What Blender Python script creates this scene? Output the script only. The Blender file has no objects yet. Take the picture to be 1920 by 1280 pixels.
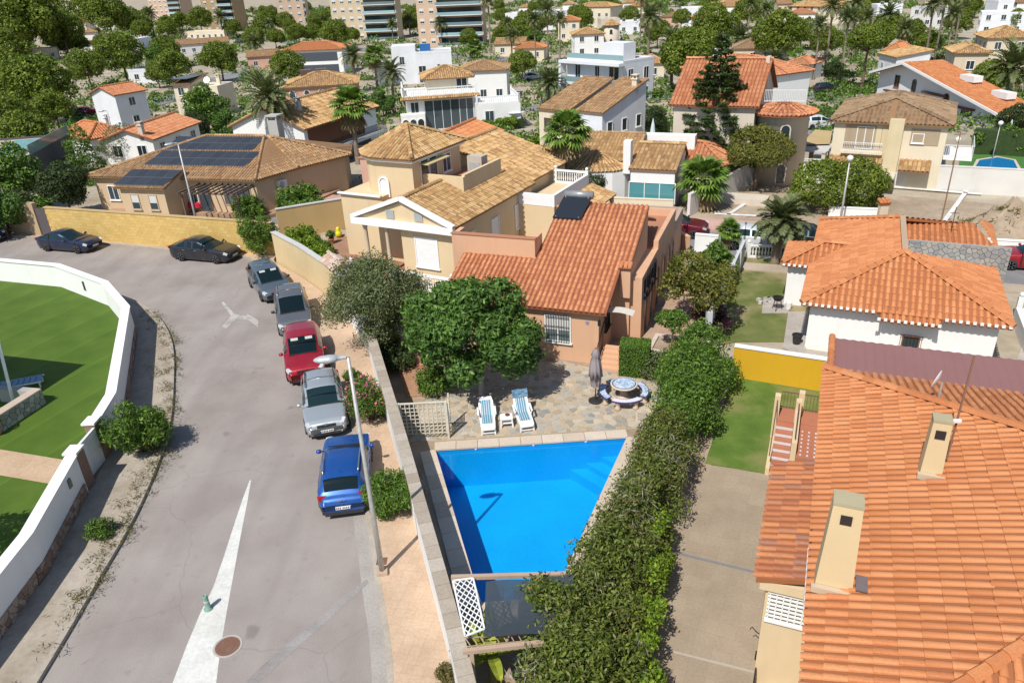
import bpy, bmesh, math, random
import numpy as np
from mathutils import Vector, Matrix
R = math.radians
SC = bpy.context.scene
COL = SC.collection

# ------------------------------------------------------------------ camera
FPX, HC = 1400.0, 16.5                      # focal length in photo pixels, camera height
_n = np.array([138.0, 2830.0]); TH = math.atan(FPX / np.linalg.norm(_n)); _n /= np.linalg.norm(_n)
CR, SR = _n[1], _n[0]
cam_d = bpy.data.cameras.new('camera'); cam = bpy.data.objects.new('camera', cam_d); COL.objects.link(cam)
cam_d.sensor_width = 36; cam_d.lens = FPX / 1920 * 36; cam_d.clip_start = 0.5; cam_d.clip_end = 6000
_r = (CR, -SR * math.sin(TH), -SR * math.cos(TH)); _u = (SR, CR * math.sin(TH), CR * math.cos(TH)); _b = (0, -math.cos(TH), math.sin(TH))
cam.matrix_world = Matrix(((_r[0], _u[0], _b[0], 0), (_r[1], _u[1], _b[1], 0), (_r[2], _u[2], _b[2], HC), (0, 0, 0, 1)))
SC.camera = cam
# ------------------------------------------------------------------ sky and sun
SUN_EL, SUN_AZ = R(53), R(31)               # shadows run 31 degrees right of straight ahead
w = bpy.data.worlds.new('World'); SC.world = w; w.use_nodes = True
nt = w.node_tree; nt.nodes.clear()
sky = nt.nodes.new('ShaderNodeTexSky'); sky.sky_type = 'NISHITA'; sky.sun_disc = False
sky.sun_elevation = SUN_EL; sky.sun_rotation = math.pi + SUN_AZ; sky.dust_density = 0.6
bg = nt.nodes.new('ShaderNodeBackground'); bg.inputs[1].default_value = 0.105
wo = nt.nodes.new('ShaderNodeOutputWorld'); nt.links.new(sky.outputs[0], bg.inputs[0]); nt.links.new(bg.outputs[0], wo.inputs[0])
sd = bpy.data.lights.new('sun', 'SUN'); sd.energy = 4.5; sd.angle = R(0.5); sd.color = (1.0, 0.955, 0.88)
so = bpy.data.objects.new('sun', sd); COL.objects.link(so); so.location = (-40, -60, 90)
so.rotation_euler = Vector((math.sin(SUN_AZ) * math.cos(SUN_EL), math.cos(SUN_AZ) * math.cos(SUN_EL), -math.sin(SUN_EL))).to_track_quat('-Z', 'Y').to_euler()
SC.view_settings.view_transform = 'Standard'; SC.view_settings.look = 'None'
SC.view_settings.exposure = 0.15; SC.view_settings.gamma = 1.0; SC.view_settings.use_curve_mapping = False
SC.render.engine = 'CYCLES'
SC.cycles.max_bounces = 6; SC.cycles.diffuse_bounces = 3; SC.cycles.glossy_bounces = 3; SC.cycles.transmission_bounces = 4
SC.cycles.transparent_max_bounces = 12; SC.cycles.caustics_reflective = False; SC.cycles.caustics_refractive = False
SC.cycles.sample_clamp_indirect = 6.0

# ------------------------------------------------------------------ pixels of the photograph -> directions -> points on what they touch
def terrain(y):
    t = min(max((y - 60.0) / 70.0, 0.0), 1.0)
    return -3.5 * t * t * (3 - 2 * t)
def ray(x, y):
    u, v = x - 960.0, y - 640.0
    a = u * CR - v * SR; b = u * SR + v * CR
    return np.array([a, FPX * math.cos(TH) - b * math.sin(TH), -(FPX * math.sin(TH) + b * math.cos(TH))])
def at(x, y, z=0.0):
    d = ray(x, y); t = (z - HC) / d[2]
    return (d[0] * t, d[1] * t, z)
def gnd(x, y, dz=0.0):
    z = 0.0
    for _ in range(30):
        p = at(x, y, z + dz); z = 0.5 * z + 0.5 * terrain(p[1])
    return at(x, y, terrain(at(x, y, z + dz)[1]) + dz)
def proj(X, Y, Z):
    dz = Z - HC
    fw = Y * math.cos(TH) - dz * math.sin(TH); b = -(dz * math.cos(TH) + Y * math.sin(TH))
    a = X / fw * FPX; b = b / fw * FPX
    return (960 + a * CR + b * SR, 640 - a * SR + b * CR)

# ------------------------------------------------------------------ object helpers
def tag(o, label=None, cat=None, group=None, kind=None):
    if label: o['label'] = label
    if cat: o['category'] = cat
    if group: o['group'] = group
    if kind: o['kind'] = kind
    return o
def thing(name, label, cat, loc=(0, 0, 0), rz=0.0, group=None):
    o = bpy.data.objects.new(name, None); o.empty_display_size = 0.3; COL.objects.link(o)
    o.location = loc; o.rotation_euler = (0, 0, rz)
    return tag(o, label, cat, group)
def link(name, me, parent=None, loc=(0, 0, 0), rot=(0, 0, 0), scale=None):
    o = bpy.data.objects.new(name, me); COL.objects.link(o)
    o.parent = parent; o.location = loc; o.rotation_euler = rot
    if scale is not None: o.scale = scale if hasattr(scale, '__len__') else (scale,) * 3
    return o
def copy_tree(o, parent=None):
    c = o.copy(); COL.objects.link(c); c.parent = parent
    for ch in [x for x in o.children]: copy_tree(ch, c)
    return c
class MB:
    def __init__(s): s.v = []; s.f = []
    def quad(s, a, b, c, d): i = len(s.v); s.v += [tuple(a), tuple(b), tuple(c), tuple(d)]; s.f.append((i, i + 1, i + 2, i + 3)); return s
    def poly(s, pts): i = len(s.v); s.v += [tuple(p) for p in pts]; s.f.append(tuple(range(i, i + len(pts)))); return s
    def box(s, x0, x1, y0, y1, z0, z1):
        i = len(s.v)
        s.v += [(x0, y0, z0), (x1, y0, z0), (x1, y1, z0), (x0, y1, z0), (x0, y0, z1), (x1, y0, z1), (x1, y1, z1), (x0, y1, z1)]
        s.f += [(i, i + 3, i + 2, i + 1), (i + 4, i + 5, i + 6, i + 7), (i, i + 1, i + 5, i + 4), (i + 1, i + 2, i + 6, i + 5), (i + 2, i + 3, i + 7, i + 6), (i + 3, i, i + 4, i + 7)]
        return s
    def cbox(s, cx, cy, cz, sx, sy, sz, m=None):
        i = len(s.v); h = MB().box(-sx / 2, sx / 2, -sy / 2, sy / 2, -sz / 2, sz / 2)
        for p in h.v:
            q = Vector(p)
            if m is not None: q = m @ q
            s.v.append((q.x + cx, q.y + cy, q.z + cz))
        s.f += [tuple(k + i for k in f) for f in h.f]; return s
    def bar(s, a, b, wx, wz, up=(0, 0, 1)):
        a = Vector(a); b = Vector(b); d = (b - a).normalized(); upv = Vector(up)
        if abs(d.dot(upv)) > 0.98: upv = Vector((0, 1, 0))
        sx = d.cross(upv).normalized(); sz = sx.cross(d)
        i = len(s.v)
        for p in (a, b):
            for (q, r) in ((-1, -1), (1, -1), (1, 1), (-1, 1)):
                s.v.append(tuple(p + sx * (q * wx / 2) + sz * (r * wz / 2)))
        s.f += [(i, i + 3, i + 2, i + 1), (i + 4, i + 5, i + 6, i + 7)] + [(i + k, i + (k + 1) % 4, i + 4 + (k + 1) % 4, i + 4 + k) for k in range(4)]
        return s
    def prism(s, pts, z0, z1):
        # pts: outline seen from above, any order of turning
        A = sum(pts[k][0] * pts[(k + 1) % len(pts)][1] - pts[(k + 1) % len(pts)][0] * pts[k][1] for k in range(len(pts)))
        if A < 0: pts = pts[::-1]
        n = len(pts); i = len(s.v)
        s.v += [(p[0], p[1], z0) for p in pts] + [(p[0], p[1], z1) for p in pts]
        s.f.append(tuple(i + k for k in range(n))[::-1]); s.f.append(tuple(i + n + k for k in range(n)))
        s.f += [(i + k, i + (k + 1) % n, i + n + (k + 1) % n, i + n + k) for k in range(n)]
        return s
    def tube(s, path, rad, n=8, cap=True):
        path = [Vector(p) for p in path]
        if not hasattr(rad, '__len__'): rad = [rad] * len(path)
        i0 = len(s.v); x = None
        for k, p in enumerate(path):
            d = (path[min(k + 1, len(path) - 1)] - path[max(k - 1, 0)]).normalized()
            if x is None: x = d.orthogonal().normalized()
            else: x = (x - d * x.dot(d)).normalized()
            y = d.cross(x)
            for j in range(n):
                a = 2 * math.pi * j / n
                s.v.append(tuple(p + x * (rad[k] * math.cos(a)) + y * (rad[k] * math.sin(a))))
        for k in range(len(path) - 1):
            for j in range(n):
                a = i0 + k * n + j; b = i0 + k * n + (j + 1) % n
                s.f.append((a, b, b + n, a + n))
        if cap:
            s.f.append(tuple(i0 + j for j in range(n))[::-1]); s.f.append(tuple(i0 + (len(path) - 1) * n + j for j in range(n)))
        return s
    def lathe(s, prof, n=16, c=(0, 0, 0), axis='z'):
        i0 = len(s.v)
        for (r, z) in prof:
            for j in range(n):
                a = 2 * math.pi * j / n
                if axis == 'z': s.v.append((c[0] + r * math.cos(a), c[1] + r * math.sin(a), c[2] + z))
                else: s.v.append((c[0] + r * math.cos(a), c[1] + z, c[2] + r * math.sin(a)))
        for k in range(len(prof) - 1):
            for j in range(n):
                a = i0 + k * n + j; b = i0 + k * n + (j + 1) % n
                s.f.append((a, b, b + n, a + n) if axis == 'z' else (a, a + n, b + n, b))
        if prof[0][0] > 1e-6: s.f.append(tuple(i0 + j for j in range(n))[::-1])
        if prof[-1][0] > 1e-6: s.f.append(tuple(i0 + (len(prof) - 1) * n + j for j in range(n)))
        return s
    def mesh(s, name, mat, smooth=False):
        me = bpy.data.meshes.new(name); me.from_pydata(s.v, [], s.f)
        if mat is not None: me.materials.append(mat)
        if smooth:
            me.polygons.foreach_set('use_smooth', [True] * len(me.polygons))
        me.update(); return me
    def build(s, name, mat, parent=None, smooth=False, **k):
        return link(name, s.mesh(name, mat, smooth), parent, **k)
def fastmesh(name, verts, nper, mat, smooth=False):
    # verts (N*nper,3): N separate polygons of nper corners
    verts = np.asarray(verts, dtype=np.float32).reshape(-1, 3); nv = len(verts); nf = nv // nper
    me = bpy.data.meshes.new(name); me.vertices.add(nv); me.vertices.foreach_set('co', verts.ravel())
    me.loops.add(nv); me.loops.foreach_set('vertex_index', np.arange(nv, dtype=np.int32))
    me.polygons.add(nf); me.polygons.foreach_set('loop_start', np.arange(0, nv, nper, dtype=np.int32))
    me.polygons.foreach_set('loop_total', np.full(nf, nper, dtype=np.int32))
    if mat is not None: me.materials.append(mat)
    me.update(calc_edges=True); return me
def template_mesh(name, tv, tf, frames, mat):
    # frames: list of (origin, ax, ay, az) each numpy; template verts mapped into each
    tv = np.asarray(tv, float); n = len(tv)
    O = np.array([f[0] for f in frames]); X = np.array([f[1] for f in frames]); Y = np.array([f[2] for f in frames]); Z = np.array([f[3] for f in frames])
    V = O[:, None, :] + tv[None, :, 0:1] * X[:, None, :] + tv[None, :, 1:2] * Y[:, None, :] + tv[None, :, 2:3] * Z[:, None, :]
    F = [tuple(i * n + k for k in f) for i in range(len(frames)) for f in tf]
    me = bpy.data.meshes.new(name); me.from_pydata(V.reshape(-1, 3).tolist(), [], F)
    me.materials.append(mat); me.update(); return me
def struct(o): return tag(o, kind='structure')

# ------------------------------------------------------------------ materials
MATS = {}
def _mat(name):
    m = bpy.data.materials.new(name); m.use_nodes = True; t = m.node_tree; t.nodes.clear()
    out = t.nodes.new('ShaderNodeOutputMaterial'); b = t.nodes.new('ShaderNodeBsdfPrincipled'); t.links.new(b.outputs[0], out.inputs[0])
    return m, t, b, out
def _n_(t, typ, **k):
    n = t.nodes.new(typ)
    for a, v in k.items():
        if a == 'inp':
            for i, x in v.items(): n.inputs[i].default_value = x
        else: setattr(n, a, v)
    return n
def ramp(t, src, stops):
    r = t.nodes.new('ShaderNodeValToRGB'); e = r.color_ramp.elements
    while len(e) < len(stops): e.new(0.5)
    for i, (p, c) in enumerate(stops): e[i].position = p; e[i].color = (*c, 1) if len(c) == 3 else c
    t.links.new(src, r.inputs[0]); return r.outputs[0]
def mixc(t, fac, a, b, mode='MIX'):
    m = t.nodes.new('ShaderNodeMix'); m.data_type = 'RGBA'; m.blend_type = mode
    for s, v in ((m.inputs[0], fac), (m.inputs[6], a), (m.inputs[7], b)):
        if isinstance(v, (int, float)): s.default_value = v
        elif isinstance(v, (tuple, list)): s.default_value = (*v, 1) if len(v) == 3 else v
        else: t.links.new(v, s)
    return m.outputs[2]
def noise(t, scale, detail=4, co='Object', rough=0.55, vec=None, stretch=None):
    n = t.nodes.new('ShaderNodeTexNoise'); n.inputs['Scale'].default_value = scale; n.inputs['Detail'].default_value = detail; n.inputs['Roughness'].default_value = rough
    if vec is None:
        c = t.nodes.new('ShaderNodeTexCoord'); vec = c.outputs[co]
    if stretch:
        mp = t.nodes.new('ShaderNodeMapping'); mp.inputs['Scale'].default_value = stretch; t.links.new(vec, mp.inputs[0]); vec = mp.outputs[0]
    t.links.new(vec, n.inputs['Vector']); return n.outputs[0]
def bump(t, b, h, strength=0.3, dist=0.02):
    bp = t.nodes.new('ShaderNodeBump'); bp.inputs['Strength'].default_value = strength; bp.inputs['Distance'].default_value = dist
    t.links.new(h, bp.inputs['Height']); t.links.new(bp.outputs[0], b.inputs['Normal'])
def sc3(c, k): return tuple(min(1.0, x * k) for x in c)
def plaster(name, c, rough=0.85, var=0.10, dirt=0.25, fine=9.0):
    """painted render: soft mottling, rain streaks and a few dirty patches"""
    if name in MATS: return MATS[name]
    m, t, b, o = _mat(name); b.inputs['Roughness'].default_value = rough
    a = noise(t, 0.6, 5); s = noise(t, 1.0, 5, stretch=(2.2, 2.2, 0.25)); fn = noise(t, fine, 3)
    col = ramp(t, a, [(0.25, sc3(c, 1 - var)), (0.75, sc3(c, 1 + var * 0.4))])
    col = mixc(t, ramp(t, s, [(0.52, (0, 0, 0)), (0.8, (dirt,) * 3)]), col, sc3((c[0] * 0.62, c[1] * 0.58, c[2] * 0.55), 1))
    t.links.new(col, b.inputs['Base Color']); bump(t, b, fn, 0.12, 0.02)
    MATS[name] = m; return m
def flat(name, c, rough=0.5, metal=0.0, var=0.06, scale=6.0, coat=0.0, spec=0.5):
    if name in MATS: return MATS[name]
    m, t, b, o = _mat(name); b.inputs['Roughness'].default_value = rough; b.inputs['Metallic'].default_value = metal
    b.inputs['Coat Weight'].default_value = coat; b.inputs['Coat Roughness'].default_value = 0.04; b.inputs['Specular IOR Level'].default_value = spec
    col = ramp(t, noise(t, scale, 4), [(0.3, sc3(c, 1 - var)), (0.7, sc3(c, 1 + var))])
    t.links.new(col, b.inputs['Base Color']); MATS[name] = m; return m
def island(t):
    """a random number for each loose piece and each object"""
    g = t.nodes.new('ShaderNodeNewGeometry'); oi = t.nodes.new('ShaderNodeObjectInfo')
    a = _n_(t, 'ShaderNodeMath', operation='ADD'); t.links.new(g.outputs['Random Per Island'], a.inputs[0]); t.links.new(oi.outputs['Random'], a.inputs[1])
    f = _n_(t, 'ShaderNodeMath', operation='FRACT'); t.links.new(a.outputs[0], f.inputs[0]); return f.outputs[0]
def pieces(name, stops, rough=0.8, wear=0.3, wearcol=(0.25, 0.2, 0.15), scale=3.0, fine=25.0, bs=0.15, spec=0.5):
    """clay tiles, stones: each piece its own shade, with mottling and lichen over all"""
    if name in MATS: return MATS[name]
    m, t, b, o = _mat(name); b.inputs['Roughness'].default_value = rough; b.inputs['Specular IOR Level'].default_value = spec
    col = ramp(t, island(t), stops)
    a = noise(t, scale, 5)
    col = mixc(t, ramp(t, a, [(0.48, (0, 0, 0)), (0.75, (wear,) * 3)]), col, wearcol)
    f = noise(t, fine, 3)
    col = mixc(t, 0.35, col, ramp(t, f, [(0.3, (0.5, 0.5, 0.5)), (0.7, (1, 1, 1))]), 'MULTIPLY')
    t.links.new(col, b.inputs['Base Color']); bump(t, b, f, bs, 0.01); MATS[name] = m; return m
def leafmat(name, stops, trans=0.18, rough=0.55):
    if name in MATS: return MATS[name]
    m, t, b, o = _mat(name); b.inputs['Roughness'].default_value = rough; b.inputs['Specular IOR Level'].default_value = 0.3
    col = ramp(t, island(t), stops)
    col = mixc(t, 0.3, col, ramp(t, noise(t, 0.5, 3), [(0.3, (0.55, 0.55, 0.5)), (0.7, (1, 1, 1))]), 'MULTIPLY')
    t.links.new(col, b.inputs['Base Color'])
    tr = t.nodes.new('ShaderNodeBsdfTranslucent'); t.links.new(mixc(t, 0.5, col, (0.18, 0.28, 0.02)), tr.inputs[0])
    mx = t.nodes.new('ShaderNodeMixShader'); mx.inputs[0].default_value = trans
    t.links.new(b.outputs[0], mx.inputs[1]); t.links.new(tr.outputs[0], mx.inputs[2]); t.links.new(mx.outputs[0], o.inputs[0])
    MATS[name] = m; return m
def ground_mat(name, stops, scale=0.8, fine=12.0, rough=0.9, bs=0.3, big=0.12, bigc=(0.75, 0.72, 0.7), co='Object'):
    if name in MATS: return MATS[name]
    m, t, b, o = _mat(name); b.inputs['Roughness'].default_value = rough; b.inputs['Specular IOR Level'].default_value = 0.25
    n1 = noise(t, scale, 6, co); n2 = noise(t, fine, 4, co); n3 = noise(t, big, 3, co)
    col = ramp(t, n1, stops); col = mixc(t, 0.45, col, ramp(t, n2, [(0.25, (0.6,) * 3), (0.7, (1.08,) * 3)]), 'MULTIPLY')
    col = mixc(t, ramp(t, n3, [(0.35, (0, 0, 0)), (0.7, (0.6,) * 3)]), col, mixc(t, 1.0, col, bigc, 'MULTIPLY'))
    t.links.new(col, b.inputs['Base Color']); bump(t, b, n2, bs, 0.02); MATS[name] = m; return m
def glassmat(name, c=(0.03, 0.045, 0.055), rough=0.06, spec=.7):
    if name in MATS: return MATS[name]
    m, t, b, o = _mat(name); b.inputs['Roughness'].default_value = rough; b.inputs['Specular IOR Level'].default_value = spec
    col = ramp(t, island(t), [(0.0, sc3(c, 0.6)), (1.0, sc3(c, 1.8))]); t.links.new(col, b.inputs['Base Color']); MATS[name] = m; return m
def carpaint(name, c, metal=0.35):
    if name in MATS: return MATS[name]
    m, t, b, o = _mat(name); b.inputs['Roughness'].default_value = 0.38; b.inputs['Metallic'].default_value = metal
    b.inputs['Coat Weight'].default_value = 0.8; b.inputs['Coat Roughness'].default_value = 0.05
    d = noise(t, 1.2, 5); col = ramp(t, d, [(0.3, c), (0.8, tuple(x * 0.9 + 0.02 for x in c))]); t.links.new(col, b.inputs['Base Color'])
    t.links.new(ramp(t, d, [(0.3, (0.3,) * 3), (0.7, (0.46,) * 3)]), b.inputs['Roughness']); MATS[name] = m; return m
WHITE = lambda: plaster('white_render', (0.80, 0.80, 0.78), dirt=0.15, var=0.05)
# ------------------------------------------------------------------ roofs of barrel tiles
def tile_template(seg, cap=True, h=0.23, wdt=0.70):
    v = []
    for y, k, dz in ((0, 1.0, 0.10), (1, 0.86, 0.0)):
        for j in range(seg + 1):
            a = math.pi * j / seg
            v.append((-0.5 * wdt * k * math.cos(a), y, h * k * math.sin(a) + dz * (0.3 if j in (0, seg) else 1)))
    n = seg + 1
    f = [(j, j + 1, n + j + 1, n + j) for j in range(seg)]
    if cap: f.append(tuple(range(n))[::-1])
    return v, f
def plane_columns(poly, e, s, pitch):
    P = [np.array(p, float) for p in poly]; o = P[0]; e = np.array(e, float); s = np.array(s, float)
    q = [((p - o) @ e, (p - o) @ s) for p in P]
    lo = min(a for a, _ in q); hi = max(a for a, _ in q); n = max(1, int(round((hi - lo) / pitch))); pitch = (hi - lo) / n
    out = []
    for i in range(n):
        c = lo + (i + 0.5) * pitch; xs = []
        for k in range(len(q)):
            (a0, b0), (a1, b1) = q[k], q[(k + 1) % len(q)]
            if (a0 - c) * (a1 - c) < 0: xs.append(b0 + (b1 - b0) * (c - a0) / (a1 - a0))
        xs.sort()
        for k in range(0, len(xs) - 1, 2):
            if xs[k + 1] - xs[k] > 0.08: out.append((o + e * c, xs[k], xs[k + 1]))
    return out, pitch
def tile_frames(poly, e, s, pitch, tlen, over=0.06, rng=None, jit=0.012):
    e = np.array(e, float); s = np.array(s, float); n = np.cross(e, s)
    if n[2] < 0: n = -n
    cols, pitch = plane_columns(poly, e, s, pitch); fr = []
    for (o, a, b) in cols:
        y = a - over
        while y < b - 0.03:
            l = min(tlen, b - y + 0.02); j = (rng.random() - 0.5) * 2 * jit if rng else 0
            fr.append((o + s * y + e * j + n * 0.004, e * pitch, s * (l + min(0.06, tlen * 0.12)), n * pitch)); y += tlen
    return fr
def roof_plane(roof, poly, e, s, mat, pitch=0.25, tlen=0.42, seg=3, single=0, cap=True, key=None, rng=None):
    """clay tiles on one slope; the first `single` in order of key are pieces of their own"""
    rng = rng or random.Random(5); fr = tile_frames(poly, e, s, pitch, tlen, rng=rng)
    if key: fr.sort(key=key)
    tv, tf = tile_template(seg, cap)
    if single:
        me = bpy.data.meshes.new('tile'); me.from_pydata(tv, [], tf); me.materials.append(mat)
        me.polygons.foreach_set('use_smooth', [True] * seg + [False] * (len(tf) - seg))
        for (o, X, Y, Z) in fr[:single]:
            t = bpy.data.objects.new('tile', me); COL.objects.link(t); t.parent = roof
            t.matrix_local = Matrix(((X[0], Y[0], Z[0], o[0]), (X[1], Y[1], Z[1], o[1]), (X[2], Y[2], Z[2], o[2]), (0, 0, 0, 1)))
    if fr[single:]:
        tag(link('tile_field', template_mesh('tile_field', tv, tf, fr[single:], mat), roof), kind='stuff')
def cap_line(roof, lines, mat, w=0.28, tlen=0.42, seg=4):
    """barrel tiles laid over ridges and hips"""
    tv, tf = tile_template(seg, True, 0.42, 1.0); fr = []
    for a, b in lines:
        a = np.array(a, float); b = np.array(b, float); d = b - a; L = np.linalg.norm(d)
        if L < 0.05: continue
        d /= L; x = np.cross(d, (0, 0, 1.0)); x /= np.linalg.norm(x); z = np.cross(x, d); n = max(1, int(round(L / tlen)))
        for i in range(n): fr.append((a + d * (L * i / n) + z * 0.05, x * w, d * (L / n * 1.1), z * w))
    if fr: tag(link('ridge_tile', template_mesh('ridge_tile', tv, tf, fr, mat), roof), kind='stuff')
def roof_slopes(W, D, ze, rise, kind, frac=None):
    """slopes as (polygon, eave dir, up dir), ridge and hip lines, gable triangles"""
    sl = []; rid = []; gab = []
    def add(poly, low0, low1, up):
        e = np.array(low1, float) - np.array(low0, float); e /= np.linalg.norm(e); s = np.array(up, float); s = s - e * (s @ e); s /= np.linalg.norm(s); sl.append((poly, e, s))
    a, b, c, d = (0, 0, ze), (W, 0, ze), (W, D, ze), (0, D, ze); zr = ze + rise
    if kind == 'hip' or kind == 'pyr':
        if kind == 'pyr': p = q = (W / 2, D / 2, zr)
        elif W >= D: k = frac if frac else D / 2; p, q = (k, D / 2, zr), (W - k, D / 2, zr)
        else: k = frac if frac else W / 2; p, q = (W / 2, k, zr), (W / 2, D - k, zr)
        if kind == 'pyr' or W >= D:
            add([a, b, q, p] if p != q else [a, b, p], a, b, (0, 1, rise / (D / 2))); add([c, d, p, q] if p != q else [c, d, p], c, d, (0, -1, rise / (D / 2)))
            add([b, c, q], b, c, (-1, 0, rise / max(0.3, W - q[0]))); add([d, a, p], d, a, (1, 0, rise / max(0.3, p[0])))
            rid = [(a, p), (d, p), (b, q), (c, q)] + ([(p, q)] if p != q else [])
        else:
            add([b, c, q, p], b, c, (-1, 0, rise / (W / 2))); add([d, a, p, q], d, a, (1, 0, rise / (W / 2)))
            add([a, b, p], a, b, (0, 1, rise / p[1])); add([c, d, q], c, d, (0, -1, rise / p[1])); rid = [(a, p), (b, p), (c, q), (d, q), (p, q)]
    elif kind == 'gx':
        k = (frac or 0.5) * D; p, q = (0, k, zr), (W, k, zr)
        add([a, b, q, p], a, b, (0, k, rise)); add([c, d, p, q], c, d, (0, -(D - k), rise)); rid = [(p, q)]; gab = [('R', k), ('L', k)]
    elif kind == 'gy':
        k = (frac or 0.5) * W; p, q = (k, 0, zr), (k, D, zr)
        add([d, a, p, q], d, a, (k, 0, rise)); add([b, c, q, p], b, c, (-(W - k), 0, rise)); rid = [(p, q)]; gab = [('F', k), ('B', k)]
    elif kind == 'shed':
        p, q = (0, D, zr), (W, D, zr); add([a, b, q, p], a, b, (0, D, rise)); gab = [('shed', 0)]
    elif kind == 'shedx':
        p, q = (W, 0, zr), (W, D, zr); add([a, p, q, d], d, a, (W, 0, rise)); gab = [('shedx', 0)]
    return sl, rid, gab
def slab_from(sl, th=0.14):
    m = MB()
    for poly, e, s in sl:
        n = np.cross(e, s); n = n if n[2] > 0 else -n
        top = [np.array(p, float) for p in poly]
        if np.cross(top[1] - top[0], top[2] - top[1])[2] < 0: top = top[::-1]
        bot = [p - np.array((0, 0, th)) for p in top]; k = len(top); i = len(m.v)
        m.v += [tuple(p) for p in top] + [tuple(p) for p in bot]
        m.f.append(tuple(range(i, i + k))); m.f.append(tuple(range(i + k, i + 2 * k))[::-1])
        m.f += [(i + k + j, i + k + (j + 1) % k, i + (j + 1) % k, i + j) for j in range(k)]
    return m
def add_roof(root, W, D, ze, rise, kind, mat, under, pitch=0.26, tlen=0.45, seg=2, cap=False, off=(0, 0), single=0, key=None, ridges=True, frac=None, tiles=True, edge=None):
    sl, rid, gab = roof_slopes(W, D, ze, rise, kind, frac)
    mv = lambda p: (p[0] + off[0], p[1] + off[1], p[2])
    sl = [([mv(p) for p in poly], e, s) for poly, e, s in sl]; rid = [(mv(a), mv(b)) for a, b in rid]
    ro = slab_from(sl).build('roof', under, root)
    if tiles:
        left = single
        for (poly, e, s) in sl:
            roof_plane(ro, poly, e, s, mat, pitch, tlen, seg, left if left else 0, cap, key); left = 0
        if ridges: cap_line(ro, rid, mat, pitch * 1.15, tlen, 3)
    return ro, gab
# ------------------------------------------------------------------ windows, walls, houses
def face_xf(face, x0, x1, y0, y1):
    return {'F': ((x0, y0), (1, 0), (0, -1), x1 - x0), 'B': ((x1, y1), (-1, 0), (0, 1), x1 - x0), 'R': ((x1, y0), (0, 1), (1, 0), y1 - y0), 'L': ((x0, y1), (0, -1), (-1, 0), y1 - y0)}[face]
def window(root, xf, u, z, w_, h, style='w', frame=None, glass=None):
    (ox, oy), (dx, dy), (nx, ny), L = xf; frame = frame or flat('white_frame', (0.78, 0.78, 0.76), 0.5); glass = glass or glassmat('window_glass')
    def bx(m, u0, u1, z0, z1, d0, d1):
        pts = [(ox + dx * a + nx * d, oy + dy * a + ny * d) for a, d in ((u0, d0), (u1, d0), (u1, d1), (u0, d1))]; m.prism(pts, z0, z1)
    t = 0.06; m = MB(); u0, u1 = u - w_ / 2, u + w_ / 2
    name = 'door' if style in ('d', 'dw') else 'window'
    if style == 'a':                                  # round-arched opening
        n = 10; out = []; inn = []
        for k in range(n + 1):
            a = math.pi * k / n; out.append((u - math.cos(a) * (w_ / 2 + 0.1), z + h - w_ / 2 + math.sin(a) * (w_ / 2 + 0.1))); inn.append((u - math.cos(a) * w_ / 2, z + h - w_ / 2 + math.sin(a) * w_ / 2))
        out = [(u - w_ / 2 - 0.1, z)] + out + [(u + w_ / 2 + 0.1, z)]; inn = [(u - w_ / 2, z)] + inn + [(u + w_ / 2, z)]
        P3 = lambda a, d: (ox + dx * a[0] + nx * d, oy + dy * a[0] + ny * d, a[1])
        for k in range(len(out) - 1):
            m.quad(P3(inn[k], 0.07), P3(inn[k + 1], 0.07), P3(out[k + 1], 0.07), P3(out[k], 0.07)); m.quad(P3(out[k], 0.07), P3(out[k + 1], 0.07), P3(out[k + 1], -0.02), P3(out[k], -0.02))
            m.quad(P3(inn[k + 1], 0.07), P3(inn[k], 0.07), P3(inn[k], 0.0), P3(inn[k + 1], 0.0))
        f = m.build('window', frame, root); g = MB(); g.poly([P3(p, 0.012) for p in inn]); g.build('pane', glass, f); return f
    bx(m, u0 - t, u0, z - t, z + h + t, -0.02, 0.06); bx(m, u1, u1 + t, z - t, z + h + t, -0.02, 0.06)
    bx(m, u0, u1, z + h, z + h + t, -0.02, 0.058); bx(m, u0, u1, z - t, z, -0.02, 0.058)
    if style in ('w', 'wb') and w_ > 0.7: bx(m, u - 0.025, u + 0.025, z, z + h, -0.02, 0.045)
    if style == 'g':
        k = max(2, int(round(w_ / 1.1)))
        for i in range(1, k): bx(m, u0 + w_ * i / k - 0.03, u0 + w_ * i / k + 0.03, z, z + h, -0.02, 0.045)
    f = m.build(name, frame, root)
    if style != 's':
        g = MB(); bx(g, u0, u1, z, z + h, -0.01, 0.012); g.build('pane' if name == 'window' else 'door_leaf', glass, f)
        if style == 'wb':
            g = MB(); bx(g, u0 + 0.002, u1 - 0.002, z + h * 0.45, z + h - 0.002, 0.013, 0.03); g.build('blind', flat('blind', (0.62, 0.62, 0.6), 0.6), f)
    else:
        g = MB(); n = max(4, int(h / 0.12))
        for i in range(n): bx(g, u0 + 0.002, u1 - 0.002, z + h * i / n + 0.004, z + h * (i + 1) / n - 0.004, -0.01, 0.02)
        g.build('shutter', frame, f)
    if style in ('w', 'wb', 's'):
        g = MB(); bx(g, u0 - 0.12, u1 + 0.12, z - t - 0.06, z - t, -0.02, 0.12); g.build('sill', frame, f)
    return f
FOOT = []
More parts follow.
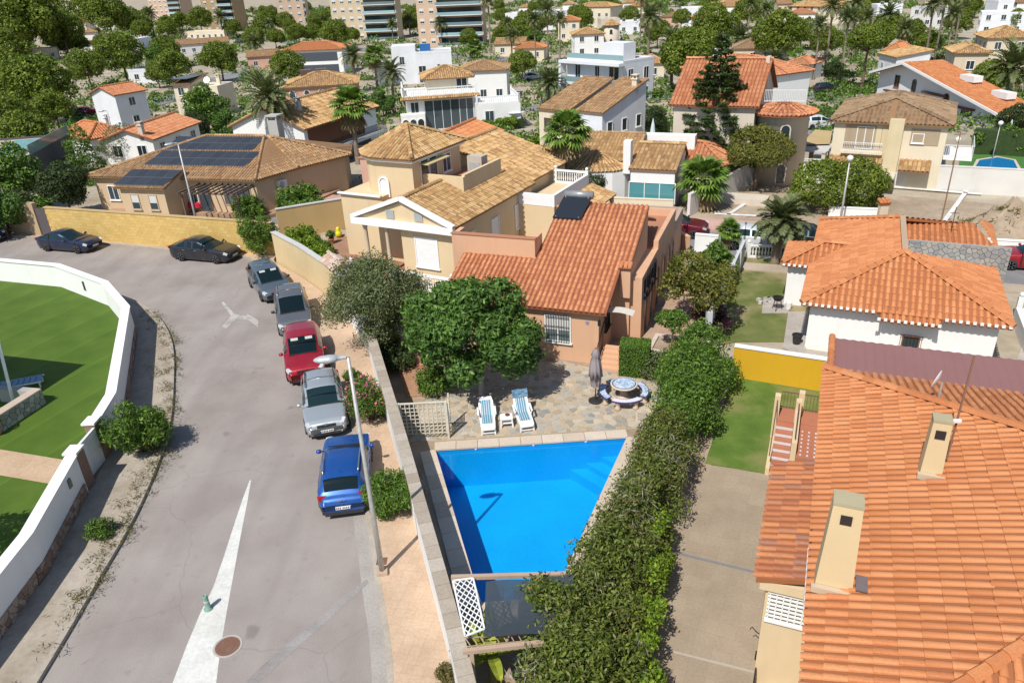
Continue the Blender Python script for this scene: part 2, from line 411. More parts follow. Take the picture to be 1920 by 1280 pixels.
class House:
    """a house whose front eave runs from photo pixel A to B at height ze, set back by `depth`"""
    def __init__(s, name, label, A, B, ze, depth, wall, cat='house', oh=0.35, base=-1.2, group=None, W=None, dz=0.0):
        pa = gnd(*A, ze + dz); pb = gnd(*B, ze + dz); g = terrain(pa[1])
        s.ang = math.atan2(pb[1] - pa[1], pb[0] - pa[0]); s.W = W or math.hypot(pb[0] - pa[0], pb[1] - pa[1]); s.D = depth; s.ze = ze; s.oh = oh
        s.root = thing(name, label, cat, (pa[0], pa[1], g), s.ang, group); s.wall = wall; s.base = base; s.pa = pa; s.g = g
        s.x0, s.x1, s.y0, s.y1 = oh, s.W - oh, oh, depth - oh; FOOT.append((pa[0], pa[1], s.ang, s.W, depth))
    def uv(s, px, py, z):
        p = at(px, py, s.g + z); dx, dy = p[0] - s.pa[0], p[1] - s.pa[1]; c, n = math.cos(s.ang), math.sin(s.ang)
        return (dx * c + dy * n, -dx * n + dy * c, z)
    def world(s, x, y, z=0): c, n = math.cos(s.ang), math.sin(s.ang); return (s.pa[0] + x * c - y * n, s.pa[1] + x * n + y * c, s.g + z)
    def walls(s, kind=None, rise=0, top=None, frac=None):
        m = MB(); zt = (top if top is not None else s.ze) - 0.03; x0, x1, y0, y1 = s.x0, s.x1, s.y0, s.y1; b = s.base
        if kind == 'shed':
            zf = zt + rise * s.oh / s.D - 0.1; zb = zt + rise * (s.D - s.oh) / s.D - 0.1
            m.quad((x0, y0, b), (x1, y0, b), (x1, y0, zf), (x0, y0, zf)); m.quad((x1, y1, b), (x0, y1, b), (x0, y1, zb), (x1, y1, zb))
            m.quad((x1, y0, b), (x1, y1, b), (x1, y1, zb), (x1, y0, zf)); m.quad((x0, y1, b), (x0, y0, b), (x0, y0, zf), (x0, y1, zb))
        elif kind == 'shedx':
            zl = zt + rise * s.oh / s.W - 0.1; zr = zt + rise * (s.W - s.oh) / s.W - 0.1
            m.quad((x0, y0, b), (x1, y0, b), (x1, y0, zr), (x0, y0, zl)); m.quad((x1, y1, b), (x0, y1, b), (x0, y1, zl), (x1, y1, zr))
            m.quad((x1, y0, b), (x1, y1, b), (x1, y1, zr), (x1, y0, zr)); m.quad((x0, y1, b), (x0, y0, b), (x0, y0, zl), (x0, y1, zl))
        elif kind == 'gx':
            k = (frac or 0.5) * s.D; zf = zt + rise * s.oh / k - 0.1; zp = zt + rise - 0.1
            for x, o in ((x1, 1), (x0, -1)):
                q = [(x, y0, b), (x, y1, b), (x, y1, zf), (x, k, zp), (x, y0, zf)]; m.poly(q if o > 0 else q[::-1])
            m.quad((x0, y0, b), (x1, y0, b), (x1, y0, zf), (x0, y0, zf)); m.quad((x1, y1, b), (x0, y1, b), (x0, y1, zf), (x1, y1, zf))
        elif kind == 'gy':
            k = (frac or 0.5) * s.W; zf = zt + rise * s.oh / k - 0.1; zp = zt + rise - 0.1
            for y, o in ((y0, 1), (y1, -1)):
                q = [(x0, y, b), (x1, y, b), (x1, y, zf), (k, y, zp), (x0, y, zf)]; m.poly(q if o > 0 else q[::-1])
            m.quad((x1, y0, b), (x1, y1, b), (x1, y1, zf), (x1, y0, zf)); m.quad((x0, y1, b), (x0, y0, b), (x0, y0, zf), (x0, y1, zf))
        else: m.box(x0, x1, y0, y1, b, zt)
        m.build('wall', s.wall, s.root); return s
    def win(s, *specs, frame=None):
        for (face, fr, z, w_, h, *st) in specs:
            xf = face_xf(face, s.x0, s.x1, s.y0, s.y1); window(s.root, xf, fr * xf[3], z, w_, h, st[0] if st else 'w', frame)
        return s
    def roof(s, kind, rise, mat, under=None, **k):
        under = under or MATS.get('roof_under') or plaster('roof_under', (0.30, 0.16, 0.09))
        add_roof(s.root, s.W, s.D, s.ze, rise, kind, mat, under, **k); return s
    def flatroof(s, mat, par=0.5, pmat=None, th=0.2):
        m = MB(); x0, x1, y0, y1 = s.x0 - 0.02, s.x1 + 0.02, s.y0 - 0.02, s.y1 + 0.02; z = s.ze
        m.box(x0, x1, y0, y0 + th, z - 0.028, z + par); m.box(x0, x1, y1 - th, y1, z - 0.028, z + par); m.box(x0, x0 + th, y0 + th, y1 - th, z - 0.028, z + par); m.box(x1 - th, x1, y0 + th, y1 - th, z - 0.028, z + par)
        m.build('parapet', pmat or s.wall, s.root); MB().box(x0 + th, x1 - th, y0 + th, y1 - th, z - 0.03, z + 0.05).build('roof_deck', mat, s.root); return s
    def chimney(s, x, y, z0, h, w_=0.5, mat=None, capm=None):
        c = MB().box(x - w_ / 2, x + w_ / 2, y - w_ / 2, y + w_ / 2, z0 - 0.6, z0 + h).build('chimney', mat or s.wall, s.root)
        m = MB().box(x - w_ / 2 - 0.08, x + w_ / 2 + 0.08, y - w_ / 2 - 0.08, y + w_ / 2 + 0.08, z0 + h, z0 + h + 0.1)
        for q in (-1, 1): m.box(x + q * w_ * 0.38 - 0.05, x + q * w_ * 0.38 + 0.05, y - w_ * 0.4, y + w_ * 0.4, z0 + h + 0.1, z0 + h + 0.35)
        m.box(x - w_ / 2 - 0.06, x + w_ / 2 + 0.06, y - w_ / 2 - 0.06, y + w_ / 2 + 0.06, z0 + h + 0.35, z0 + h + 0.43); m.build('chimney_cap', capm or mat or s.wall, c); return s
    def box(s, name, mat, *b): return MB().box(*b).build(name, mat, s.root)
def balustrade(root, a, b, z0, h=0.95, mat=None, step=0.17, posts=True, name='balustrade'):
    """moulded rail with turned balusters from a to b (x, y)"""
    mat = mat or flat('white_baluster', (0.78, 0.78, 0.76), 0.6); a = np.array(a, float); b = np.array(b, float); L = np.linalg.norm(b - a); d = (b - a) / L
    m = MB().bar((a[0], a[1], z0 + h - 0.06), (b[0], b[1], z0 + h - 0.06), 0.18, 0.12); m.bar((a[0], a[1], z0 + 0.06), (b[0], b[1], z0 + 0.06), 0.18, 0.12)
    o = m.build(name, mat, root); n = max(2, int(L / step)); v = MB()
    for i in range(n):
        p = a + d * (L * (i + 0.5) / n); v.lathe([(0.04, 0.12), (0.035, 0.2), (0.065, 0.34), (0.03, 0.62), (0.05, h - 0.12)], 6, (p[0], p[1], z0))
    tag(v.build('baluster_row', mat, o, smooth=True), kind='stuff')
    for p in ((a, b) if posts else ()):
        MB().box(p[0] - 0.12, p[0] + 0.12, p[1] - 0.12, p[1] + 0.12, z0, z0 + h + 0.06).lathe([(0.001, 0), (0.1, 0.05), (0.12, 0.13), (0.08, 0.22), (0.001, 0.25)], 8, (p[0], p[1], z0 + h + 0.05)).build('post', mat, o)
    return o
def railing(root, a, b, z0, h=0.95, mat=None, step=0.12, name='railing'):
    mat = mat or flat('white_rail', (0.75, 0.75, 0.74), 0.5); a = np.array(a, float); b = np.array(b, float); L = np.linalg.norm(b - a); m = MB()
    for z in (z0 + 0.08, z0 + h): m.bar((a[0], a[1], z), (b[0], b[1], z), 0.04, 0.04)
    n = max(2, int(L / step))
    for i in range(n + 1): p = a + (b - a) * i / n; m.bar((p[0], p[1], z0), (p[0], p[1], z0 + h), 0.025, 0.025)
    return m.build(name, mat, root)
# ------------------------------------------------------------------ plants
def unit(a): return a / np.maximum(1e-9, np.linalg.norm(a, axis=-1, keepdims=True))
def leaf_quads(P, N, L, W_, rng, jit=0.7, fold=0.12, tip=None):
    n = len(P); N = unit(N + rng.normal(0, jit, (n, 3))); t = rng.normal(0, 1, (n, 3))
    if tip is not None: t = t * 0.6 + tip
    t = unit(t - N * np.sum(t * N, 1, keepdims=True)); b = np.cross(N, t)
    s = rng.uniform(0.7, 1.3, (n, 1)); L = L * s; W_ = W_ * s
    V = np.stack([P - t * L * 0.5, P + b * W_ * 0.5 - N * L * fold * 0.5 - t * L * 0.05, P + t * L * 0.5 - N * L * fold, P - b * W_ * 0.5 - N * L * fold * 0.5 - t * L * 0.05], 1)
    return V.reshape(-1, 3)
def lobe_points(C, Rr, n, rng, shell=(0.72, 1.06), up=0.15, cull=0.72):
    C = np.asarray(C, float); Rr = np.asarray(Rr, float); Rr = Rr if Rr.ndim == 2 else np.repeat(Rr[:, None], 3, 1)
    A = (Rr[:, 0] * Rr[:, 1] + Rr[:, 1] * Rr[:, 2] + Rr[:, 0] * Rr[:, 2]); A = A / A.sum()
    k = rng.choice(len(C), int(n * 2.2), p=A); d = unit(rng.normal(0, 1, (len(k), 3)) + np.array([0, 0, up]))
    r = rng.uniform(shell[0], shell[1], (len(k), 1)) ** 0.8
    wob = 1 + 0.16 * np.sin(d[:, 0:1] * 7 + k[:, None] * 1.7) * np.sin(d[:, 1:2] * 6 + k[:, None]) + 0.1 * np.sin(d[:, 2:3] * 9 + k[:, None] * 2.3)
    P = C[k] + d * Rr[k] * r * wob; keep = np.ones(len(k), bool)
    for i in range(len(C)):
        q = (P - C[i]) / Rr[i]; keep &= ~((np.sum(q * q, 1) < cull * cull) & (k != i))
    P = P[keep][:n]; d = unit(d / Rr[k])[keep][:n]
    return P, d
def crown_mesh(name, C, Rr, n, L, W_, mat, seed, jit=0.7, **k):
    rng = np.random.default_rng(seed); P, d = lobe_points(C, Rr, n, rng, **k)
    return fastmesh(name, leaf_quads(P, d, L, W_, rng, jit), 4, mat)
def blob_lobes(seed, rx, ry, rz, cz, k, lr, low=-0.4, shell=0.75):
    rng = np.random.default_rng(seed); C = []; Rr = []
    while len(C) < k:
        d = rng.normal(0, 1, 3); d /= np.linalg.norm(d)
        if d[2] < low: continue
        f = shell * rng.uniform(0.75, 1.1); C.append((d[0] * rx * f, d[1] * ry * f, cz + d[2] * rz * f)); q = lr * rng.uniform(0.7, 1.25); Rr.append((q, q, q * 0.85))
    return np.array(C), np.array(Rr)
def trunk_mesh(name, h, r, tips, mat, seed, lean=(0, 0), fork=0.5):
    rg = random.Random(seed); m = MB(); path = []
    for i in range(6): t = i / 5; path.append((lean[0] * t * h + rg.uniform(-1, 1) * r * 0.5 * t, lean[1] * t * h + rg.uniform(-1, 1) * r * 0.5 * t, -0.15 + (h + 0.15) * t))
    m.tube(path, [r * 1.35] + [r * (1 - 0.45 * i / 5) for i in range(1, 6)], 8)
    for tp in tips:
        f = rg.uniform(fork, 1.0); b = Vector(path[-1]) * f + Vector(path[-2]) * (1 - f); tp = Vector(tp); mid = b.lerp(tp, 0.5) + Vector((rg.uniform(-.2, .2), rg.uniform(-.2, .2), -0.12 * (tp - b).length))
        m.tube([b, mid, tp], [r * 0.5, r * 0.3, r * 0.12], 5)
    return m.mesh(name, mat, True)
def bark(): return pieces('bark', [(0, (0.16, 0.11, 0.075)), (1, (0.2, 0.14, 0.1))], 0.95, 0.4, (0.1, 0.075, 0.06), 6, 20, 0.5)
def greens(name):
    G = {'pine': [(0, (0.06, 0.10, 0.012)), (0.5, (0.135, 0.19, 0.02)), (1, (0.25, 0.31, 0.032))],
         'fig': [(0, (0.045, 0.10, 0.02)), (0.6, (0.095, 0.19, 0.033)), (1, (0.18, 0.30, 0.06))],
         'olive': [(0, (0.075, 0.10, 0.04)), (0.6, (0.145, 0.18, 0.07)), (1, (0.25, 0.28, 0.13))],
         'hedge': [(0, (0.06, 0.085, 0.016)), (0.55, (0.12, 0.16, 0.025)), (0.9, (0.21, 0.26, 0.045)), (1, (0.28, 0.22, 0.11))],
         'dry': [(0, (0.10, 0.085, 0.03)), (0.6, (0.16, 0.14, 0.045)), (1, (0.23, 0.20, 0.07))],
         'lime': [(0, (0.09, 0.16, 0.014)), (0.6, (0.17, 0.275, 0.02)), (1, (0.28, 0.38, 0.035))],
         'bush': [(0, (0.045, 0.095, 0.014)), (0.6, (0.10, 0.19, 0.024)), (1, (0.19, 0.31, 0.04))],
         'cypress': [(0, (0.03, 0.06, 0.015)), (1, (0.08, 0.125, 0.028))],
         'dark': [(0, (0.025, 0.045, 0.015)), (1, (0.07, 0.105, 0.03))],
         'palm': [(0, (0.10, 0.13, 0.05)), (0.7, (0.18, 0.215, 0.085)), (1, (0.28, 0.29, 0.14))],
         'fan': [(0, (0.07, 0.14, 0.02)), (0.7, (0.16, 0.27, 0.04)), (1, (0.30, 0.39, 0.09))],
         'thatch': [(0, (0.22, 0.15, 0.075)), (1, (0.36, 0.27, 0.14))],
         'rust': [(0, (0.075, 0.09, 0.015)), (0.6, (0.16, 0.175, 0.026)), (1, (0.26, 0.22, 0.05))],
         'banana': [(0, (0.17, 0.24, 0.02)), (1, (0.38, 0.40, 0.05))]}
    return leafmat('leaf_' + name, G[name])
PLANT = {}
def proto(key, fn):
    if key not in PLANT: PLANT[key] = fn()
    return PLANT[key]
def plant(name, label, cat, loc, parts, s=1.0, rz=0.0, group=None):
    o = thing(name, label, cat, loc, rz, group); s3 = s if hasattr(s, '__len__') else (s,) * 3
    for nm, me in parts: link(nm, me, o, scale=s3)
    return o
def mk_round(seed, mat, rx=3.6, ry=None, rz=2.6, cz=5.0, k=34, lr=1.25, n=9000, L=0.34, W_=0.2, r=0.22, low=-0.25, lean=(0, 0)):
    """broad crown of clumps on a forked trunk, base at the origin"""
    ry = ry or rx; C, Rr = blob_lobes(seed, rx, ry, rz, cz, k, lr, low)
    cr = crown_mesh('crown', C, Rr, n, L, W_, mat, seed); tips = [C[i] for i in range(0, len(C), max(1, len(C) // 9))]
    return [('trunk', trunk_mesh('trunk', max(0.6, cz - rz * 0.55), r, tips, bark(), seed, lean)), ('crown', cr)]
def mk_bush(seed, mat, rx=1.0, ry=1.0, rz=0.9, n=3500, L=0.14, W_=0.06, k=16, lr=0.42, flowers=None):
    C, Rr = blob_lobes(seed, rx, ry, rz, rz * 0.75, k, lr, -0.7, 0.7); C[:, 2] = np.maximum(C[:, 2], lr * 0.55)
    out = [('foliage', crown_mesh('foliage', C, Rr, n, L, W_, mat, seed, 0.8, shell=(0.45, 1.08), cull=0.45))]
    m = MB(); rg = random.Random(seed)
    for i in range(0, len(C), 3): m.tube([(rg.uniform(-.15, .15), rg.uniform(-.15, .15), -0.1), (C[i][0] * .5, C[i][1] * .5, C[i][2] * .55), tuple(C[i])], [0.03, 0.022, 0.01], 5)
    out.insert(0, ('stem', m.mesh('stem', bark(), True)))
    if flowers is not None:
        rng = np.random.default_rng(seed + 1); P, d = lobe_points(C, Rr * 1.06, 260, rng, shell=(0.98, 1.08), up=0.6, cull=0.9)
        out.append(('blossom', fastmesh('blossom', leaf_quads(P, d, 0.09, 0.09, rng, 0.4), 4, flowers)))
    return out
def frond(rng, base, az, el, L, nl, lw, droop, width, V):
    d = np.array([math.cos(az), math.sin(az), 0]); side = np.array([-math.sin(az), math.cos(az), 0]); p = np.array(base, float); pts = [p.copy()]; e = el; ns = 9
    for i in range(ns): p = p + (d * math.cos(e) + np.array([0, 0, math.sin(e)])) * (L / ns); e -= droop / ns * (0.5 + i / ns); pts.append(p.copy())
    pts = np.array(pts)
    for i in range(nl):
        t = 0.12 + 0.88 * i / nl; q = t * ns; k = min(ns - 1, int(q)); a = pts[k] + (pts[k + 1] - pts[k]) * (q - k); tan = unit(pts[k + 1] - pts[k]); up = np.cross(side, tan); up = up if up[2] > 0 else -up
        ll = width * (math.sin(math.pi * min(1, 0.18 + 0.8 * t)) ** 0.7) * rng.uniform(0.85, 1.1)
        for sg in (-1, 1):
            dr = unit(side * sg * 0.8 + tan * 0.65 + up * 0.25 + rng.normal(0, 0.08, 3)); tip = a + dr * ll + np.array([0, 0, -0.12 * ll]); w_ = tan * lw
            V += [a - w_ * 0.5, a + dr * ll * 0.5 - w_ * 0.5, tip, a + dr * ll * 0.5 + w_ * 0.5]
    for i in range(ns):                       # the rib
        r = 0.035 * (1 - i / ns) + 0.008; V += [pts[i] - side * r, pts[i] + side * r, pts[i + 1] + side * r * 0.8, pts[i + 1] - side * r * 0.8]
def palm_trunk(h, r, seed, lean=(0, 0), flare=1.3, rings=True):
    rg = random.Random(seed); m = MB(); P = []; rr = []
    n = int(h / 0.28) + 2
    for i in range(n + 1):
        t = i / n; P.append((lean[0] * t * t * h, lean[1] * t * t * h, -0.2 + (h + 0.2) * t)); rr.append(r * (1 + (flare - 1) * (1 - t) ** 4) * (1.1 if i % 2 and rings else 0.94))
    m.tube(P, rr, 9); return m.mesh('trunk', pieces('palm_bark', [(0, (0.2, 0.155, 0.115)), (1, (0.3, 0.24, 0.18))], 0.95, 0.5, (0.13, 0.1, 0.08), 4, 18, 0.5), True), P[-1]
def mk_date(seed, h=6.5, nf=58, L=2.9, lean=(0, 0), r=0.24, mat=None, skirt=True, width=0.55):
    rng = np.random.default_rng(seed); tm, top = palm_trunk(h, r, seed, lean); V = []; S = []
    for i in range(nf):
        t = i / nf; az = i * 2.399 + rng.uniform(-.2, .2); el = 1.35 - 1.75 * t + rng.uniform(-.1, .1)
        frond(rng, (top[0], top[1], top[2] + 0.15 - 0.3 * t), az, el, L * rng.uniform(0.85, 1.1), 26, 0.13, 0.9 + 0.5 * t, width, V)
    for i in range(14 if skirt else 0):
        frond(rng, (top[0], top[1], top[2] - 0.3), rng.uniform(0, 6.28), -0.6 + rng.uniform(-.3, .2), L * 0.75, 14, 0.06, 0.9, 0.35, S)
    out = [('trunk', tm), ('crown', fastmesh('crown', np.array(V), 4, mat or greens('palm')))]
    if S: out.append(('dead_frond', fastmesh('dead_frond', np.array(S), 4, greens('thatch'))))
    return out
def mk_fan(seed, h=6.0, nf=34, R_=1.1, lean=(0, 0), r=0.2, skirt=16):
    """fan palm: round leaves split into blades on long stalks, a skirt of dead leaves below"""
    rng = np.random.default_rng(seed); tm, top = palm_trunk(h, r, seed, lean, 1.5); top = np.array(top); V = []; S = []
    def fan(c, d, up, rad, A, n=15):
        sd = unit(np.cross(d, up)); up2 = np.cross(sd, d)
        for k in range(n):
            a = (k / (n - 1) - 0.5) * 4.2; q = unit(d * math.cos(a) + sd * math.sin(a)); ll = rad * (0.75 + 0.3 * math.cos(a * 0.5)) * rng.uniform(0.9, 1.08); w_ = np.cross(q, up2) * 0.11 * rad
            tip = c + q * ll - np.array([0, 0, 0.22 * ll]) + up2 * 0.05; mid = c + q * ll * 0.55 + up2 * 0.11 * rad
            A += [c, mid - w_, tip, mid + w_]
    for i in range(nf + skirt):
        dead = i >= nf; t = i / nf; az = i * 2.399 + rng.uniform(-.25, .25); el = (1.3 - 1.65 * t) if not dead else -1.0 + rng.uniform(-.25, .25); st = R_ * (1.0 if not dead else 0.7) * rng.uniform(0.85, 1.15)
        d = np.array([math.cos(az) * math.cos(el), math.sin(az) * math.cos(el), math.sin(el)]); c = top + d * st + np.array([0, 0, -0.15 * t if not dead else -0.3]); A = S if dead else V; s2 = unit(np.cross(d, [0, 0, 1.0])) * 0.02
        A += [top - s2, top + s2, c + s2, c - s2]; up = unit(np.array([0, 0, 1.0]) - d * d[2] * 0.9 + rng.normal(0, 0.1, 3)); fan(c, unit(d + np.array([0, 0, -0.25])), up, R_ * 0.95 * rng.uniform(0.85, 1.1), A)
    out = [('trunk', tm), ('crown', fastmesh('crown', np.array(V), 4, greens('fan')))]
    if S: out.append(('dead_frond', fastmesh('dead_frond', np.array(S), 4, greens('thatch'))))
    return out
def mk_cypress(seed, h=5.0, r=0.8, mat='cypress', n=5000):
    C = []; Rr = []; rg = random.Random(seed)
    for i in range(26):
        t = i / 25; w_ = r * (math.sin(math.pi * min(1, 0.25 + 0.75 * t)) ** 0.6) * (1 - 0.6 * t); a = rg.uniform(0, 6.28); C.append((math.cos(a) * w_ * 0.4, math.sin(a) * w_ * 0.4, 0.35 + t * (h - 0.6))); Rr.append((w_ * 0.8 + .12, w_ * 0.8 + .12, h / 12))
    return [('trunk', trunk_mesh('trunk', h * 0.5, 0.1, [(0, 0, h * .8)], bark(), seed)), ('crown', crown_mesh('crown', C, np.array(Rr), n, 0.22, 0.09, greens(mat), seed, 0.6, up=0.4))]
# ================================================================== THE GROUND
def smooth(pts, n=6):
    """Catmull-Rom through the points"""
    P = [np.array(p[:2], float) for p in pts]; P = [2 * P[0] - P[1]] + P + [2 * P[-1] - P[-2]]; out = []
    for i in range(1, len(P) - 2):
        for k in range(n):
            t = k / n; out.append(tuple(0.5 * ((2 * P[i]) + (-P[i - 1] + P[i + 1]) * t + (2 * P[i - 1] - 5 * P[i] + 4 * P[i + 1] - P[i + 2]) * t * t + (-P[i - 1] + 3 * P[i] - 3 * P[i + 1] + P[i + 2]) * t ** 3)))
    out.append(tuple(P[-2])); return out
def offset(pts, d):
    out = []
    for i in range(len(pts)):
        a = np.array(pts[max(0, i - 1)]); b = np.array(pts[min(len(pts) - 1, i + 1)]); t = b - a; t = t / max(1e-6, np.linalg.norm(t)); out.append((pts[i][0] - t[1] * d, pts[i][1] + t[0] * d))
    return out
def ribbon(name, left, right, z, mat, parent=None, z0=None):
    """sheet, or slab when z0 is given, between two outlines of equal length"""
    m = MB(); n = len(left)
    L = [(p[0], p[1], z) for p in left]; Q = [(p[0], p[1], z) for p in right]
    for i in range(n - 1): m.quad(L[i], Q[i], Q[i + 1], L[i + 1])
    if z0 is not None:
        for S, fl in ((L, 0), (Q, 1)):
            for i in range(n - 1):
                a, b = S[i], S[i + 1]; q = [(a[0], a[1], z0), (a[0], a[1], z), (b[0], b[1], z), (b[0], b[1], z0)]; m.quad(*(q if fl else q[::-1]))
        for i in (0, n - 1): m.quad((L[i][0], L[i][1], z0), (Q[i][0], Q[i][1], z0), Q[i], L[i])
    return m.build(name, mat, parent)
soil = ground_mat('dry_ground', [(0.3, (0.33, 0.27, 0.19)), (0.5, (0.42, 0.36, 0.27)), (0.7, (0.50, 0.45, 0.36))], 0.25, 2.5, 0.95, 0.4, 0.03)
# one sheet to the horizon, following the fall of the land
ys = [-60, 0, 40, 58, 62, 68, 74, 80, 86, 92, 98, 104, 110, 116, 122, 128, 134, 200, 400, 900, 2500, 5500]; xs = [-4500, -900, -300, -150, -60, 0, 60, 150, 300, 900, 4500]
POOL = [(-1.32, 16.2), (0.85, 16.2), (4.36, 24.45), (-3.22, 24.2)]      # outline of the pool basin: the ground is open there
def holed(m, outer, z):
    """sheet between a four-cornered outline and the pool, corners in the same order"""
    for i in range(4): j = (i + 1) % 4; m.quad((*outer[i], z), (*outer[j], z), (*POOL[j], z), (*POOL[i], z))
    return m
g = MB(); g.v = [(x, y, terrain(y) - 0.05) for y in ys for x in xs]; k = len(xs)
hx, hy = xs.index(-60), ys.index(0)
g.f = [(j * k + i, j * k + i + 1, (j + 1) * k + i + 1, (j + 1) * k + i) for j in range(len(ys) - 1) for i in range(k - 1) if not (j == hy and i in (hx, hx + 1))]
g.poly([(-60, 0, -.05), (-8, 0, -.05), (-8, 40, -.05), (-60, 40, -.05)]); g.poly([(8, 0, -.05), (60, 0, -.05), (60, 40, -.05), (8, 40, -.05)]); holed(g, [(-8, 0), (8, 0), (8, 40), (-8, 40)], -.05)
struct(g.build('ground', soil))

# ---------------------------------------------------------------- curved street in front
def asphalt_mat():
    m, t, b, o = _mat('asphalt'); b.inputs['Roughness'].default_value = 0.88; b.inputs['Specular IOR Level'].default_value = 0.25
    n1 = noise(t, 0.35, 6); n2 = noise(t, 30, 3); n3 = noise(t, 2.2, 5); n4 = noise(t, 0.8, 2)
    col = ramp(t, n1, [(0.25, (0.25, 0.215, 0.195)), (0.5, (0.32, 0.283, 0.26)), (0.75, (0.37, 0.332, 0.305))])
    col = mixc(t, 0.5, col, ramp(t, n2, [(0.3, (0.7,) * 3), (0.65, (1.1,) * 3)]), 'MULTIPLY')
    col = mixc(t, ramp(t, noise(t, 1.0, 4, stretch=(.9, .07, 1)), [(0.45, (0, 0, 0)), (0.7, (0.4,) * 3)]), col, (0.225, 0.195, 0.18))      # wheel tracks
    col = mixc(t, ramp(t, n3, [(0.60, (0, 0, 0)), (0.78, (0.5,) * 3)]), col, (0.19, 0.165, 0.155))
    col = mixc(t, ramp(t, noise(t, .55, 2), [(0.70, (0, 0, 0)), (0.74, (0.5,) * 3)]), col, (0.15, 0.13, 0.12))      # old oil and patching
    w_ = t.nodes.new('ShaderNodeTexVoronoi'); w_.feature = 'DISTANCE_TO_EDGE'; w_.inputs['Scale'].default_value = 0.16
    c = t.nodes.new('ShaderNodeTexCoord'); ad = _n_(t, 'ShaderNodeVectorMath', operation='ADD'); t.links.new(c.outputs['Object'], ad.inputs[0])
    nz = t.nodes.new('ShaderNodeTexNoise'); nz.inputs['Scale'].default_value = 0.7; t.links.new(c.outputs['Object'], nz.inputs['Vector']); t.links.new(nz.outputs['Color'], ad.inputs[1]); t.links.new(ad.outputs[0], w_.inputs['Vector'])
    col = mixc(t, ramp(t, w_.outputs[0], [(0.0, (0.35,) * 3), (0.0025, (0, 0, 0))]), col, (0.16, 0.145, 0.14))     # cracks
    t.links.new(col, b.inputs['Base Color']); bump(t, b, n2, 0.25, 0.01); return m
asphalt = asphalt_mat()
KL = smooth([(-12.9, 6), at(75, 1280)[:2], at(190, 1085)[:2], at(250, 980)[:2], at(295, 880)[:2], at(320, 800)[:2], at(327, 720)[:2], at(325, 650)[:2], at(305, 605)[:2], at(265, 572)[:2], (-25.2, 43.2), (-29.5, 45.6), (-36, 48), (-60, 56)])
KR = smooth([(-2.6, 6), at(728, 1280)[:2], at(703, 1085)[:2], at(686, 970)[:2], (-6.35, 24.6), (-7.55, 28.6), (-9.3, 33), (-11.3, 37.6), (-13.6, 42.2), (-16.0, 46.0), (-18.6, 48.6), at(320, 471)[:2], at(57, 447)[:2], (-60, 62)])
struct(MB().poly([(p[0], p[1], 0) for p in KL[::-1] + KR]).build('street', asphalt))
white_line = ground_mat('road_paint', [(0.3, (0.62, 0.62, 0.58)), (0.6, (0.72, 0.72, 0.68))], 1.2, 9, 0.7, 0.2, 0.5, (0.8, 0.78, 0.75))
def mark(name, px, mt=None):
    return struct(MB().poly([(*at(x, y)[:2], 0.004) for x, y in px]).build(name, mt or white_line))
worn_paint = ground_mat('worn_paint', [(0.35, (0.36, 0.33, 0.30)), (0.55, (0.50, 0.48, 0.45))], 2.5, 9, 0.8, 0.2, 0.5)
mark('lane_marking', [(322, 1284), (348, 1215), (375, 1150), (400, 1100), (420, 1042), (440, 980), (455, 935), (468, 900), (471, 900), (463, 945), (452, 1000), (441, 1060), (430, 1120), (421, 1170), (411, 1235), (405, 1284)][::-1])
mark('turn_arrow', [(416, 612), (433, 592), (415, 567), (419, 565), (440, 589), (464, 593), (461, 587), (485, 601), (483, 613), (466, 600), (442, 598), (424, 616)][::-1], worn_paint)
patch = ground_mat('trench_patch', [(0.3, (0.27, 0.255, 0.245)), (0.6, (0.34, 0.32, 0.305))], 1.5, 14, 0.9, 0.4, 0.6)
struct(MB().poly([(*at(x, y)[:2], 0.005) for x, y in [(452, 1284), (520, 1222), (590, 1165), (640, 1120), (688, 1085), (692, 1092), (650, 1130), (600, 1176), (536, 1232), (480, 1284)][::-1]]).build('trench_patch', patch))
edge = offset(KR, 0.42)
struct(ribbon('gutter_strip', edge[:26], [(p[0], p[1]) for p in KR[:26]], 0.004, ground_mat('gutter_concrete', [(0.3, (0.34, 0.31, 0.285)), (0.6, (0.40, 0.37, 0.34))], 0.8, 12)))
mh = thing('manhole_cover', 'round rusty manhole cover with chequered lid beside the white wedge marking', 'manhole', at(427, 1211))
MB().lathe([(0.40, 0.0), (0.40, 0.012), (0.345, 0.013), (0.34, 0.006)], 28).build('rim', flat('rim_concrete', (0.42, 0.38, 0.34), 0.9), mh)
lid = MB().lathe([(0.335, 0.002), (0.335, 0.015)], 28)
for i in range(-5, 6):
    for j in range(-5, 6):
        if i * i + j * j < 28: lid.box(i * .055 - .018, i * .055 + .018, j * .055 - .018, j * .055 + .018, 0.015, 0.02)
lid.build('lid', pieces('rust_iron', [(0, (0.17, 0.085, 0.055)), (1, (0.23, 0.12, 0.08))], 0.7, 0.3), mh)
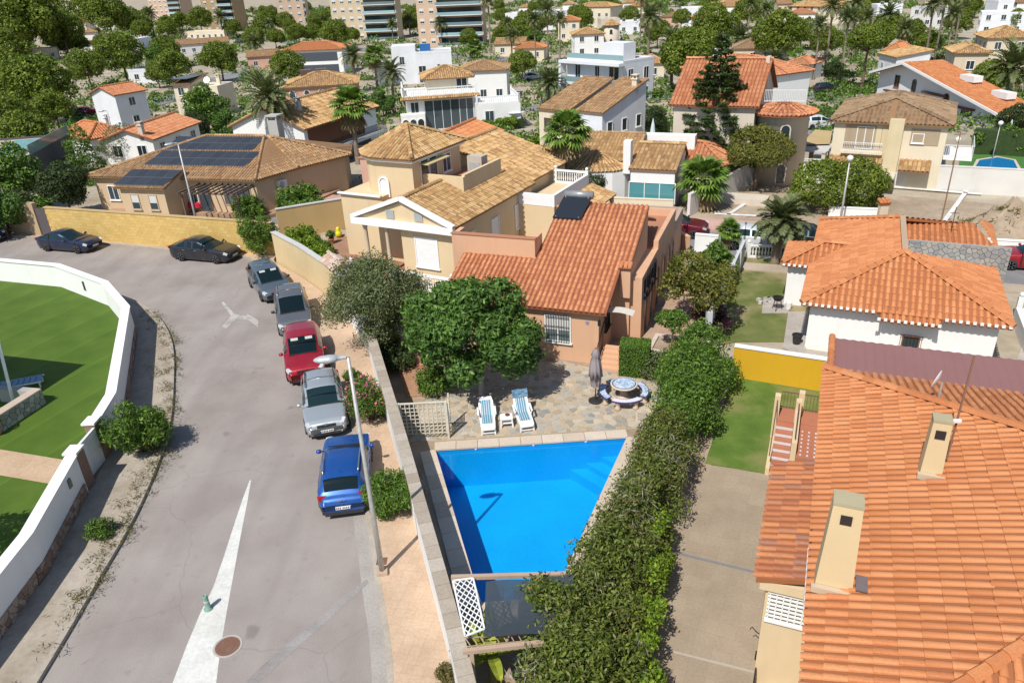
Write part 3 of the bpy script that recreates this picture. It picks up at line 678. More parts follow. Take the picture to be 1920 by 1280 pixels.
# ---------------------------------------------------------------- kerbs and pavements
kerb_m = ground_mat('kerb_concrete', [(0.3, (0.36, 0.32, 0.27)), (0.6, (0.45, 0.40, 0.33))], 1.0, 10, 0.9, 0.3)
struct(ribbon('kerb', KL, offset(KL, 0.16), 0.13, kerb_m, z0=-0.04)); struct(ribbon('kerb', offset(KR, -0.16), KR, 0.13, kerb_m, z0=-0.04))
def paving_mat(name, c1, c2, sx, sy, rot, mortar=(0.25, 0.2, 0.16), ms=0.012):
    m, t, b, o = _mat(name); b.inputs['Roughness'].default_value = 0.85; b.inputs['Specular IOR Level'].default_value = 0.3
    br = t.nodes.new('ShaderNodeTexBrick'); br.offset = 0.0; br.inputs['Color1'].default_value = (*c1, 1); br.inputs['Color2'].default_value = (*c2, 1); br.inputs['Mortar'].default_value = (*mortar, 1)
    br.inputs['Scale'].default_value = 1; br.inputs['Mortar Size'].default_value = ms; br.inputs['Brick Width'].default_value = sx; br.inputs['Row Height'].default_value = sy; br.inputs['Bias'].default_value = 0
    c = t.nodes.new('ShaderNodeTexCoord'); mp = t.nodes.new('ShaderNodeMapping'); mp.inputs['Rotation'].default_value = (0, 0, rot); t.links.new(c.outputs['Object'], mp.inputs[0]); t.links.new(mp.outputs[0], br.inputs['Vector'])
    n1 = noise(t, 0.5, 6); n2 = noise(t, 14, 3)
    col = mixc(t, 0.55, br.outputs[0], ramp(t, n1, [(0.3, (0.62, 0.6, 0.58)), (0.7, (1.05,) * 3)]), 'MULTIPLY'); col = mixc(t, 0.4, col, ramp(t, n2, [(0.3, (0.7,) * 3), (0.65, (1.08,) * 3)]), 'MULTIPLY')
    t.links.new(col, b.inputs['Base Color']); bump(t, b, br.outputs['Fac'], -0.3, 0.004); return m
side_r = paving_mat('pink_paving', (0.56, 0.40, 0.275), (0.60, 0.44, 0.31), 0.3, 0.3, R(14), (0.47, 0.345, 0.24), 0.006)
WALLR = [(-0.9, 9.0), (-1.97, 13.69), (-3.3, 18.8), (-4.61, 23.74), (-5.95, 28.6), (-7.13, 33.0)]           # street foot of the pool garden wall
WALLY = [(-7.13, 33.0), (-9.4, 38.3), (-12.6, 43.2), (-15.3, 46.6)]
kin = offset(KR, -0.16); i1 = 60
outer = [p for p in kin if p[1] < 50.5 and p[0] > -20]
inner = smooth([(-0.9, 6), (-0.9, 9)] + WALLR[1:] + WALLY[1:] + [(-15.9, 48.6), (-19.6, 51.2)], 5)
struct(MB().prism(outer + inner[::-1], -0.04, 0.125).build('pavement', side_r))
far_out = [p for p in kin if p[0] <= -19.9]; ywl = [(-19.9, 50.95), (-24, 52.1), (-33.8, 54.9), (-42, 58.4), (-60, 65.5)]
struct(MB().prism(far_out + ywl[::-1], -0.04, 0.12).build('pavement', ground_mat('far_pavement', [(0.3, (0.40, 0.32, 0.24)), (0.6, (0.50, 0.42, 0.33))], 0.6, 9)))
# left pavement between garden wall and street, rough concrete
GW = [(-46, 50.0), (-31.8, 45.2), (-27.5, 43.7), (-22.9, 40.2), (-19.95, 36.3), (-16.45, 27.0), (-16.15, 24.9), (-15.75, 22.3), (-15.05, 18.3), (-15.0, 15.5), (-15.2, 6)]   # street foot of the white garden wall
lk = offset(KL, 0.16); lk = [p for p in lk if p[1] < 47]
struct(MB().prism(lk + [p for p in GW if p[1] < 46], -0.04, 0.12).build('pavement', ground_mat('worn_concrete', [(0.28, (0.30, 0.255, 0.20)), (0.5, (0.40, 0.35, 0.29)), (0.7, (0.46, 0.41, 0.35))], 0.9, 6, 0.95, 0.5, 0.3, (0.75, 0.7, 0.62))))
# ---------------------------------------------------------------- white garden wall on the left, with stone foot and gate
white = WHITE()
stone_m = pieces('rubble_stone', [(0, (0.23, 0.14, 0.10)), (0.5, (0.34, 0.22, 0.16)), (1, (0.42, 0.32, 0.25))], 0.9, 0.4, (0.2, 0.17, 0.14), 4, 18, 0.3)
def voronoi(pts, poly, gap=0.02):
    """cells of the points inside a convex outline, shrunk by the joint"""
    P = np.array(pts); out = []
    for i, p in enumerate(P):
        d = np.sum((P - p) ** 2, 1); nb = np.argsort(d)[1:15]; c = [np.array(q, float) for q in poly]
        for j in nb:
            q = P[j]; mid = (p + q) / 2; nrm = (q - p) / math.sqrt(max(d[j], 1e-9)); lim = (mid @ nrm) - gap; nc = []
            for k in range(len(c)):
                a, b = c[k], c[(k + 1) % len(c)]; da, db = a @ nrm - lim, b @ nrm - lim
                if da <= 0: nc.append(a)
                if da * db < 0: nc.append(a + (b - a) * (da / (da - db)))
            c = nc
            if len(c) < 3: break
        if len(c) >= 3: out.append([tuple(q) for q in c])
    return out
def wall_run(root, pts, h, th, mat, coping=None, cw=0.06, ch=0.06, z0=-0.1, name='wall', side=1):
    """wall along its street foot; thickness to the left of the way it runs when side is 1"""
    o = offset(pts, th * side); ribbon(name, *((o, pts) if side > 0 else (pts, o)), h, mat, root, z0)
    if coping is not None: a = offset(pts, -cw * side); b = offset(pts, (th + cw) * side); ribbon('coping', *((b, a) if side > 0 else (a, b)), h + ch, coping, root, h + 0.002)
gwall = thing('garden_wall', 'tall white rendered garden wall with stone foot curving round the green lawn', 'wall', (-20, 36.3, 0))
gl = lambda P: [(p[0] + 20, p[1] - 36.3) for p in P]
wall_run(gwall, gl(GW[:6] + [(-16.15, 25.0)]), 1.66, 0.3, white, white, side=-1); wall_run(gwall, gl([(-15.8, 22.5)] + GW[8:]), 1.66, 0.3, white, white, side=-1)
st = MB(); rg = random.Random(3)
for a, b in list(zip(GW[3:6], GW[4:7])) + list(zip(GW[7:-1], GW[8:])):
    a = np.array(a); b = np.array(b); L = np.linalg.norm(b - a); d = (b - a) / L; nrm = np.array([-d[1], d[0]]); n = int(L / 0.24)
    cells = voronoi([(L * (i + rg.uniform(.1, .9)) / n, (j + rg.uniform(.1, .9)) * 0.2) for i in range(n) for j in range(3)], [(0, 0), (L, 0), (L, 0.62), (0, 0.62)], 0.012)
    for c in cells:
        dp = rg.uniform(0.03, 0.07); i0 = len(st.v); k = len(c)
        for dd in (0.0, dp):
            for (u, z) in c: p = a + d * u + nrm * dd + np.array([-20, 36.3]) * -1; st.v.append((p[0], p[1], z - 0.02))
        st.f.append(tuple(i0 + k + q for q in range(k))); st.f += [(i0 + q, i0 + (q + 1) % k, i0 + k + (q + 1) % k, i0 + k + q) for q in range(k)]
tag(st.build('stone_foot', stone_m, gwall), kind='stuff')
for i, (x, y) in enumerate(((-24.9, 41.6), (-21.2, 38.3))):      # narrow slots in the wall
    a = R(-40 if i == 0 else -55); MB().cbox(x + 20 - 0.12 * math.cos(a + 1.57), y - 36.3 - 0.12 * math.sin(a + 1.57) - 0.05, 1.05, 0.14, 0.2, 0.55, Matrix.Rotation(a, 3, 'Z')).build('slot', flat('dark_slot', (0.05, 0.05, 0.05), 0.8), gwall)
gate = thing('garden_gate', 'white panelled double gate between two stone-faced pillars in the garden wall', 'gate', (-15.95, 23.7, 0))
for (x, y) in ((-16.12, 24.75), (-15.8, 22.75)):
    pl = MB().box(x - .38 + 15.95, x + .02 + 15.95, y - .25 - 23.7, y + .25 - 23.7, -0.1, 1.72).build('pillar', stone_m, gate); MB().box(x - .45 + 15.95, x + .06 + 15.95, y - .3 - 23.7, y + .3 - 23.7, 1.722, 1.80).build('pillar_cap', white, pl)
for q in (0, 1):
    y0 = -0.68 + q * 0.74; pn = MB().box(-.2 - 0.05 + .15 * (0), -.15, y0, y0 + 0.72, 0.12, 1.6)
    for z in (0.3, 0.85, 1.4): pn.box(-.148, -.135, y0 + .05, y0 + .67, z - .03, z + .03)
    pn.build('gate_leaf', flat('gate_white', (0.72, 0.74, 0.75), 0.45), gate)
MB().box(-.3, 0.12, -0.72, 0.80, -0.05, 0.115).build('step', stone_m, gate)
# letter box on the wall beside the gate
lb = thing('letter_box', 'small green letter box fixed to the white garden wall beside the gate', 'letter box', (-15.62, 21.4, 1.1)); MB().box(0.0, 0.06, -0.1, 0.1, 0, 0.34).box(0.06, 0.07, -0.08, 0.08, 0.24, 0.27).build('case', flat('letter_green', (0.10, 0.16, 0.12), 0.5), lb)
MB().box(0.0, 0.04, -0.28, -0.18, 0.08, 0.22).build('bell_plate', flat('steel_plate', (0.5, 0.5, 0.5), 0.3, 0.8), lb)
# ---------------------------------------------------------------- lawn of the left garden
def lawn_mat(name, a, b_, c_, stripe=0.0, patch=None, rot=0.4):
    m, t, b, o = _mat(name); b.inputs['Roughness'].default_value = 0.8; b.inputs['Specular IOR Level'].default_value = 0.2
    n1 = noise(t, 0.7, 5); n2 = noise(t, 40, 2); n3 = noise(t, 0.35, 4)
    col = ramp(t, n1, [(0.3, a), (0.55, b_), (0.75, c_)])
    if stripe:
        wv = t.nodes.new('ShaderNodeTexWave'); wv.wave_profile = 'SAW'; wv.inputs['Scale'].default_value = 0.13; wv.inputs['Distortion'].default_value = 0.15
        c = t.nodes.new('ShaderNodeTexCoord'); mp = t.nodes.new('ShaderNodeMapping'); mp.inputs['Rotation'].default_value = (0, 0, rot); t.links.new(c.outputs['Object'], mp.inputs[0]); t.links.new(mp.outputs[0], wv.inputs[0])
        col = mixc(t, stripe, col, ramp(t, wv.outputs[1], [(0.0, (0.8, 0.85, 0.7)), (0.92, (1.12,) * 3), (0.98, (1.5, 1.5, 1.6))]), 'MULTIPLY')
    if patch: col = mixc(t, ramp(t, n3, [(0.46, (0, 0, 0)), (0.66, (0.85,) * 3)]), col, patch)
    col = mixc(t, 0.5, col, ramp(t, n2, [(0.3, (0.55,) * 3), (0.7, (1.15,) * 3)]), 'MULTIPLY')
    t.links.new(col, b.inputs['Base Color']); bump(t, b, n2, 0.6, 0.03); MATS[name] = m; return m
turf = lawn_mat('artificial_turf', (0.066, 0.125, 0.014), (0.085, 0.147, 0.018), (0.105, 0.168, 0.026), 0.4)
gin = offset(GW, -0.28)
struct(MB().prism([(p[0], p[1]) for p in gin] + [(-60, 6), (-60, 55)], -0.04, 0.30).build('lawn', turf))
struct(MB().prism([at(-60, 832, .304)[:2], at(122, 862, .304)[:2], at(104, 908, .304)[:2], at(-60, 880, .304)[:2]], 0.2, 0.306).build('garden_path', ground_mat('path_pink', [(0.3, (0.47, 0.33, 0.21)), (0.6, (0.54, 0.39, 0.26))], 1.5, 12)))
# ================================================================== THE POOL GARDEN
pw = thing('pool_garden_wall', 'long white wall with stone slab coping between the pavement and the pool', 'wall', (-4.61, 23.74, 0))
wl = [(p[0] + 4.61, p[1] - 23.74) for p in smooth(WALLR, 5)]
o_ = offset(wl, -0.30); ribbon('wall', wl, o_, 1.70, plaster('white_garden', (0.78, 0.78, 0.76), dirt=0.3), pw, -0.1)
cop_m = pieces('coping_stone', [(0, (0.36, 0.30, 0.235)), (0.5, (0.43, 0.37, 0.295)), (1, (0.48, 0.42, 0.35))], 0.85, 0.35, (0.27, 0.24, 0.2), 3, 14, 0.25)
acc = 0.0; ca, cb = offset(wl, 0.05), offset(wl, -0.36)
seg = []
for i in range(len(wl) - 1):
    L = math.dist(wl[i], wl[i + 1]); n = max(1, int(round(L / 0.55)))
    for q in range(n): seg.append((i, q / n, (q + 0.97) / n))
for (i, t0, t1) in seg:
    lp = lambda S, t: (S[i][0] + (S[i + 1][0] - S[i][0]) * t, S[i][1] + (S[i + 1][1] - S[i][1]) * t)
    MB().prism([lp(ca, t0), lp(cb, t0), lp(cb, t1), lp(ca, t1)], 1.702, 1.765).build('coping_slab', cop_m, pw)
# garden floor under patio and beds
gs = holed(MB(), [(-0.7, 10), (2.6, 10.5), (9.4, 28.6), (-6.0, 29.5)], -.012); gs.poly([(-6.0, 29.5, -.012), (9.4, 28.6, -.012), (5.2, 31.6, -.012), (-2.5, 36, -.012), (-6.6, 32.6, -.012)])
struct(gs.build('garden_soil', ground_mat('garden_soil_m', [(0.3, (0.30, 0.22, 0.15)), (0.6, (0.42, 0.33, 0.24))], 0.8, 8)))
# ---------------------------------------------------------------- pool
PTL, PTR, PBR, PBL = (-3.22, 24.2), (4.36, 24.45), (0.85, 16.2), (-1.32, 16.2)
pool = thing('swimming_pool', 'wedge-shaped swimming pool of bright blue water with pale slab edging', 'pool', (0, 21, 0)); pl_ = lambda p: (p[0], p[1] - 21)
def pooltile():
    m, t, b, o = _mat('pool_tile'); b.inputs['Roughness'].default_value = 0.4
    n = noise(t, 0.6, 3); nf = noise(t, 9, 2)
    col = ramp(t, n, [(0.3, (0.003, 0.36, 0.76)), (0.7, (0.004, 0.41, 0.82))]); col = mixc(t, 0.25, col, ramp(t, nf, [(0.35, (0.8,) * 3), (0.65, (1.1,) * 3)]), 'MULTIPLY')
    t.links.new(col, b.inputs['Base Color']); return m
ptile = pooltile(); inner_ = [pl_(p) for p in POOL]; m = MB(); zf = -1.8
m.poly([(p[0], p[1], zf) for p in inner_])
for i in range(4):
    a, b = inner_[i], inner_[(i + 1) % 4]; m.quad((a[0], a[1], 0.02), (b[0], b[1], 0.02), (b[0], b[1], zf), (a[0], a[1], zf))
m.build('basin', ptile, pool)
for k, (e, zt) in enumerate(((2.0, -1.35), (1.45, -1.1), (0.9, -0.85))):       # corner steps
    c = np.array(pl_(PTR)); a = c + e * 1.15 * np.array([-1.0, -0.03]); b = c + e * np.array([-0.39, -0.92]); MB().prism([tuple(c), tuple(a), tuple(b)], zf + 0.003 * (k + 1), zt).build('step', ptile, pool)
def watermat():
    m = bpy.data.materials.new('pool_water'); m.use_nodes = True; t = m.node_tree; t.nodes.clear(); o = t.nodes.new('ShaderNodeOutputMaterial')
    tr = t.nodes.new('ShaderNodeBsdfTransparent'); tr.inputs[0].default_value = (0.80, 0.95, 0.99, 1); gl = t.nodes.new('ShaderNodeBsdfGlossy'); gl.inputs['Roughness'].default_value = 0.03
    fr = t.nodes.new('ShaderNodeFresnel'); fr.inputs['IOR'].default_value = 1.33; mx = t.nodes.new('ShaderNodeMixShader'); n = noise(t, 5, 3); bp = t.nodes.new('ShaderNodeBump'); bp.inputs['Strength'].default_value = 0.12; bp.inputs['Distance'].default_value = 0.05
    t.links.new(n, bp.inputs['Height']); t.links.new(bp.outputs[0], gl.inputs['Normal']); t.links.new(bp.outputs[0], fr.inputs['Normal'])
    t.links.new(fr.outputs[0], mx.inputs[0]); t.links.new(tr.outputs[0], mx.inputs[1]); t.links.new(gl.outputs[0], mx.inputs[2]); t.links.new(mx.outputs[0], o.inputs[0]); return m
MB().poly([(p[0], p[1], -0.10) for p in inner_]).build('water', watermat(), pool)
slab_m = pieces('pool_slab', [(0, (0.56, 0.455, 0.35)), (0.5, (0.62, 0.52, 0.41)), (1, (0.66, 0.57, 0.47))], 0.8, 0.25, (0.42, 0.36, 0.3), 2, 16, 0.15)
for (a, b, wd, out) in ((PTL, PTR, 0.50, (0, 1)), (PBL, PTL, 0.56, (-1, -0.2)), (PTR, PBR, 0.55, (1, -0.4)), (PBR, PBL, 0.5, (0, -1))):
    a = np.array(pl_(a)); b = np.array(pl_(b)); L = np.linalg.norm(b - a); d = (b - a) / L; nn = np.array([-d[1], d[0]]); nn = nn if nn @ np.array(out) > 0 else -nn; n = int(round(L / 0.86))
    for i in range(n):
        p0 = a + d * (L * i / n + 0.008); p1 = a + d * (L * (i + 1) / n - 0.008); MB().prism([tuple(p0 - nn * 0.04), tuple(p1 - nn * 0.04), tuple(p1 + nn * wd), tuple(p0 + nn * wd)], -0.02, 0.045).build('edging_slab', slab_m, pool)
for (px, py) in ((892, 841), (1000, 833), (1098, 825)):
    p = at(px, py, -0.02); MB().lathe([(0.05, -0.02), (0.05, 0.0), (0.001, 0.01)], 10, (p[0], PTL[1] - 21 + (p[0] + 3.2) * 0.033 - 0.012, -0.04), 'y').build('inlet', white, pool)
for sx in (-0.62, -0.12):
    MB().tube([(sx, -4.85, -0.9), (sx, -4.85, 0.35), (sx, -4.95, 0.55), (sx, -5.2, 0.55), (sx, -5.35, 0.35), (sx, -5.35, 0.0)], 0.022, 8).build('ladder_rail', flat('chrome', (0.7, 0.7, 0.7), 0.15, 1.0), pool, True)
# ---------------------------------------------------------------- crazy paving
patio = struct(MB().prism([(-4.3, 24.86), (5.3, 25.08), (6.7, 28.2), (2.4, 31.0), (-3.4, 31.4)], -0.011, 0.012).build('patio', ground_mat('patio_mortar', [(0.3, (0.50, 0.43, 0.33)), (0.6, (0.60, 0.53, 0.42))], 2, 14)))
rg = random.Random(8); pts = []
for _ in range(9000):
    p = (rg.uniform(-4.3, 6.7), rg.uniform(24.8, 31.4)); d2 = min([1] + [(p[0] - q[0]) ** 2 + (p[1] - q[1]) ** 2 for q in pts])
    if d2 > 0.04 + 0.06 * rg.random() ** 2: pts.append(p)
cells = voronoi(pts, [(-4.28, 24.87), (5.28, 25.09), (6.68, 28.2), (2.39, 30.98), (-3.38, 31.38)], 0.016)
flag_m = pieces('flagstone', [(0, (0.25, 0.265, 0.255)), (0.25, (0.42, 0.33, 0.225)), (0.5, (0.53, 0.42, 0.29)), (0.75, (0.38, 0.37, 0.335)), (1, (0.60, 0.50, 0.37))], 0.8, 0.35, (0.30, 0.26, 0.2), 3, 12, 0.3)
cells.sort(key=lambda c: sum(q[1] for q in c) / len(c)); rest = MB()
for i, c in enumerate(cells):
    z = 0.02 + rg.uniform(0, 0.012)
    if i < 300: MB().prism(c, 0.005, z).build('flagstone', flag_m, patio)
    else: rest.prism(c, 0.005, z)
tag(rest.build('flagstone_field', flag_m, patio), kind='stuff')
hatch = thing('floor_hatch', 'square pale hatch cover let into the crazy paving by the pool corner', 'hatch', at(1212, 783)); MB().box(-.42, .42, -.36, .36, 0, 0.045).build('frame', slab_m, hatch, rot=(0, 0, R(-8))); MB().box(-.36, .36, -.30, .30, 0.03, 0.055).build('lid', cop_m, hatch, rot=(0, 0, R(-8)))
# brick-edged bed along the wall
bed = thing('brick_edging', 'low terracotta brick edging of the planting bed inside the pool wall', 'edging', at(797, 720)); brick_m = pieces('edging_brick', [(0, (0.36, 0.155, 0.085)), (1, (0.50, 0.25, 0.15))], 0.85)
b0, b1 = np.array(at(772, 655)[:2]), np.array(at(812, 742)[:2]); bl = np.linalg.norm(b1 - b0); bd = (b1 - b0) / bl; an = math.atan2(bd[1], bd[0]); c0 = np.array(at(797, 720)[:2])
for i in range(int(bl / 0.27)):
    p = b0 + bd * (i + 0.5) * 0.27 - c0; MB().box(-.125, .125, -.16, .16, 0, 0.16).build('brick', brick_m, bed, loc=(p[0], p[1], 0), rot=(0, 0, an))
struct(MB().prism([at(735, 655)[:2], at(770, 655)[:2], at(806, 742)[:2], at(762, 745)[:2]], -0.01, 0.06).build('planting_bed', ground_mat('terracotta_soil', [(0.3, (0.33, 0.18, 0.10)), (0.6, (0.44, 0.26, 0.16))], 1.5, 12)))
# ---------------------------------------------------------------- lattice screen by the pool
cream = flat('cream_wood', (0.66, 0.60, 0.47), 0.7, var=0.1)
tr = thing('trellis_screen', 'cream square-lattice trellis screen standing between the pool wall and the patio', 'trellis', (-3.55, 24.98, 0))
for x in (-0.98, 0.86): MB().box(x - .04, x + .04, -.04, .04, -0.05, 1.72).build('post', cream, tr)
for i in range(11): MB().box(-0.92 + i * 0.171, -0.885 + i * 0.171, -0.012, 0.012, 0.25, 1.66).build('slat', cream, tr)
for i in range(9): MB().box(-0.94, 0.82, 0.013, 0.03, 0.27 + i * 0.168, 0.303 + i * 0.168).build('slat', cream, tr)
MB().box(-0.95, 0.83, -.02, .035, 1.661, 1.71).build('top_rail', cream, tr)
tr2 = thing('trellis_screen', 'narrow cream lattice side panel turned at a right angle to the square trellis', 'trellis', (-2.66, 24.96, 0))
for y in (0.12, 0.92): MB().box(-.03, .03, y - .03, y + .03, -0.05, 1.55).build('post', cream, tr2)
for i in range(9): MB().box(-.012, .012, 0.15, 0.89, 0.25 + i * 0.14, 0.28 + i * 0.14).build('slat', cream, tr2)
# ---------------------------------------------------------------- loungers and their table
pvc = flat('white_plastic', (0.80, 0.80, 0.79), 0.45, var=0.03)
def stripe_mat():
    m, t, b, o = _mat('striped_canvas'); b.inputs['Roughness'].default_value = 0.85; c = t.nodes.new('ShaderNodeTexCoord'); s = t.nodes.new('ShaderNodeSeparateXYZ'); t.links.new(c.outputs['Object'], s.inputs[0])
    mu = _n_(t, 'ShaderNodeMath', operation='MULTIPLY', inp={1: 11.0}); t.links.new(s.outputs[0], mu.inputs[0]); f = _n_(t, 'ShaderNodeMath', operation='FRACT'); t.links.new(mu.outputs[0], f.inputs[0])
    r = ramp(t, f.outputs[0], [(0.0, (0.72, 0.74, 0.74)), (0.22, (0.72, 0.74, 0.74)), (0.24, (0.03, 0.15, 0.26)), (0.42, (0.03, 0.15, 0.26)), (0.44, (0.13, 0.33, 0.42)), (0.75, (0.13, 0.33, 0.42)), (0.77, (0.03, 0.15, 0.26))])
    r.node.color_ramp.interpolation = 'CONSTANT'; t.links.new(r, b.inputs['Base Color']); return m
canvas = stripe_mat()
def lounger(label, loc, rz, back=38):
    t = thing('sun_lounger', label, 'sun lounger', loc, rz, 'sun loungers by the pool')
    prof = [(0.0, 0.30), (0.10, 0.345), (0.5, 0.335), (1.05, 0.32)]; b = R(back)
    for s in (0.3, 0.6, 0.82): prof.append((1.05 + s * math.cos(b), 0.32 + s * math.sin(b)))
    m = MB(); wd = [0.24, 0.29, 0.31, 0.31, 0.31, 0.30, 0.24]
    for k in range(len(prof) - 1):
        (y0, z0), (y1, z1) = prof[k], prof[k + 1]; a, c = wd[k], wd[k + 1]; i = len(m.v)
        m.v += [(-a, y0, z0), (a, y0, z0), (c, y1, z1), (-c, y1, z1), (-a, y0, z0 - .05), (a, y0, z0 - .05), (c, y1, z1 - .05), (-c, y1, z1 - .05)]
        m.f += [(i, i + 1, i + 2, i + 3), (i + 7, i + 6, i + 5, i + 4), (i, i + 4, i + 5, i + 1), (i + 1, i + 5, i + 6, i + 2), (i + 2, i + 6, i + 7, i + 3), (i + 3, i + 7, i + 4, i)]
    m.build('shell', pvc, t); c = MB()
    for k in range(1, len(prof) - 1):
        (y0, z0), (y1, z1) = prof[k], prof[k + 1]
        if k == 1: y0, z0 = 0.38, 0.338
        if k == len(prof) - 2: y1, z1 = y0 + (y1 - y0) * .25, z0 + (z1 - z0) * .25
        c.quad((-.215, y0, z0 + .012), (.215, y0, z0 + .012), (.215, y1, z1 + .012), (-.215, y1, z1 + .012))
    c.build('canvas', canvas, t)
    for sx in (-1, 1):
        for y in (0.10, 1.22): MB().bar((sx * .26, y, 0.3), (sx * .27, y - 0.02, 0), .06, .06).build('leg', pvc, t)
        MB().bar((sx * .35, 0.78, 0.50), (sx * .35, 1.3, 0.56), .07, .035).bar((sx * .35, 0.84, 0.5), (sx * .30, 0.86, 0.30), .05, .05).bar((sx * .35, 1.27, 0.55), (sx * .30, 1.3, 0.3), .05, .05).build('armrest', pvc, t)
    MB().bar((-.26, 0.08, 0.08), (.26, 0.08, 0.08), .04, .04).build('stretcher', pvc, t)
    MB().lathe([(0.03, -0.03), (0.10, -0.03), (0.10, 0.03), (0.03, 0.03)], 14, (-0.36, 1.42, 0.1), 'y').build('wheel', flat('grey_plastic', (0.45, 0.45, 0.45), 0.5), t)
    return t
lounger('white lounger with striped blue canvas beside the trellis, its headrest bare', (-1.10, 24.98, 0.03), R(4))
l2 = lounger('white lounger with striped blue canvas and a dark blue towel over its headrest', (0.45, 25.08, 0.03), R(9), 44)
tw = MB(); b = R(44)
for i in range(5):
    for j in range(4):
        f = lambda i, j: (-.31 + .13 * i, 1.05 + (0.62 + 0.085 * j) * math.cos(b) - .02, .32 + (0.62 + 0.085 * j) * math.sin(b) + .045 + 0.02 * math.sin(i * 2.1 + j))
        tw.quad(f(i, j), f(i + 1, j), f(i + 1, j + 1), f(i, j + 1))
tt = thing('towel', 'dark blue patterned towel hung over the headrest of a lounger', 'towel', (0.45, 25.08, 0.03), R(9)); tw.build('cloth', pieces('towel_blue', [(0, (0.05, 0.12, 0.22)), (1, (0.16, 0.30, 0.42))], 0.9), tt)
st_ = thing('side_table', 'small white plastic side table with a shelf between the two loungers', 'side table', (-0.38, 25.72, 0.03), R(3))
MB().box(-.25, .25, -.22, .22, .36, .41).build('top', pvc, st_); MB().box(-.21, .21, -.18, .18, .16, .19).build('shelf', pvc, st_)
for sx in (-1, 1):
    for sy in (-1, 1): MB().bar((sx * .21, sy * .18, .37), (sx * .25, sy * .21, 0), .06, .06).build('leg', pvc, st_)
ash = thing('ashtray', 'round dark red ashtray on the white side table', 'ashtray', (-0.33, 25.80, 0.44)); MB().lathe([(0.001, 0.008), (0.07, 0.01), (0.085, 0.04), (0.095, 0.04), (0.09, 0.0), (0.001, 0.0)], 16).build('bowl', flat('dark_red_clay', (0.16, 0.04, 0.05), 0.4), ash)
# ---------------------------------------------------------------- closed parasol
pp = thing('parasol', 'closed taupe parasol on a round black base beside the mosaic table', 'parasol', (3.42, 27.25, 0.03)); dk = flat('dark_metal', (0.04, 0.04, 0.045), 0.4, 0.6)
MB().lathe([(0.30, 0.0), (0.30, 0.05), (0.24, 0.08), (0.05, 0.10), (0.045, 0.28), (0.001, 0.29)], 20).build('base', flat('black_plastic', (0.025, 0.025, 0.027), 0.5), pp); MB().tube([(0, 0, 0.05), (0, 0, 2.45)], 0.024, 8).build('pole', dk, pp)
cv = MB(); n = 24
prof = [(0.05, 2.5), (0.12, 2.38), (0.16, 2.2), (0.12, 2.12), (0.18, 1.9), (0.22, 1.55), (0.26, 1.2), (0.21, 1.19), (0.20, 0.95), (0.16, 0.72)]
for (r, z) in prof:
    for j in range(n):
        a = 2 * math.pi * j / n; rr = r * (1 + 0.28 * math.cos(a * 8 + z) * (1 if z < 2.3 else 0.3)); cv.v.append((rr * math.cos(a), rr * math.sin(a), z + 0.04 * math.sin(a * 4) * (z < 1)))
for k in range(len(prof) - 1):
    for j in range(n): cv.f.append((k * n + j, (k + 1) * n + j, (k + 1) * n + (j + 1) % n, k * n + (j + 1) % n))
cv.build('canopy', plaster('taupe_cloth', (0.30, 0.26, 0.265), 0.9, 0.08, 0.1), pp, True)
# ---------------------------------------------------------------- mosaic table and its four curved benches
def mosaic():
    m, t, b, o = _mat('mosaic_tile'); b.inputs['Roughness'].default_value = 0.2; v = t.nodes.new('ShaderNodeTexVoronoi'); v.inputs['Scale'].default_value = 13; v.distance = 'CHEBYCHEV'; c = t.nodes.new('ShaderNodeTexCoord'); t.links.new(c.outputs['Object'], v.inputs['Vector'])
    s = t.nodes.new('ShaderNodeSeparateColor'); t.links.new(v.outputs['Color'], s.inputs[0]); col = ramp(t, s.outputs[0], [(0, (0.55, 0.62, 0.70)), (0.45, (0.16, 0.30, 0.50)), (0.6, (0.38, 0.50, 0.62)), (0.85, (0.62, 0.66, 0.70))]); t.links.new(col, b.inputs['Base Color']); return m
mos = mosaic(); rimblue = flat('rim_blue', (0.045, 0.04, 0.16), 0.35); conc = plaster('cast_stone', (0.58, 0.44, 0.33), 0.85, 0.1, 0.2)
tc = at(1170, 719, 0.76); tb = thing('mosaic_table', 'round stone garden table with a blue and white mosaic top', 'table', (tc[0], tc[1], 0.03))
MB().lathe([(0.34, 0), (0.34, 0.06), (0.20, 0.14), (0.14, 0.35), (0.24, 0.58), (0.30, 0.68)], 20).build('pedestal', conc, tb, True); MB().lathe([(0.001, 0.67), (0.54, 0.67), (0.565, 0.70), (0.565, 0.735), (0.545, 0.745), (0.50, 0.745)], 32).build('rim', plaster('cream_rim', (0.62, 0.54, 0.44)), tb)
MB().lathe([(0.501, 0.74), (0.501, 0.748), (0.46, 0.748)], 32).build('border', rimblue, tb); MB().lathe([(0.001, 0.72), (0.46, 0.72), (0.46, 0.752), (0.001, 0.752)], 32).build('top', mos, tb)
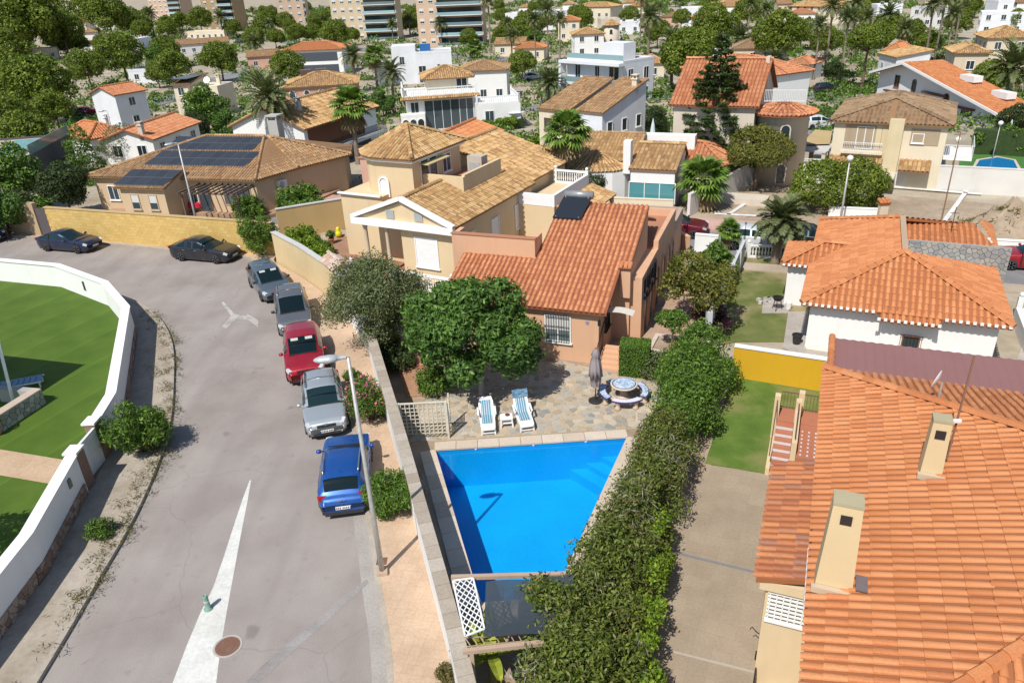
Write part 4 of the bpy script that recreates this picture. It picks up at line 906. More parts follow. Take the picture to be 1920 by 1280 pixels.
for k, (a0, lab) in enumerate(((-128, 'curved mosaic bench on the pool side of the round mosaic table'), (-38, 'curved mosaic bench on the long hedge side of the round mosaic table'), (52, 'curved mosaic bench on the clipped box hedge side of the round mosaic table'), (142, 'curved mosaic bench on the parasol side of the round mosaic table'))):
    bn = thing('curved_bench', lab, 'bench', (tc[0], tc[1], 0.03)); n = 9
    for nm, ri, ro, z0, z1, mt in (('seat_slab', 0.74, 1.06, 0.36, 0.42, rimblue), ('seat_mosaic', 0.775, 1.025, 0.40, 0.426, mos if k != 0 else flat('white_mosaic', (0.66, 0.66, 0.70), 0.25, var=0.15, scale=14))):
        A = [R(a0 + 76 * i / n) for i in range(n + 1)]; MB().prism([(ri * math.cos(a), ri * math.sin(a)) for a in A] + [(ro * math.cos(a), ro * math.sin(a)) for a in A[::-1]], z0, z1).build(nm, mt, bn)
    for q in (0.18, 0.82):
        a = R(a0 + 76 * q); MB().lathe([(0.13, 0), (0.14, 0.05), (0.085, 0.14), (0.10, 0.26), (0.15, 0.35), (0.15, 0.362)], 10, (0.9 * math.cos(a), 0.9 * math.sin(a), 0)).build('leg', conc, bn, True)
# ---------------------------------------------------------------- lean-to with lattice and shade net at the near end of the pool
wood = plaster('pale_wood', (0.46, 0.33, 0.235), 0.8, 0.12, 0.3); zt = 2.05
pg = thing('pergola', 'low wooden pergola at the end of the pool with lattice and net on top', 'pergola', (0, 14, 0)); G = lambda x, y, z: (lambda p: (p[0], p[1] - 14, z))(at(x, y, z))
MB().bar(G(846, 1082, zt), G(1060, 1076, zt), .11, .11).build('beam', wood, pg); MB().bar(G(868, 1221, zt), G(1060, 1200, zt), .11, .11).build('beam', wood, pg)
for q in ((850, 1082), (1030, 1077), (884, 1220), (1030, 1204)):
    p = G(*q, zt); MB().box(p[0] - .05, p[0] + .05, p[1] - .05, p[1] + .05, -0.05, zt - 0.058).build('post', wood, pg)
lat = thing('lattice_panel', 'white diagonal lattice panel lying on the pergola beside the shade net', 'lattice', (0, 14, 0)); wl_m = flat('white_lattice', (0.76, 0.76, 0.75), 0.6)
c4 = [np.array(G(x, y, zt + .075)) for x, y in ((849, 1088), (887, 1083), (908, 1178), (872, 1192))]
E_ = lambda u, v: c4[0] * (1 - u) * (1 - v) + c4[1] * u * (1 - v) + c4[2] * u * v + c4[3] * (1 - u) * v
for a, b in ((0, 1), (1, 2), (2, 3), (3, 0)): MB().bar(c4[a], c4[b], .045, .03).build('frame_bar', wl_m, lat)
for fam in (0, 1):
    for i in range(-3, 9):
        t0, t1 = (i / 8.0, i / 8.0 + 0.42) if fam == 0 else (i / 8.0 + 0.42, i / 8.0); ua, ub = 0.0, 1.0
        if t0 < 0: ua = -t0 / (t1 - t0); t0 = 0
        if t1 > 1: ub = ua + (1 - ua) * (1 - t0) / (t1 - t0); t1 = 1
        if t0 > 1: ua = ua + (ub - ua) * (t0 - 1) / (t0 - t1); t0 = 1
        if t1 < 0: ub = ua + (ub - ua) * t0 / (t0 - t1); t1 = 0
        if ub - ua > 0.08: MB().bar(E_(ua, t0) + np.array([0, 0, .006 * fam]), E_(ub, t1) + np.array([0, 0, .006 * fam]), .028, .012).build('slat', wl_m, lat)
def netmat():
    m = bpy.data.materials.new('shade_net'); m.use_nodes = True; t = m.node_tree; t.nodes.clear(); o = t.nodes.new('ShaderNodeOutputMaterial'); d = t.nodes.new('ShaderNodeBsdfDiffuse'); d.inputs[0].default_value = (0.055, 0.07, 0.085, 1); tr = t.nodes.new('ShaderNodeBsdfTransparent'); mx = t.nodes.new('ShaderNodeMixShader')
    r = ramp(t, noise(t, 3, 3), [(0.3, (0.03,) * 3), (0.7, (0.13,) * 3)]); t.links.new(r, mx.inputs[0]); t.links.new(d.outputs[0], mx.inputs[1]); t.links.new(tr.outputs[0], mx.inputs[2]); t.links.new(mx.outputs[0], o.inputs[0]); return m
net = MB(); q4 = [np.array(G(x, y, zt + .10)) for x, y in ((911, 1090), (1075, 1078), (1070, 1185), (906, 1192))]
for i in range(8):
    for j in range(8):
        f = lambda u, v: tuple(q4[0] * (1 - u) * (1 - v) + q4[1] * u * (1 - v) + q4[2] * u * v + q4[3] * (1 - u) * v + np.array([0, 0, -0.12 * math.sin(math.pi * v) + 0.03 * math.sin(9 * u + 4 * v)]))
        net.quad(f(i / 8, j / 8), f(i / 8, (j + 1) / 8), f((i + 1) / 8, (j + 1) / 8), f((i + 1) / 8, j / 8))
sn = thing('shade_net', 'dark blue-grey shade net stretched over the pergola', 'net', (0, 14, 0)); net.build('cloth', netmat(), sn, True)
lat2 = thing('wire_frame', 'loose brown wooden lattice frame below the shade net', 'lattice', (0, 14, 0)); cc = [np.array(G(x, y, zt - .15)) for x, y in ((872, 1195), (985, 1188), (985, 1214), (880, 1228))]
E2 = lambda u, v: cc[0] * (1 - u) * (1 - v) + cc[1] * u * (1 - v) + cc[2] * u * v + cc[3] * (1 - u) * v
for i in range(8): MB().bar(E2(i / 8, 0), E2((i + 1) / 8, 1), .02, .02).build('slat', wood, lat2)
for v in (0, .5): MB().bar(E2(0, v), E2(1, v), .02, .02).build('slat', wood, lat2)
sto = thing('stone_heap', 'heap of white stones beside the banana plant', 'stones', at(985, 1240)); rg = random.Random(4)
for i in range(14):
    x, y, r = rg.uniform(-.5, .6), rg.uniform(-.5, .5), rg.uniform(.08, .17); MB().lathe([(0.001, -r * .6), (r * .8, -r * .3), (r, 0), (r * .7, r * .5), (0.001, r * .65)], 7, (x, y, r * .5)).build('stone', pieces('white_stone', [(0, (0.42, 0.39, 0.35)), (1, (0.62, 0.59, 0.55))], 0.9), sto)
MB().lathe([(0.14, 0), (0.17, 0.2), (0.15, 0.2), (0.13, 0.02)], 14).build('bucket', flat('turquoise_plastic', (0.03, 0.32, 0.40), 0.4), thing('bucket', 'small turquoise plastic bucket by the white stones', 'bucket', at(983, 1222)))
# ---------------------------------------------------------------- plants of the pool garden
fig = greens('fig'); C, Rr = blob_lobes(21, 2.75, 2.4, 1.95, 3.3, 46, 0.74, -0.75, 0.8); C[:, 0] -= .15; Rr *= np.random.default_rng(4).uniform(.55, 1.3, (46, 1)); C[::5] = (C[::5] - [0, 0, 3.1]) * 1.14 + [0, 0, 3.1]
plant('shade_tree', 'dense round broad-leaved tree shading the patio behind the loungers', 'tree', (-1.42, 28.15, 0), [('trunk', trunk_mesh('trunk', 1.9, 0.14, [C[i] for i in range(0, 46, 4)], plaster('grey_bark', (0.42, 0.38, 0.36), 0.9), 3)), ('crown', crown_mesh('crown', C, Rr, 25000, 0.23, 0.095, fig, 21, 0.75, shell=(0.6, 1.1)))])
C, Rr = blob_lobes(33, 2.6, 2.3, 1.95, 3.0, 50, 0.75, -0.85, 0.8)
plant('olive_tree', 'grey-green olive tree leaning over the pavement wall by the red car', 'tree', (*at(745, 668)[:2], 0), [('trunk', trunk_mesh('trunk', 2.0, 0.16, [C[i] for i in range(0, 44, 4)], bark(), 5, (-0.15, 0.05))), ('crown', crown_mesh('crown', C - np.array([0.75, -0.1, 0]), Rr, 42000, 0.145, 0.045, greens('olive'), 33, 0.9, shell=(0.35, 1.15), cull=0.5))])
# fan-leaved bushes along the hedge
def hedge(name, label, path, rw, hh, n, L, W_, mat, seed, lr=0.5, cat='hedge', base=0.0, wob=0.25):
    rg = np.random.default_rng(seed); C = []; Rr = []; P = np.array(path); Ls = np.cumsum([0] + [np.linalg.norm(P[i + 1][:2] - P[i][:2]) for i in range(len(P) - 1)]); tot = Ls[-1]; k = int(tot * rw * 5.5 / max(.3, lr))
    o = P.mean(0)
    for i in range(k):
        s = rg.uniform(0, tot); j = min(len(P) - 2, np.searchsorted(Ls, s, 'right') - 1); f = (s - Ls[j]) / (Ls[j + 1] - Ls[j]); p = P[j] * (1 - f) + P[j + 1] * f; t = (P[j + 1] - P[j])[:2]; t = t / np.linalg.norm(t); nn = np.array([-t[1], t[0]])
        a = rg.uniform(0, math.pi); rr = rw * (p[2] if len(p) > 2 else 1); q = nn * math.cos(a) * rr * rg.uniform(.6, 1); z = base + lr * .5 + (hh - lr) * (0.25 + 0.75 * math.sin(a)) * rg.uniform(1 - wob, 1 + wob * .5); C.append((p[0] + q[0] - o[0], p[1] + q[1] - o[1], z)); Rr.append(lr * rg.uniform(.55, 1.35))
    C = np.array(C); Rr = np.array(Rr); me = crown_mesh('foliage', C, Rr, n, L, W_, mat, seed, 0.8, shell=(0.5, 1.1), cull=0.55)
    m = MB()
    for i in range(0, k, 3): m.tube([(C[i][0] * .97, C[i][1] * .97, base - .1), (C[i][0], C[i][1], C[i][2])], [0.025, 0.008], 4)
    th = thing(name, label, cat, (o[0], o[1], 0)); link('foliage', me, th); tag(m.build('stem', bark(), th), kind='stuff'); return th, C, Rr
hd, HC_, HR_ = hedge('hedge', 'long overgrown olive-green hedge bulging over the right side of the pool', [(1.2, 9.6, 1.4), (1.4, 12.5, 1.45), (1.75, 14.3, 1.4), (2.7, 16.2, 1.0), (3.75, 18.2, .72), (4.75, 20.5, .7), (5.45, 22.2, .75)], .95, 2.3, 54000, 0.13, 0.05, greens('hedge'), 51, 0.55, wob=.45)
link('dry_foliage', crown_mesh('dry_foliage', HC_[::4], HR_[::4] * 1.06, 9000, .1, .035, greens('dry'), 58, .8, shell=(.8, 1.12), cull=.3), hd)
rg = np.random.default_rng(15); EX = np.column_stack([rg.uniform(.35, 1.7, 26), rg.uniform(11.5, 15.2, 26), rg.uniform(1.5, 2.5, 26)]) - np.array(hd.location); link('overhanging_foliage', crown_mesh('overhanging_foliage', EX, rg.uniform(.3, .62, 26), 14000, .13, .05, greens('hedge'), 59, .8, shell=(.5, 1.1), cull=.5), hd)
rng = np.random.default_rng(9); P, d = lobe_points(HC_, HR_, 5200, rng, shell=(0.95, 1.2), up=0.5); sel = np.sin(P[:, 0] * 1.7 + 1) * np.sin(P[:, 1] * 1.3) > 0.35; P, d = P[sel], d[sel]
tag(link('dead_twig', fastmesh('dead_twig', leaf_quads(P, d, 0.32, 0.016, rng, 1.2), 4, flat('dead_wood', (0.34, 0.29, 0.26), 0.9)), hd), kind='stuff')
hedge('hedge', 'bright green bushy hedge stretch between the mosaic table and the lawn', [(5.8, 22.6, .85), (6.4, 24.0, .9), (7.1, 25.8, 1.1), (7.8, 27.6, 1.25), (8.6, 29.6, 1.0)], 1.0, 2.3, 30000, 0.13, 0.06, greens('bush'), 52, 0.62, wob=.35)
hedge('creeper', 'lime-green creeper hanging on the driveway side of the overgrown hedge', [(2.6, 12.0, 1), (3.35, 15.0, 1), (4.3, 18.2, 1)], 0.3, 1.8, 11000, 0.11, 0.06, greens('lime'), 53, 0.3, 'creeper')
# clipped box hedge: straight sides, flat top
rng = np.random.default_rng(6); n = 14000; bx = np.array([1.3, 1.0, 1.5]); P = rng.uniform(-.5, .5, (n, 3)); ax = rng.integers(0, 3, n); sg = rng.choice([-1, 1], n); sg[ax == 2] = 1
for k in range(3): P[ax == k, k] = 0.5 * sg[ax == k] * rng.uniform(.93, 1.05, (ax == k).sum())
d = np.zeros((n, 3)); d[np.arange(n), ax] = sg; bt = thing('box_hedge', 'clipped dark green box hedge block by the house steps', 'hedge', (*at(1188, 708)[:2], 0), R(-14)); link('foliage', fastmesh('foliage', leaf_quads(P * bx + np.array([0, .5, .75]), d, 0.07, 0.045, rng, 0.7), 4, greens('bush')), bt)
MB().box(-.58, .58, .07, .93, -.05, 1.42).build('shaded_core', flat('core_shade', (0.03, 0.055, 0.012), 0.95, var=.3), bt)  # solid core; the shade inside the hedge is put into its dark colour
# banana plant
ba = thing('banana_plant', 'yellowing banana plant behind the near end of the white wall', 'plant', at(925, 1285)); rng = np.random.default_rng(2)
for i, (az, el, L, wv) in enumerate(((2.2, .75, 1.5, .38), (1.6, 1.15, 1.5, .36), (0.9, .95, 1.2, .34), (2.8, .6, 1.3, .36), (0.2, .7, 1.1, .3), (3.6, .5, 1.0, .3), (5.0, .8, 1.0, .3))):
    m = MB(); d = np.array([math.cos(az), math.sin(az), 0]); s = np.array([-d[1], d[0], 0]); p = np.array([0, 0, 1.0]); e = el; n = 10; rows = []
    for k in range(n + 1):
        w_ = wv * math.sin(math.pi * min(1, .06 + .94 * k / n)) ** .6; rows.append((p - s * w_ * .5 + np.array([0, 0, .06]), p, p + s * w_ * .5 + np.array([0, 0, .06]))); p = p + (d * math.cos(e) + np.array([0, 0, math.sin(e)])) * L / n; e -= .16
    for k in range(n):
        m.quad(rows[k][0], rows[k][1], rows[k + 1][1], rows[k + 1][0]); m.quad(rows[k][1], rows[k][2], rows[k + 1][2], rows[k + 1][1])
    m.build('leaf', greens('banana'), ba, True)
MB().tube([(0, 0, -.05), (0, 0, 1.05)], [.12, .07], 9).build('stem', plaster('banana_stem', (0.28, 0.26, 0.1)), ba)
# ================================================================== CARS
glass_car = glassmat('car_glass', (0.008, 0.02, 0.024), 0.05, .35); rubber = flat('rubber', (0.025, 0.025, 0.026), 0.8); trim = flat('black_trim', (0.03, 0.03, 0.032), 0.55); alloy = flat('alloy', (0.55, 0.55, 0.56), 0.3, 0.9); lens = flat('headlamp_lens', (0.72, 0.74, 0.76), 0.12, 0.3); tail = flat('tail_lamp', (0.42, 0.015, 0.02), 0.15); plate_m = flat('number_plate', (0.75, 0.75, 0.73), 0.4)
BODY = {  # top line of the body: (x / length, z / height); then cowl, roof front, roof rear, rear glass foot
    'hatch': ([(.5, .40), (.485, .52), (.44, .575), (.32, .625), (.20, .665), (.10, .826), (.0, .965), (-.15, 1.0), (-.33, .975), (-.40, .93), (-.46, .70), (-.49, .62), (-.5, .42)], .20, .015, -.385, -.46),
    'mpv': ([(.5, .36), (.485, .46), (.43, .545), (.33, .59), (.25, .635), (.13, .815), (.03, .965), (-.15, 1.0), (-.36, .98), (-.43, .94), (-.475, .66), (-.495, .58), (-.5, .38)], .25, .04, -.42, -.475),
    'suv': ([(.5, .40), (.485, .52), (.44, .585), (.33, .635), (.22, .675), (.10, .845), (.01, .97), (-.13, 1.0), (-.33, .97), (-.40, .93), (-.455, .72), (-.49, .63), (-.5, .42)], .22, .02, -.385, -.455),
    'sedan': ([(.5, .40), (.485, .50), (.43, .565), (.32, .615), (.215, .66), (.10, .832), (.01, .965), (-.12, 1.0), (-.22, .965), (-.33, .80), (-.39, .715), (-.47, .695), (-.495, .62), (-.5, .42)], .215, .02, -.215, -.385),
    'coupe': ([(.5, .40), (.485, .50), (.43, .57), (.30, .625), (.18, .67), (.06, .848), (-.02, .965), (-.12, 1.0), (-.20, .975), (-.32, .81), (-.385, .715), (-.47, .685), (-.495, .60), (-.5, .40)], .18, -.015, -.20, -.38)}
def make_car(label, kind, L, W_, Hh, paint, loc, rz, group='cars parked along the kerb', rails=None, clad=False, visor=False, wheel=.32, mid=True, plates=True):
    root = thing('parked_car', label, 'car', loc, rz, group)
    prof, cowl, rf, rr, rg_ = BODY[kind]; px = [p[0] for p in prof][::-1]; pz = [p[1] for p in prof][::-1]
    brk = sorted(set([p[0] for p in prof] + list(np.linspace(-.5, .5, 41)) + [cowl, rf, rr, rg_]))
    def zt(x): return float(np.interp(x, px, pz)) * Hh
    def half(x): return W_ / 2 * float(np.interp(x, [-.5, -.47, -.40, -.25, .2, .36, .45, .485, .5], [.80, .90, .97, 1, 1, .975, .91, .82, .74]))
    secs = []
    for x in brk:
        t = zt(x); w_ = half(x); belt = Hh * float(np.interp(x, [-.5, -.3, .25, .5], [.66, .655, .625, .58])); b = min(belt, t - .03); c = min(1, max(0, (t - belt) / (.22 * Hh))); wr = W_ / 2 * .735 * float(np.interp(x, [-.5, -.38, -.1, .1, .3], [.90, .95, 1, .98, .95]))
        low = .17 + (.10 if abs(x) > .46 else 0) + (.05 if kind == 'suv' else 0)
        hood = [(w_ * .955, b + .015), (w_ * .84, t - .012), (w_ * .70, t - .004), (w_ * .36, t + .008), (0, t + .012)]
        cab = [(w_ * .945, b + .02), (wr + .05, t - .10), (wr - .03, t - .028), (wr * .5, t + .006), (0, t + .014)]
        top = [(h[0] * (1 - c) + k[0] * c, h[1] * (1 - c) + k[1] * c) for h, k in zip(hood, cab)]
        secs.append([(w_ * .90, low), (w_ * .975, low + .10), (w_ * 1.0, low + .28), (w_ * .985, b - .10), (w_ * .972, b)] + top)
    n = len(secs[0]); V = []
    for x, s in zip(brk, secs):
        V += [(x * L, y, z) for y, z in s] + [(x * L, -y, z) for y, z in s[:-1]]
    st = 2 * n - 1
    idx = lambda i, j, sg: i * st + (j if sg > 0 or j == n - 1 else n + j)
    Bf, Gf, Lf = [], [], []
    pil = [(-.085, -.055), (rr + .02, rr + .06)] if kind != 'coupe' else [(-.06, -.05)]
    for i in range(len(brk) - 1):
        xm = (brk[i] + brk[i + 1]) / 2
        for j in range(n - 1):
            for sg in (1, -1):
                a, b, c, d = idx(i, j, sg), idx(i, j + 1, sg), idx(i + 1, j + 1, sg), idx(i + 1, j, sg); f = (a, d, c, b) if sg > 0 else (a, b, c, d)
                if j == 5 and rg_ + .05 < xm < cowl - .05 and not any(p < xm < q for p, q in pil): Gf.append(f)
                elif j >= 7 and (rf < xm < cowl - .004 or rg_ < xm < rr): Gf.append(f)
                elif clad and j <= 1: Lf.append(f)
                else: Bf.append(f)
    for i in (0, len(brk) - 1):
        ring = [idx(i, j, 1) for j in range(n)] + [idx(i, j, -1) for j in range(n - 2, -1, -1)]; Bf.append(tuple(ring if i else ring[::-1]))
    def part(nm, F, mt, par=root, off=0):
        used = sorted(set(k for f in F for k in f)); mp = {k: q for q, k in enumerate(used)}; me = bpy.data.meshes.new(nm); me.from_pydata([V[k] for k in used], [], [tuple(mp[k] for k in f) for f in F]); me.materials.append(mt); me.polygons.foreach_set('use_smooth', [True] * len(F)); me.update(); return link(nm, me, par)
    body = part('body', Bf, paint); part('glass', Gf, glass_car)
    if Lf: part('cladding', Lf, trim)
    MB().box(-.46 * L, .46 * L, -.43 * W_, .43 * W_, .16, .30).build('underbody', trim, root)
    for sx in (.305 if kind != 'mpv' else .31, -.295):
        for sg in (1, -1):
            y = sg * half(sx); wh = thing('wheel', None, None, (sx * L, y - sg * .085, wheel)); wh.parent = root
            MB().lathe([(wheel * .62, -.1), (wheel * .97, -.1), (wheel, -.06), (wheel, .06), (wheel * .97, .1), (wheel * .62, .1)], 20, axis='y').build('tyre', rubber, wh, True)
            m = MB().lathe([(0.001, sg * .06), (wheel * .16, sg * .075), (wheel * .2, sg * .05)], 10, axis='y')
            for k in range(6):
                a = k * math.pi / 3; m.bar((0, sg * .07, 0), (wheel * .62 * math.cos(a), sg * .085, wheel * .62 * math.sin(a)), .05, .03)
            m.lathe([(wheel * .58, sg * .08), (wheel * .66, sg * .095), (wheel * .66, sg * .05)], 20, axis='y'); m.build('rim', alloy, wh)
            MB().lathe([(0.001, sg * .035), (wheel * .64, sg * .035)], 16, axis='y').build('brake_disc', trim, wh)
            q = MB(); k = 16; r0, r1 = wheel * 1.02, wheel * 1.2
            for i in range(k):
                a0, a1 = math.pi * i / k * 1.12 - .19, math.pi * (i + 1) / k * 1.12 - .19; P = lambda a, r, dy: (sx * L + r * math.cos(a), y + sg * dy, wheel + r * math.sin(a))
                q.quad(P(a0, r0, .012), P(a1, r0, .012), P(a1, r1, .012), P(a0, r1, .012)); q.quad(P(a0, r0, .012), P(a1, r0, .012), P(a1, r0, -.18), P(a0, r0, -.18))
            q.build('wheel_arch', trim if clad or not mid else paint, root)
    zf = zt(.46); zb = zt(-.47)
    for sg in (1, -1):
        MB().cbox(.458 * L, sg * W_ * .345, zf - .085, .26, W_ * .20, .13, Matrix.Rotation(R(-sg * 26), 3, 'Z') @ Matrix.Rotation(R(22), 3, 'Y')).build('headlight', lens, root)
        MB().cbox(-.474 * L, sg * W_ * .375, zb * .90, .14, W_ * .17, .16, Matrix.Rotation(R(sg * 20), 3, 'Z')).build('tail_light', tail, root)
        mr = MB().lathe([(0.001, -.1), (.07, -.085), (.085, 0), (.07, .08), (0.001, .1)], 8, ((cowl - .045) * L, sg * (W_ / 2 + .09), Hh * .68), 'y'); mr.bar(((cowl - .03) * L, sg * W_ * .44, Hh * .65), ((cowl - .04) * L, sg * (W_ / 2 + .04), Hh * .665), .05, .03); mr.build('mirror', trim if kind == 'mpv' else paint, root, True)
        for hx in (-.01, -.21): 
            if kind == 'coupe' and hx < -.1: continue
            MB().cbox(hx * L, sg * (half(hx) * .995), Hh * .57, .2, .03, .03).build('handle', alloy if kind == 'sedan' else paint, root)
        if rails: MB().tube([(.0, sg * W_ * .355, Hh * .985), (-.03 * L, sg * W_ * .355, Hh * 1.025), (-.31 * L, sg * W_ * .34, Hh * 1.012), (-.34 * L, sg * W_ * .335, Hh * .965)], .022, 6).build('roof_rail', rails, root, True)
    gr = MB().cbox(.492 * L, 0, zf - .14, .08, W_ * .42, .10); gr.build('grille', trim, root)
    MB().cbox(.494 * L, 0, .30, .08, W_ * .62, .10).build('lower_grille', trim, root)
    MB().cbox(-.492 * L, 0, .30, .08, W_ * .74, .14).build('rear_bumper', trim, root)
    if plates:
        for x in (.5 * L + .035, -.5 * L - .015):
            z = .44 if x > 0 else (.56 if kind != 'suv' else .52); p = MB().box(x - .02, x + .012, -.26, .26, z - .055, z + .055).build('number_plate', plate_m, root)
            MB().box(x - .021, x + .0135, -.26, -.225, z - .054, z + .054).build('country_band', flat('plate_blue', (0.02, 0.06, 0.35), 0.4), p); c = MB()
            for k in range(7): c.box(x - .0205, x + .0145, -.19 + k * .06 + (.03 if k > 3 else 0), -.155 + k * .06 + (.03 if k > 3 else 0), z - .035, z + .035)
            c.build('characters', trim, p)
    MB().cbox((cowl + .012) * L, 0, zt(cowl) + .02, .05, W_ * .72, .02).build('wiper_cowl', trim, root)
    MB().bar((rr * L * .9, 0, Hh), (rr * L * .9 - .1, 0, Hh + .17), .014, .014).build('aerial', trim, root)
    if visor:
        for sg in (.18, -.18):
            x0, x1 = rf + .012, rf + .045; MB().quad((x0 * L, (sg - .09) * W_, zt(x0) + .02), (x0 * L, (sg + .09) * W_, zt(x0) + .02), (x1 * L, (sg + .09) * W_, zt(x1) + .02), (x1 * L, (sg - .09) * W_, zt(x1) + .02)).build('sun_visor', flat('visor', (0.42, 0.46, 0.44), 0.6), root)
    return root
bl = make_car('bright blue crossover car with silver roof rails parked beside the lamp post', 'suv', 4.14, 1.76, 1.52, carpaint('paint_blue', (0.004, 0.08, 0.34)), (-6.24, 22.37, 0), R(97.3), rails=alloy, clad=True)
m = MB(); x = -4.14 * .5 + .02                                     # the maker's slanted letters on the tailgate and the silver skid plate
for a, b in (((-.13, .80), (-.13, .86)), ((-.13, .83), (-.08, .86)), ((-.13, .83), (-.07, .80)), ((-.07, .80), (-.03, .86)), ((-.03, .86), (-.01, .80)), ((.03, .80), (.07, .86)), ((.07, .86), (.11, .80))): m.bar((x - .05, -a[0], a[1]), (x - .05, -b[0], b[1]), .012, .012)
m.build('badge', flat('badge_chrome', (0.8, 0.8, 0.8), 0.2, 1), bl); MB().cbox(-4.14 * .5 + .03, 0, .27, .06, 1.05, .07).build('skid_plate', alloy, bl)
gf = make_car('silver hatchback car with black roof strips facing the camera between red and blue cars', 'hatch', 4.15, 1.735, 1.44, carpaint('paint_silver', (0.46, 0.50, 0.53), .5), (-8.08, 27.32, 0), R(-75), rails=trim)
MB().lathe([(0.001, 0.03), (.075, .03), (.075, 0)], 14, (4.15 * .5 - .03, 0, .70)).build('badge', alloy, gf)
make_car('dark red crossover car parked behind the silver hatchback', 'suv', 4.4, 1.83, 1.62, carpaint('paint_red', (0.36, 0.004, 0.018), .3), (-9.95, 31.98, 0), R(-75), clad=False, visor=True)
make_car('grey people carrier with roof rails parked between the red car and a hatchback', 'mpv', 4.4, 1.80, 1.66, carpaint('paint_grey', (0.20, 0.205, 0.215), .6), (-11.72, 37.07, 0), R(-73), rails=alloy)
make_car('blue-grey five-door car parked at the head of the kerbside row by the oleander', 'mpv', 4.35, 1.80, 1.52, carpaint('paint_steel', (0.15, 0.19, 0.225), .6), (-14.32, 41.84, 0), R(-61), visor=True)
make_car('black saloon car with chrome window trim parked along the yellow wall', 'sedan', 4.7, 1.81, 1.48, carpaint('paint_black', (0.006, 0.009, 0.016), .2), (-20.4, 48.4, 0), R(-19.5))
make_car('dark navy coupe parked along the yellow wall near the gate pier', 'coupe', 4.6, 1.76, 1.40, carpaint('paint_navy', (0.004, 0.014, 0.05), .3), (-31.4, 51.95, 0), R(-19))
make_car('royal blue hatchback half hidden under the roadside shrubs', 'hatch', 4.1, 1.75, 1.45, carpaint('paint_royal', (0.005, 0.03, 0.17), .3), (-39.9, 54.9, 0), R(-20))
# ================================================================== STREET FURNITURE
galv = flat('galvanised', (0.44, 0.43, 0.41), 0.5, 0.4, 0.12); lampgrey = flat('lamp_grey', (0.50, 0.54, 0.56), 0.35, 0.3)
def street_lamp(label, loc, h, rz, kind='cobra', r=.085):
    t = thing('street_lamp', label, 'street lamp', loc, rz, 'street lamps')
    MB().tube([(0, 0, -.1), (0, 0, h * .3), (0, 0, h)], [r, r * .85, r * .55], 10).build('pole', galv, t, True)
    if kind == 'cobra':
        m = MB(); prof = [(-.05, .05, .05), (-.18, .075, .06), (-.3, .085, .075), (-.31, .13, .09), (-.5, .15, .10), (-.72, .13, .09), (-.86, .07, .05), (-.9, .01, .01)]; n = 12
        for (x, ry, rz_) in prof:
            for j in range(n): a = 2 * math.pi * j / n; m.v.append((x, ry * math.cos(a), h + .02 + rz_ * math.sin(a)))
        for k in range(len(prof) - 1):
            for j in range(n): m.f.append((k * n + j, k * n + (j + 1) % n, (k + 1) * n + (j + 1) % n, (k + 1) * n + j))
        hd = m.build('lamp_head', lampgrey, t, True); MB().lathe([(0.001, -.10), (.08, -.085), (.115, -.04), (.115, -.02)], 12, (-.56, 0, h)).build('diffuser', flat('diffuser', (0.62, 0.58, 0.45), 0.25), hd, True)
    else:
        MB().lathe([(.06, -.05), (.07, .02), (.05, .04)], 10, (0, 0, h)).build('collar', galv, t); MB().lathe([(.05, .03), (.16, .10), (.21, .24), (.16, .38), (.001, .45)], 14, (0, 0, h)).build('globe', flat('lamp_globe', (0.75, 0.75, 0.72), 0.3), t, True)
    MB().box(-r * 1.9, r * 1.9, -r * 1.9, r * 1.9, -.05, .13 + .02).build('base_plate', galv if kind != 'cobra' else flat('lamp_plinth', (0.46, 0.34, 0.24), 0.9), t); return t
street_lamp('tall grey street lamp on the pink pavement beside the pool wall, by the blue car', (-4.33, 17.54, .1), 7.5, R(8)); hb = thing('junction_box', 'rusty square junction box lid in the pavement at the lamp foot', 'box', (-4.42, 18.05, .12)); MB().box(-.16, .16, -.16, .16, 0, .02).build('lid', MATS['rust_iron'], hb)
street_lamp('street lamp at the yellow brick wall behind the black saloon', (*at(377, 452)[:2], .1), 6.9, R(40)); street_lamp('street lamp between conifers behind the dark modern house', gnd(225, 300), 5.6, R(10))
street_lamp('globe lamp in front of the rounded shrub on the vacant plot', gnd(1574, 425), 4.4, 0, 'globe'); street_lamp('tall globe lamp beside the white wall of the vacant plot', gnd(1780, 338), 3.0, 0, 'globe', .05)
street_lamp('globe lamp in front of the dark hedge by the small blue pool', gnd(1860, 300), 2.9, 0, 'globe', .05)
wp = thing('utility_pole', 'thin brown pole standing on the vacant plot near the white chalk line', 'pole', gnd(1762, 428)); MB().tube([(0, 0, -.1), (0, 0, 6.3)], [.05, .035], 7).build('pole', flat('brown_pole', (0.24, 0.15, 0.09), 0.8), wp); MB().box(-.35, .35, -.02, .02, 6.1, 6.16).build('crossbar', flat('brown_pole', (0.24, 0.15, 0.09), 0.8), wp)
wp = thing('utility_pole', 'slim rusty pole behind the black saloon against the yellow wall', 'pole', (*at(408, 453)[:2], .1)); MB().tube([(0, 0, -.1), (0, 0, 2.1)], .05, 7).build('pole', flat('brown_pole', (0.24, 0.15, 0.09), 0.8), wp); MB().lathe([(.06, 0), (.06, .05), (.001, .07)], 8, (0, 0, 2.1)).build('cap', flat('brown_pole', (0.24, 0.15, 0.09), 0.8), wp)
bo = thing('lane_post', 'faded green plastic lane post standing on the white wedge marking', 'bollard', (*at(391, 1141)[:2], 0)); MB().lathe([(.13, 0), (.13, .03), (.085, .05), (.078, .35), (.07, .52), (.06, .54), (.05, .54), (.05, .48), (0.001, .47)], 16).build('post', plaster('faded_green', (0.20, 0.33, 0.27), .6, .15, .3), bo, True)
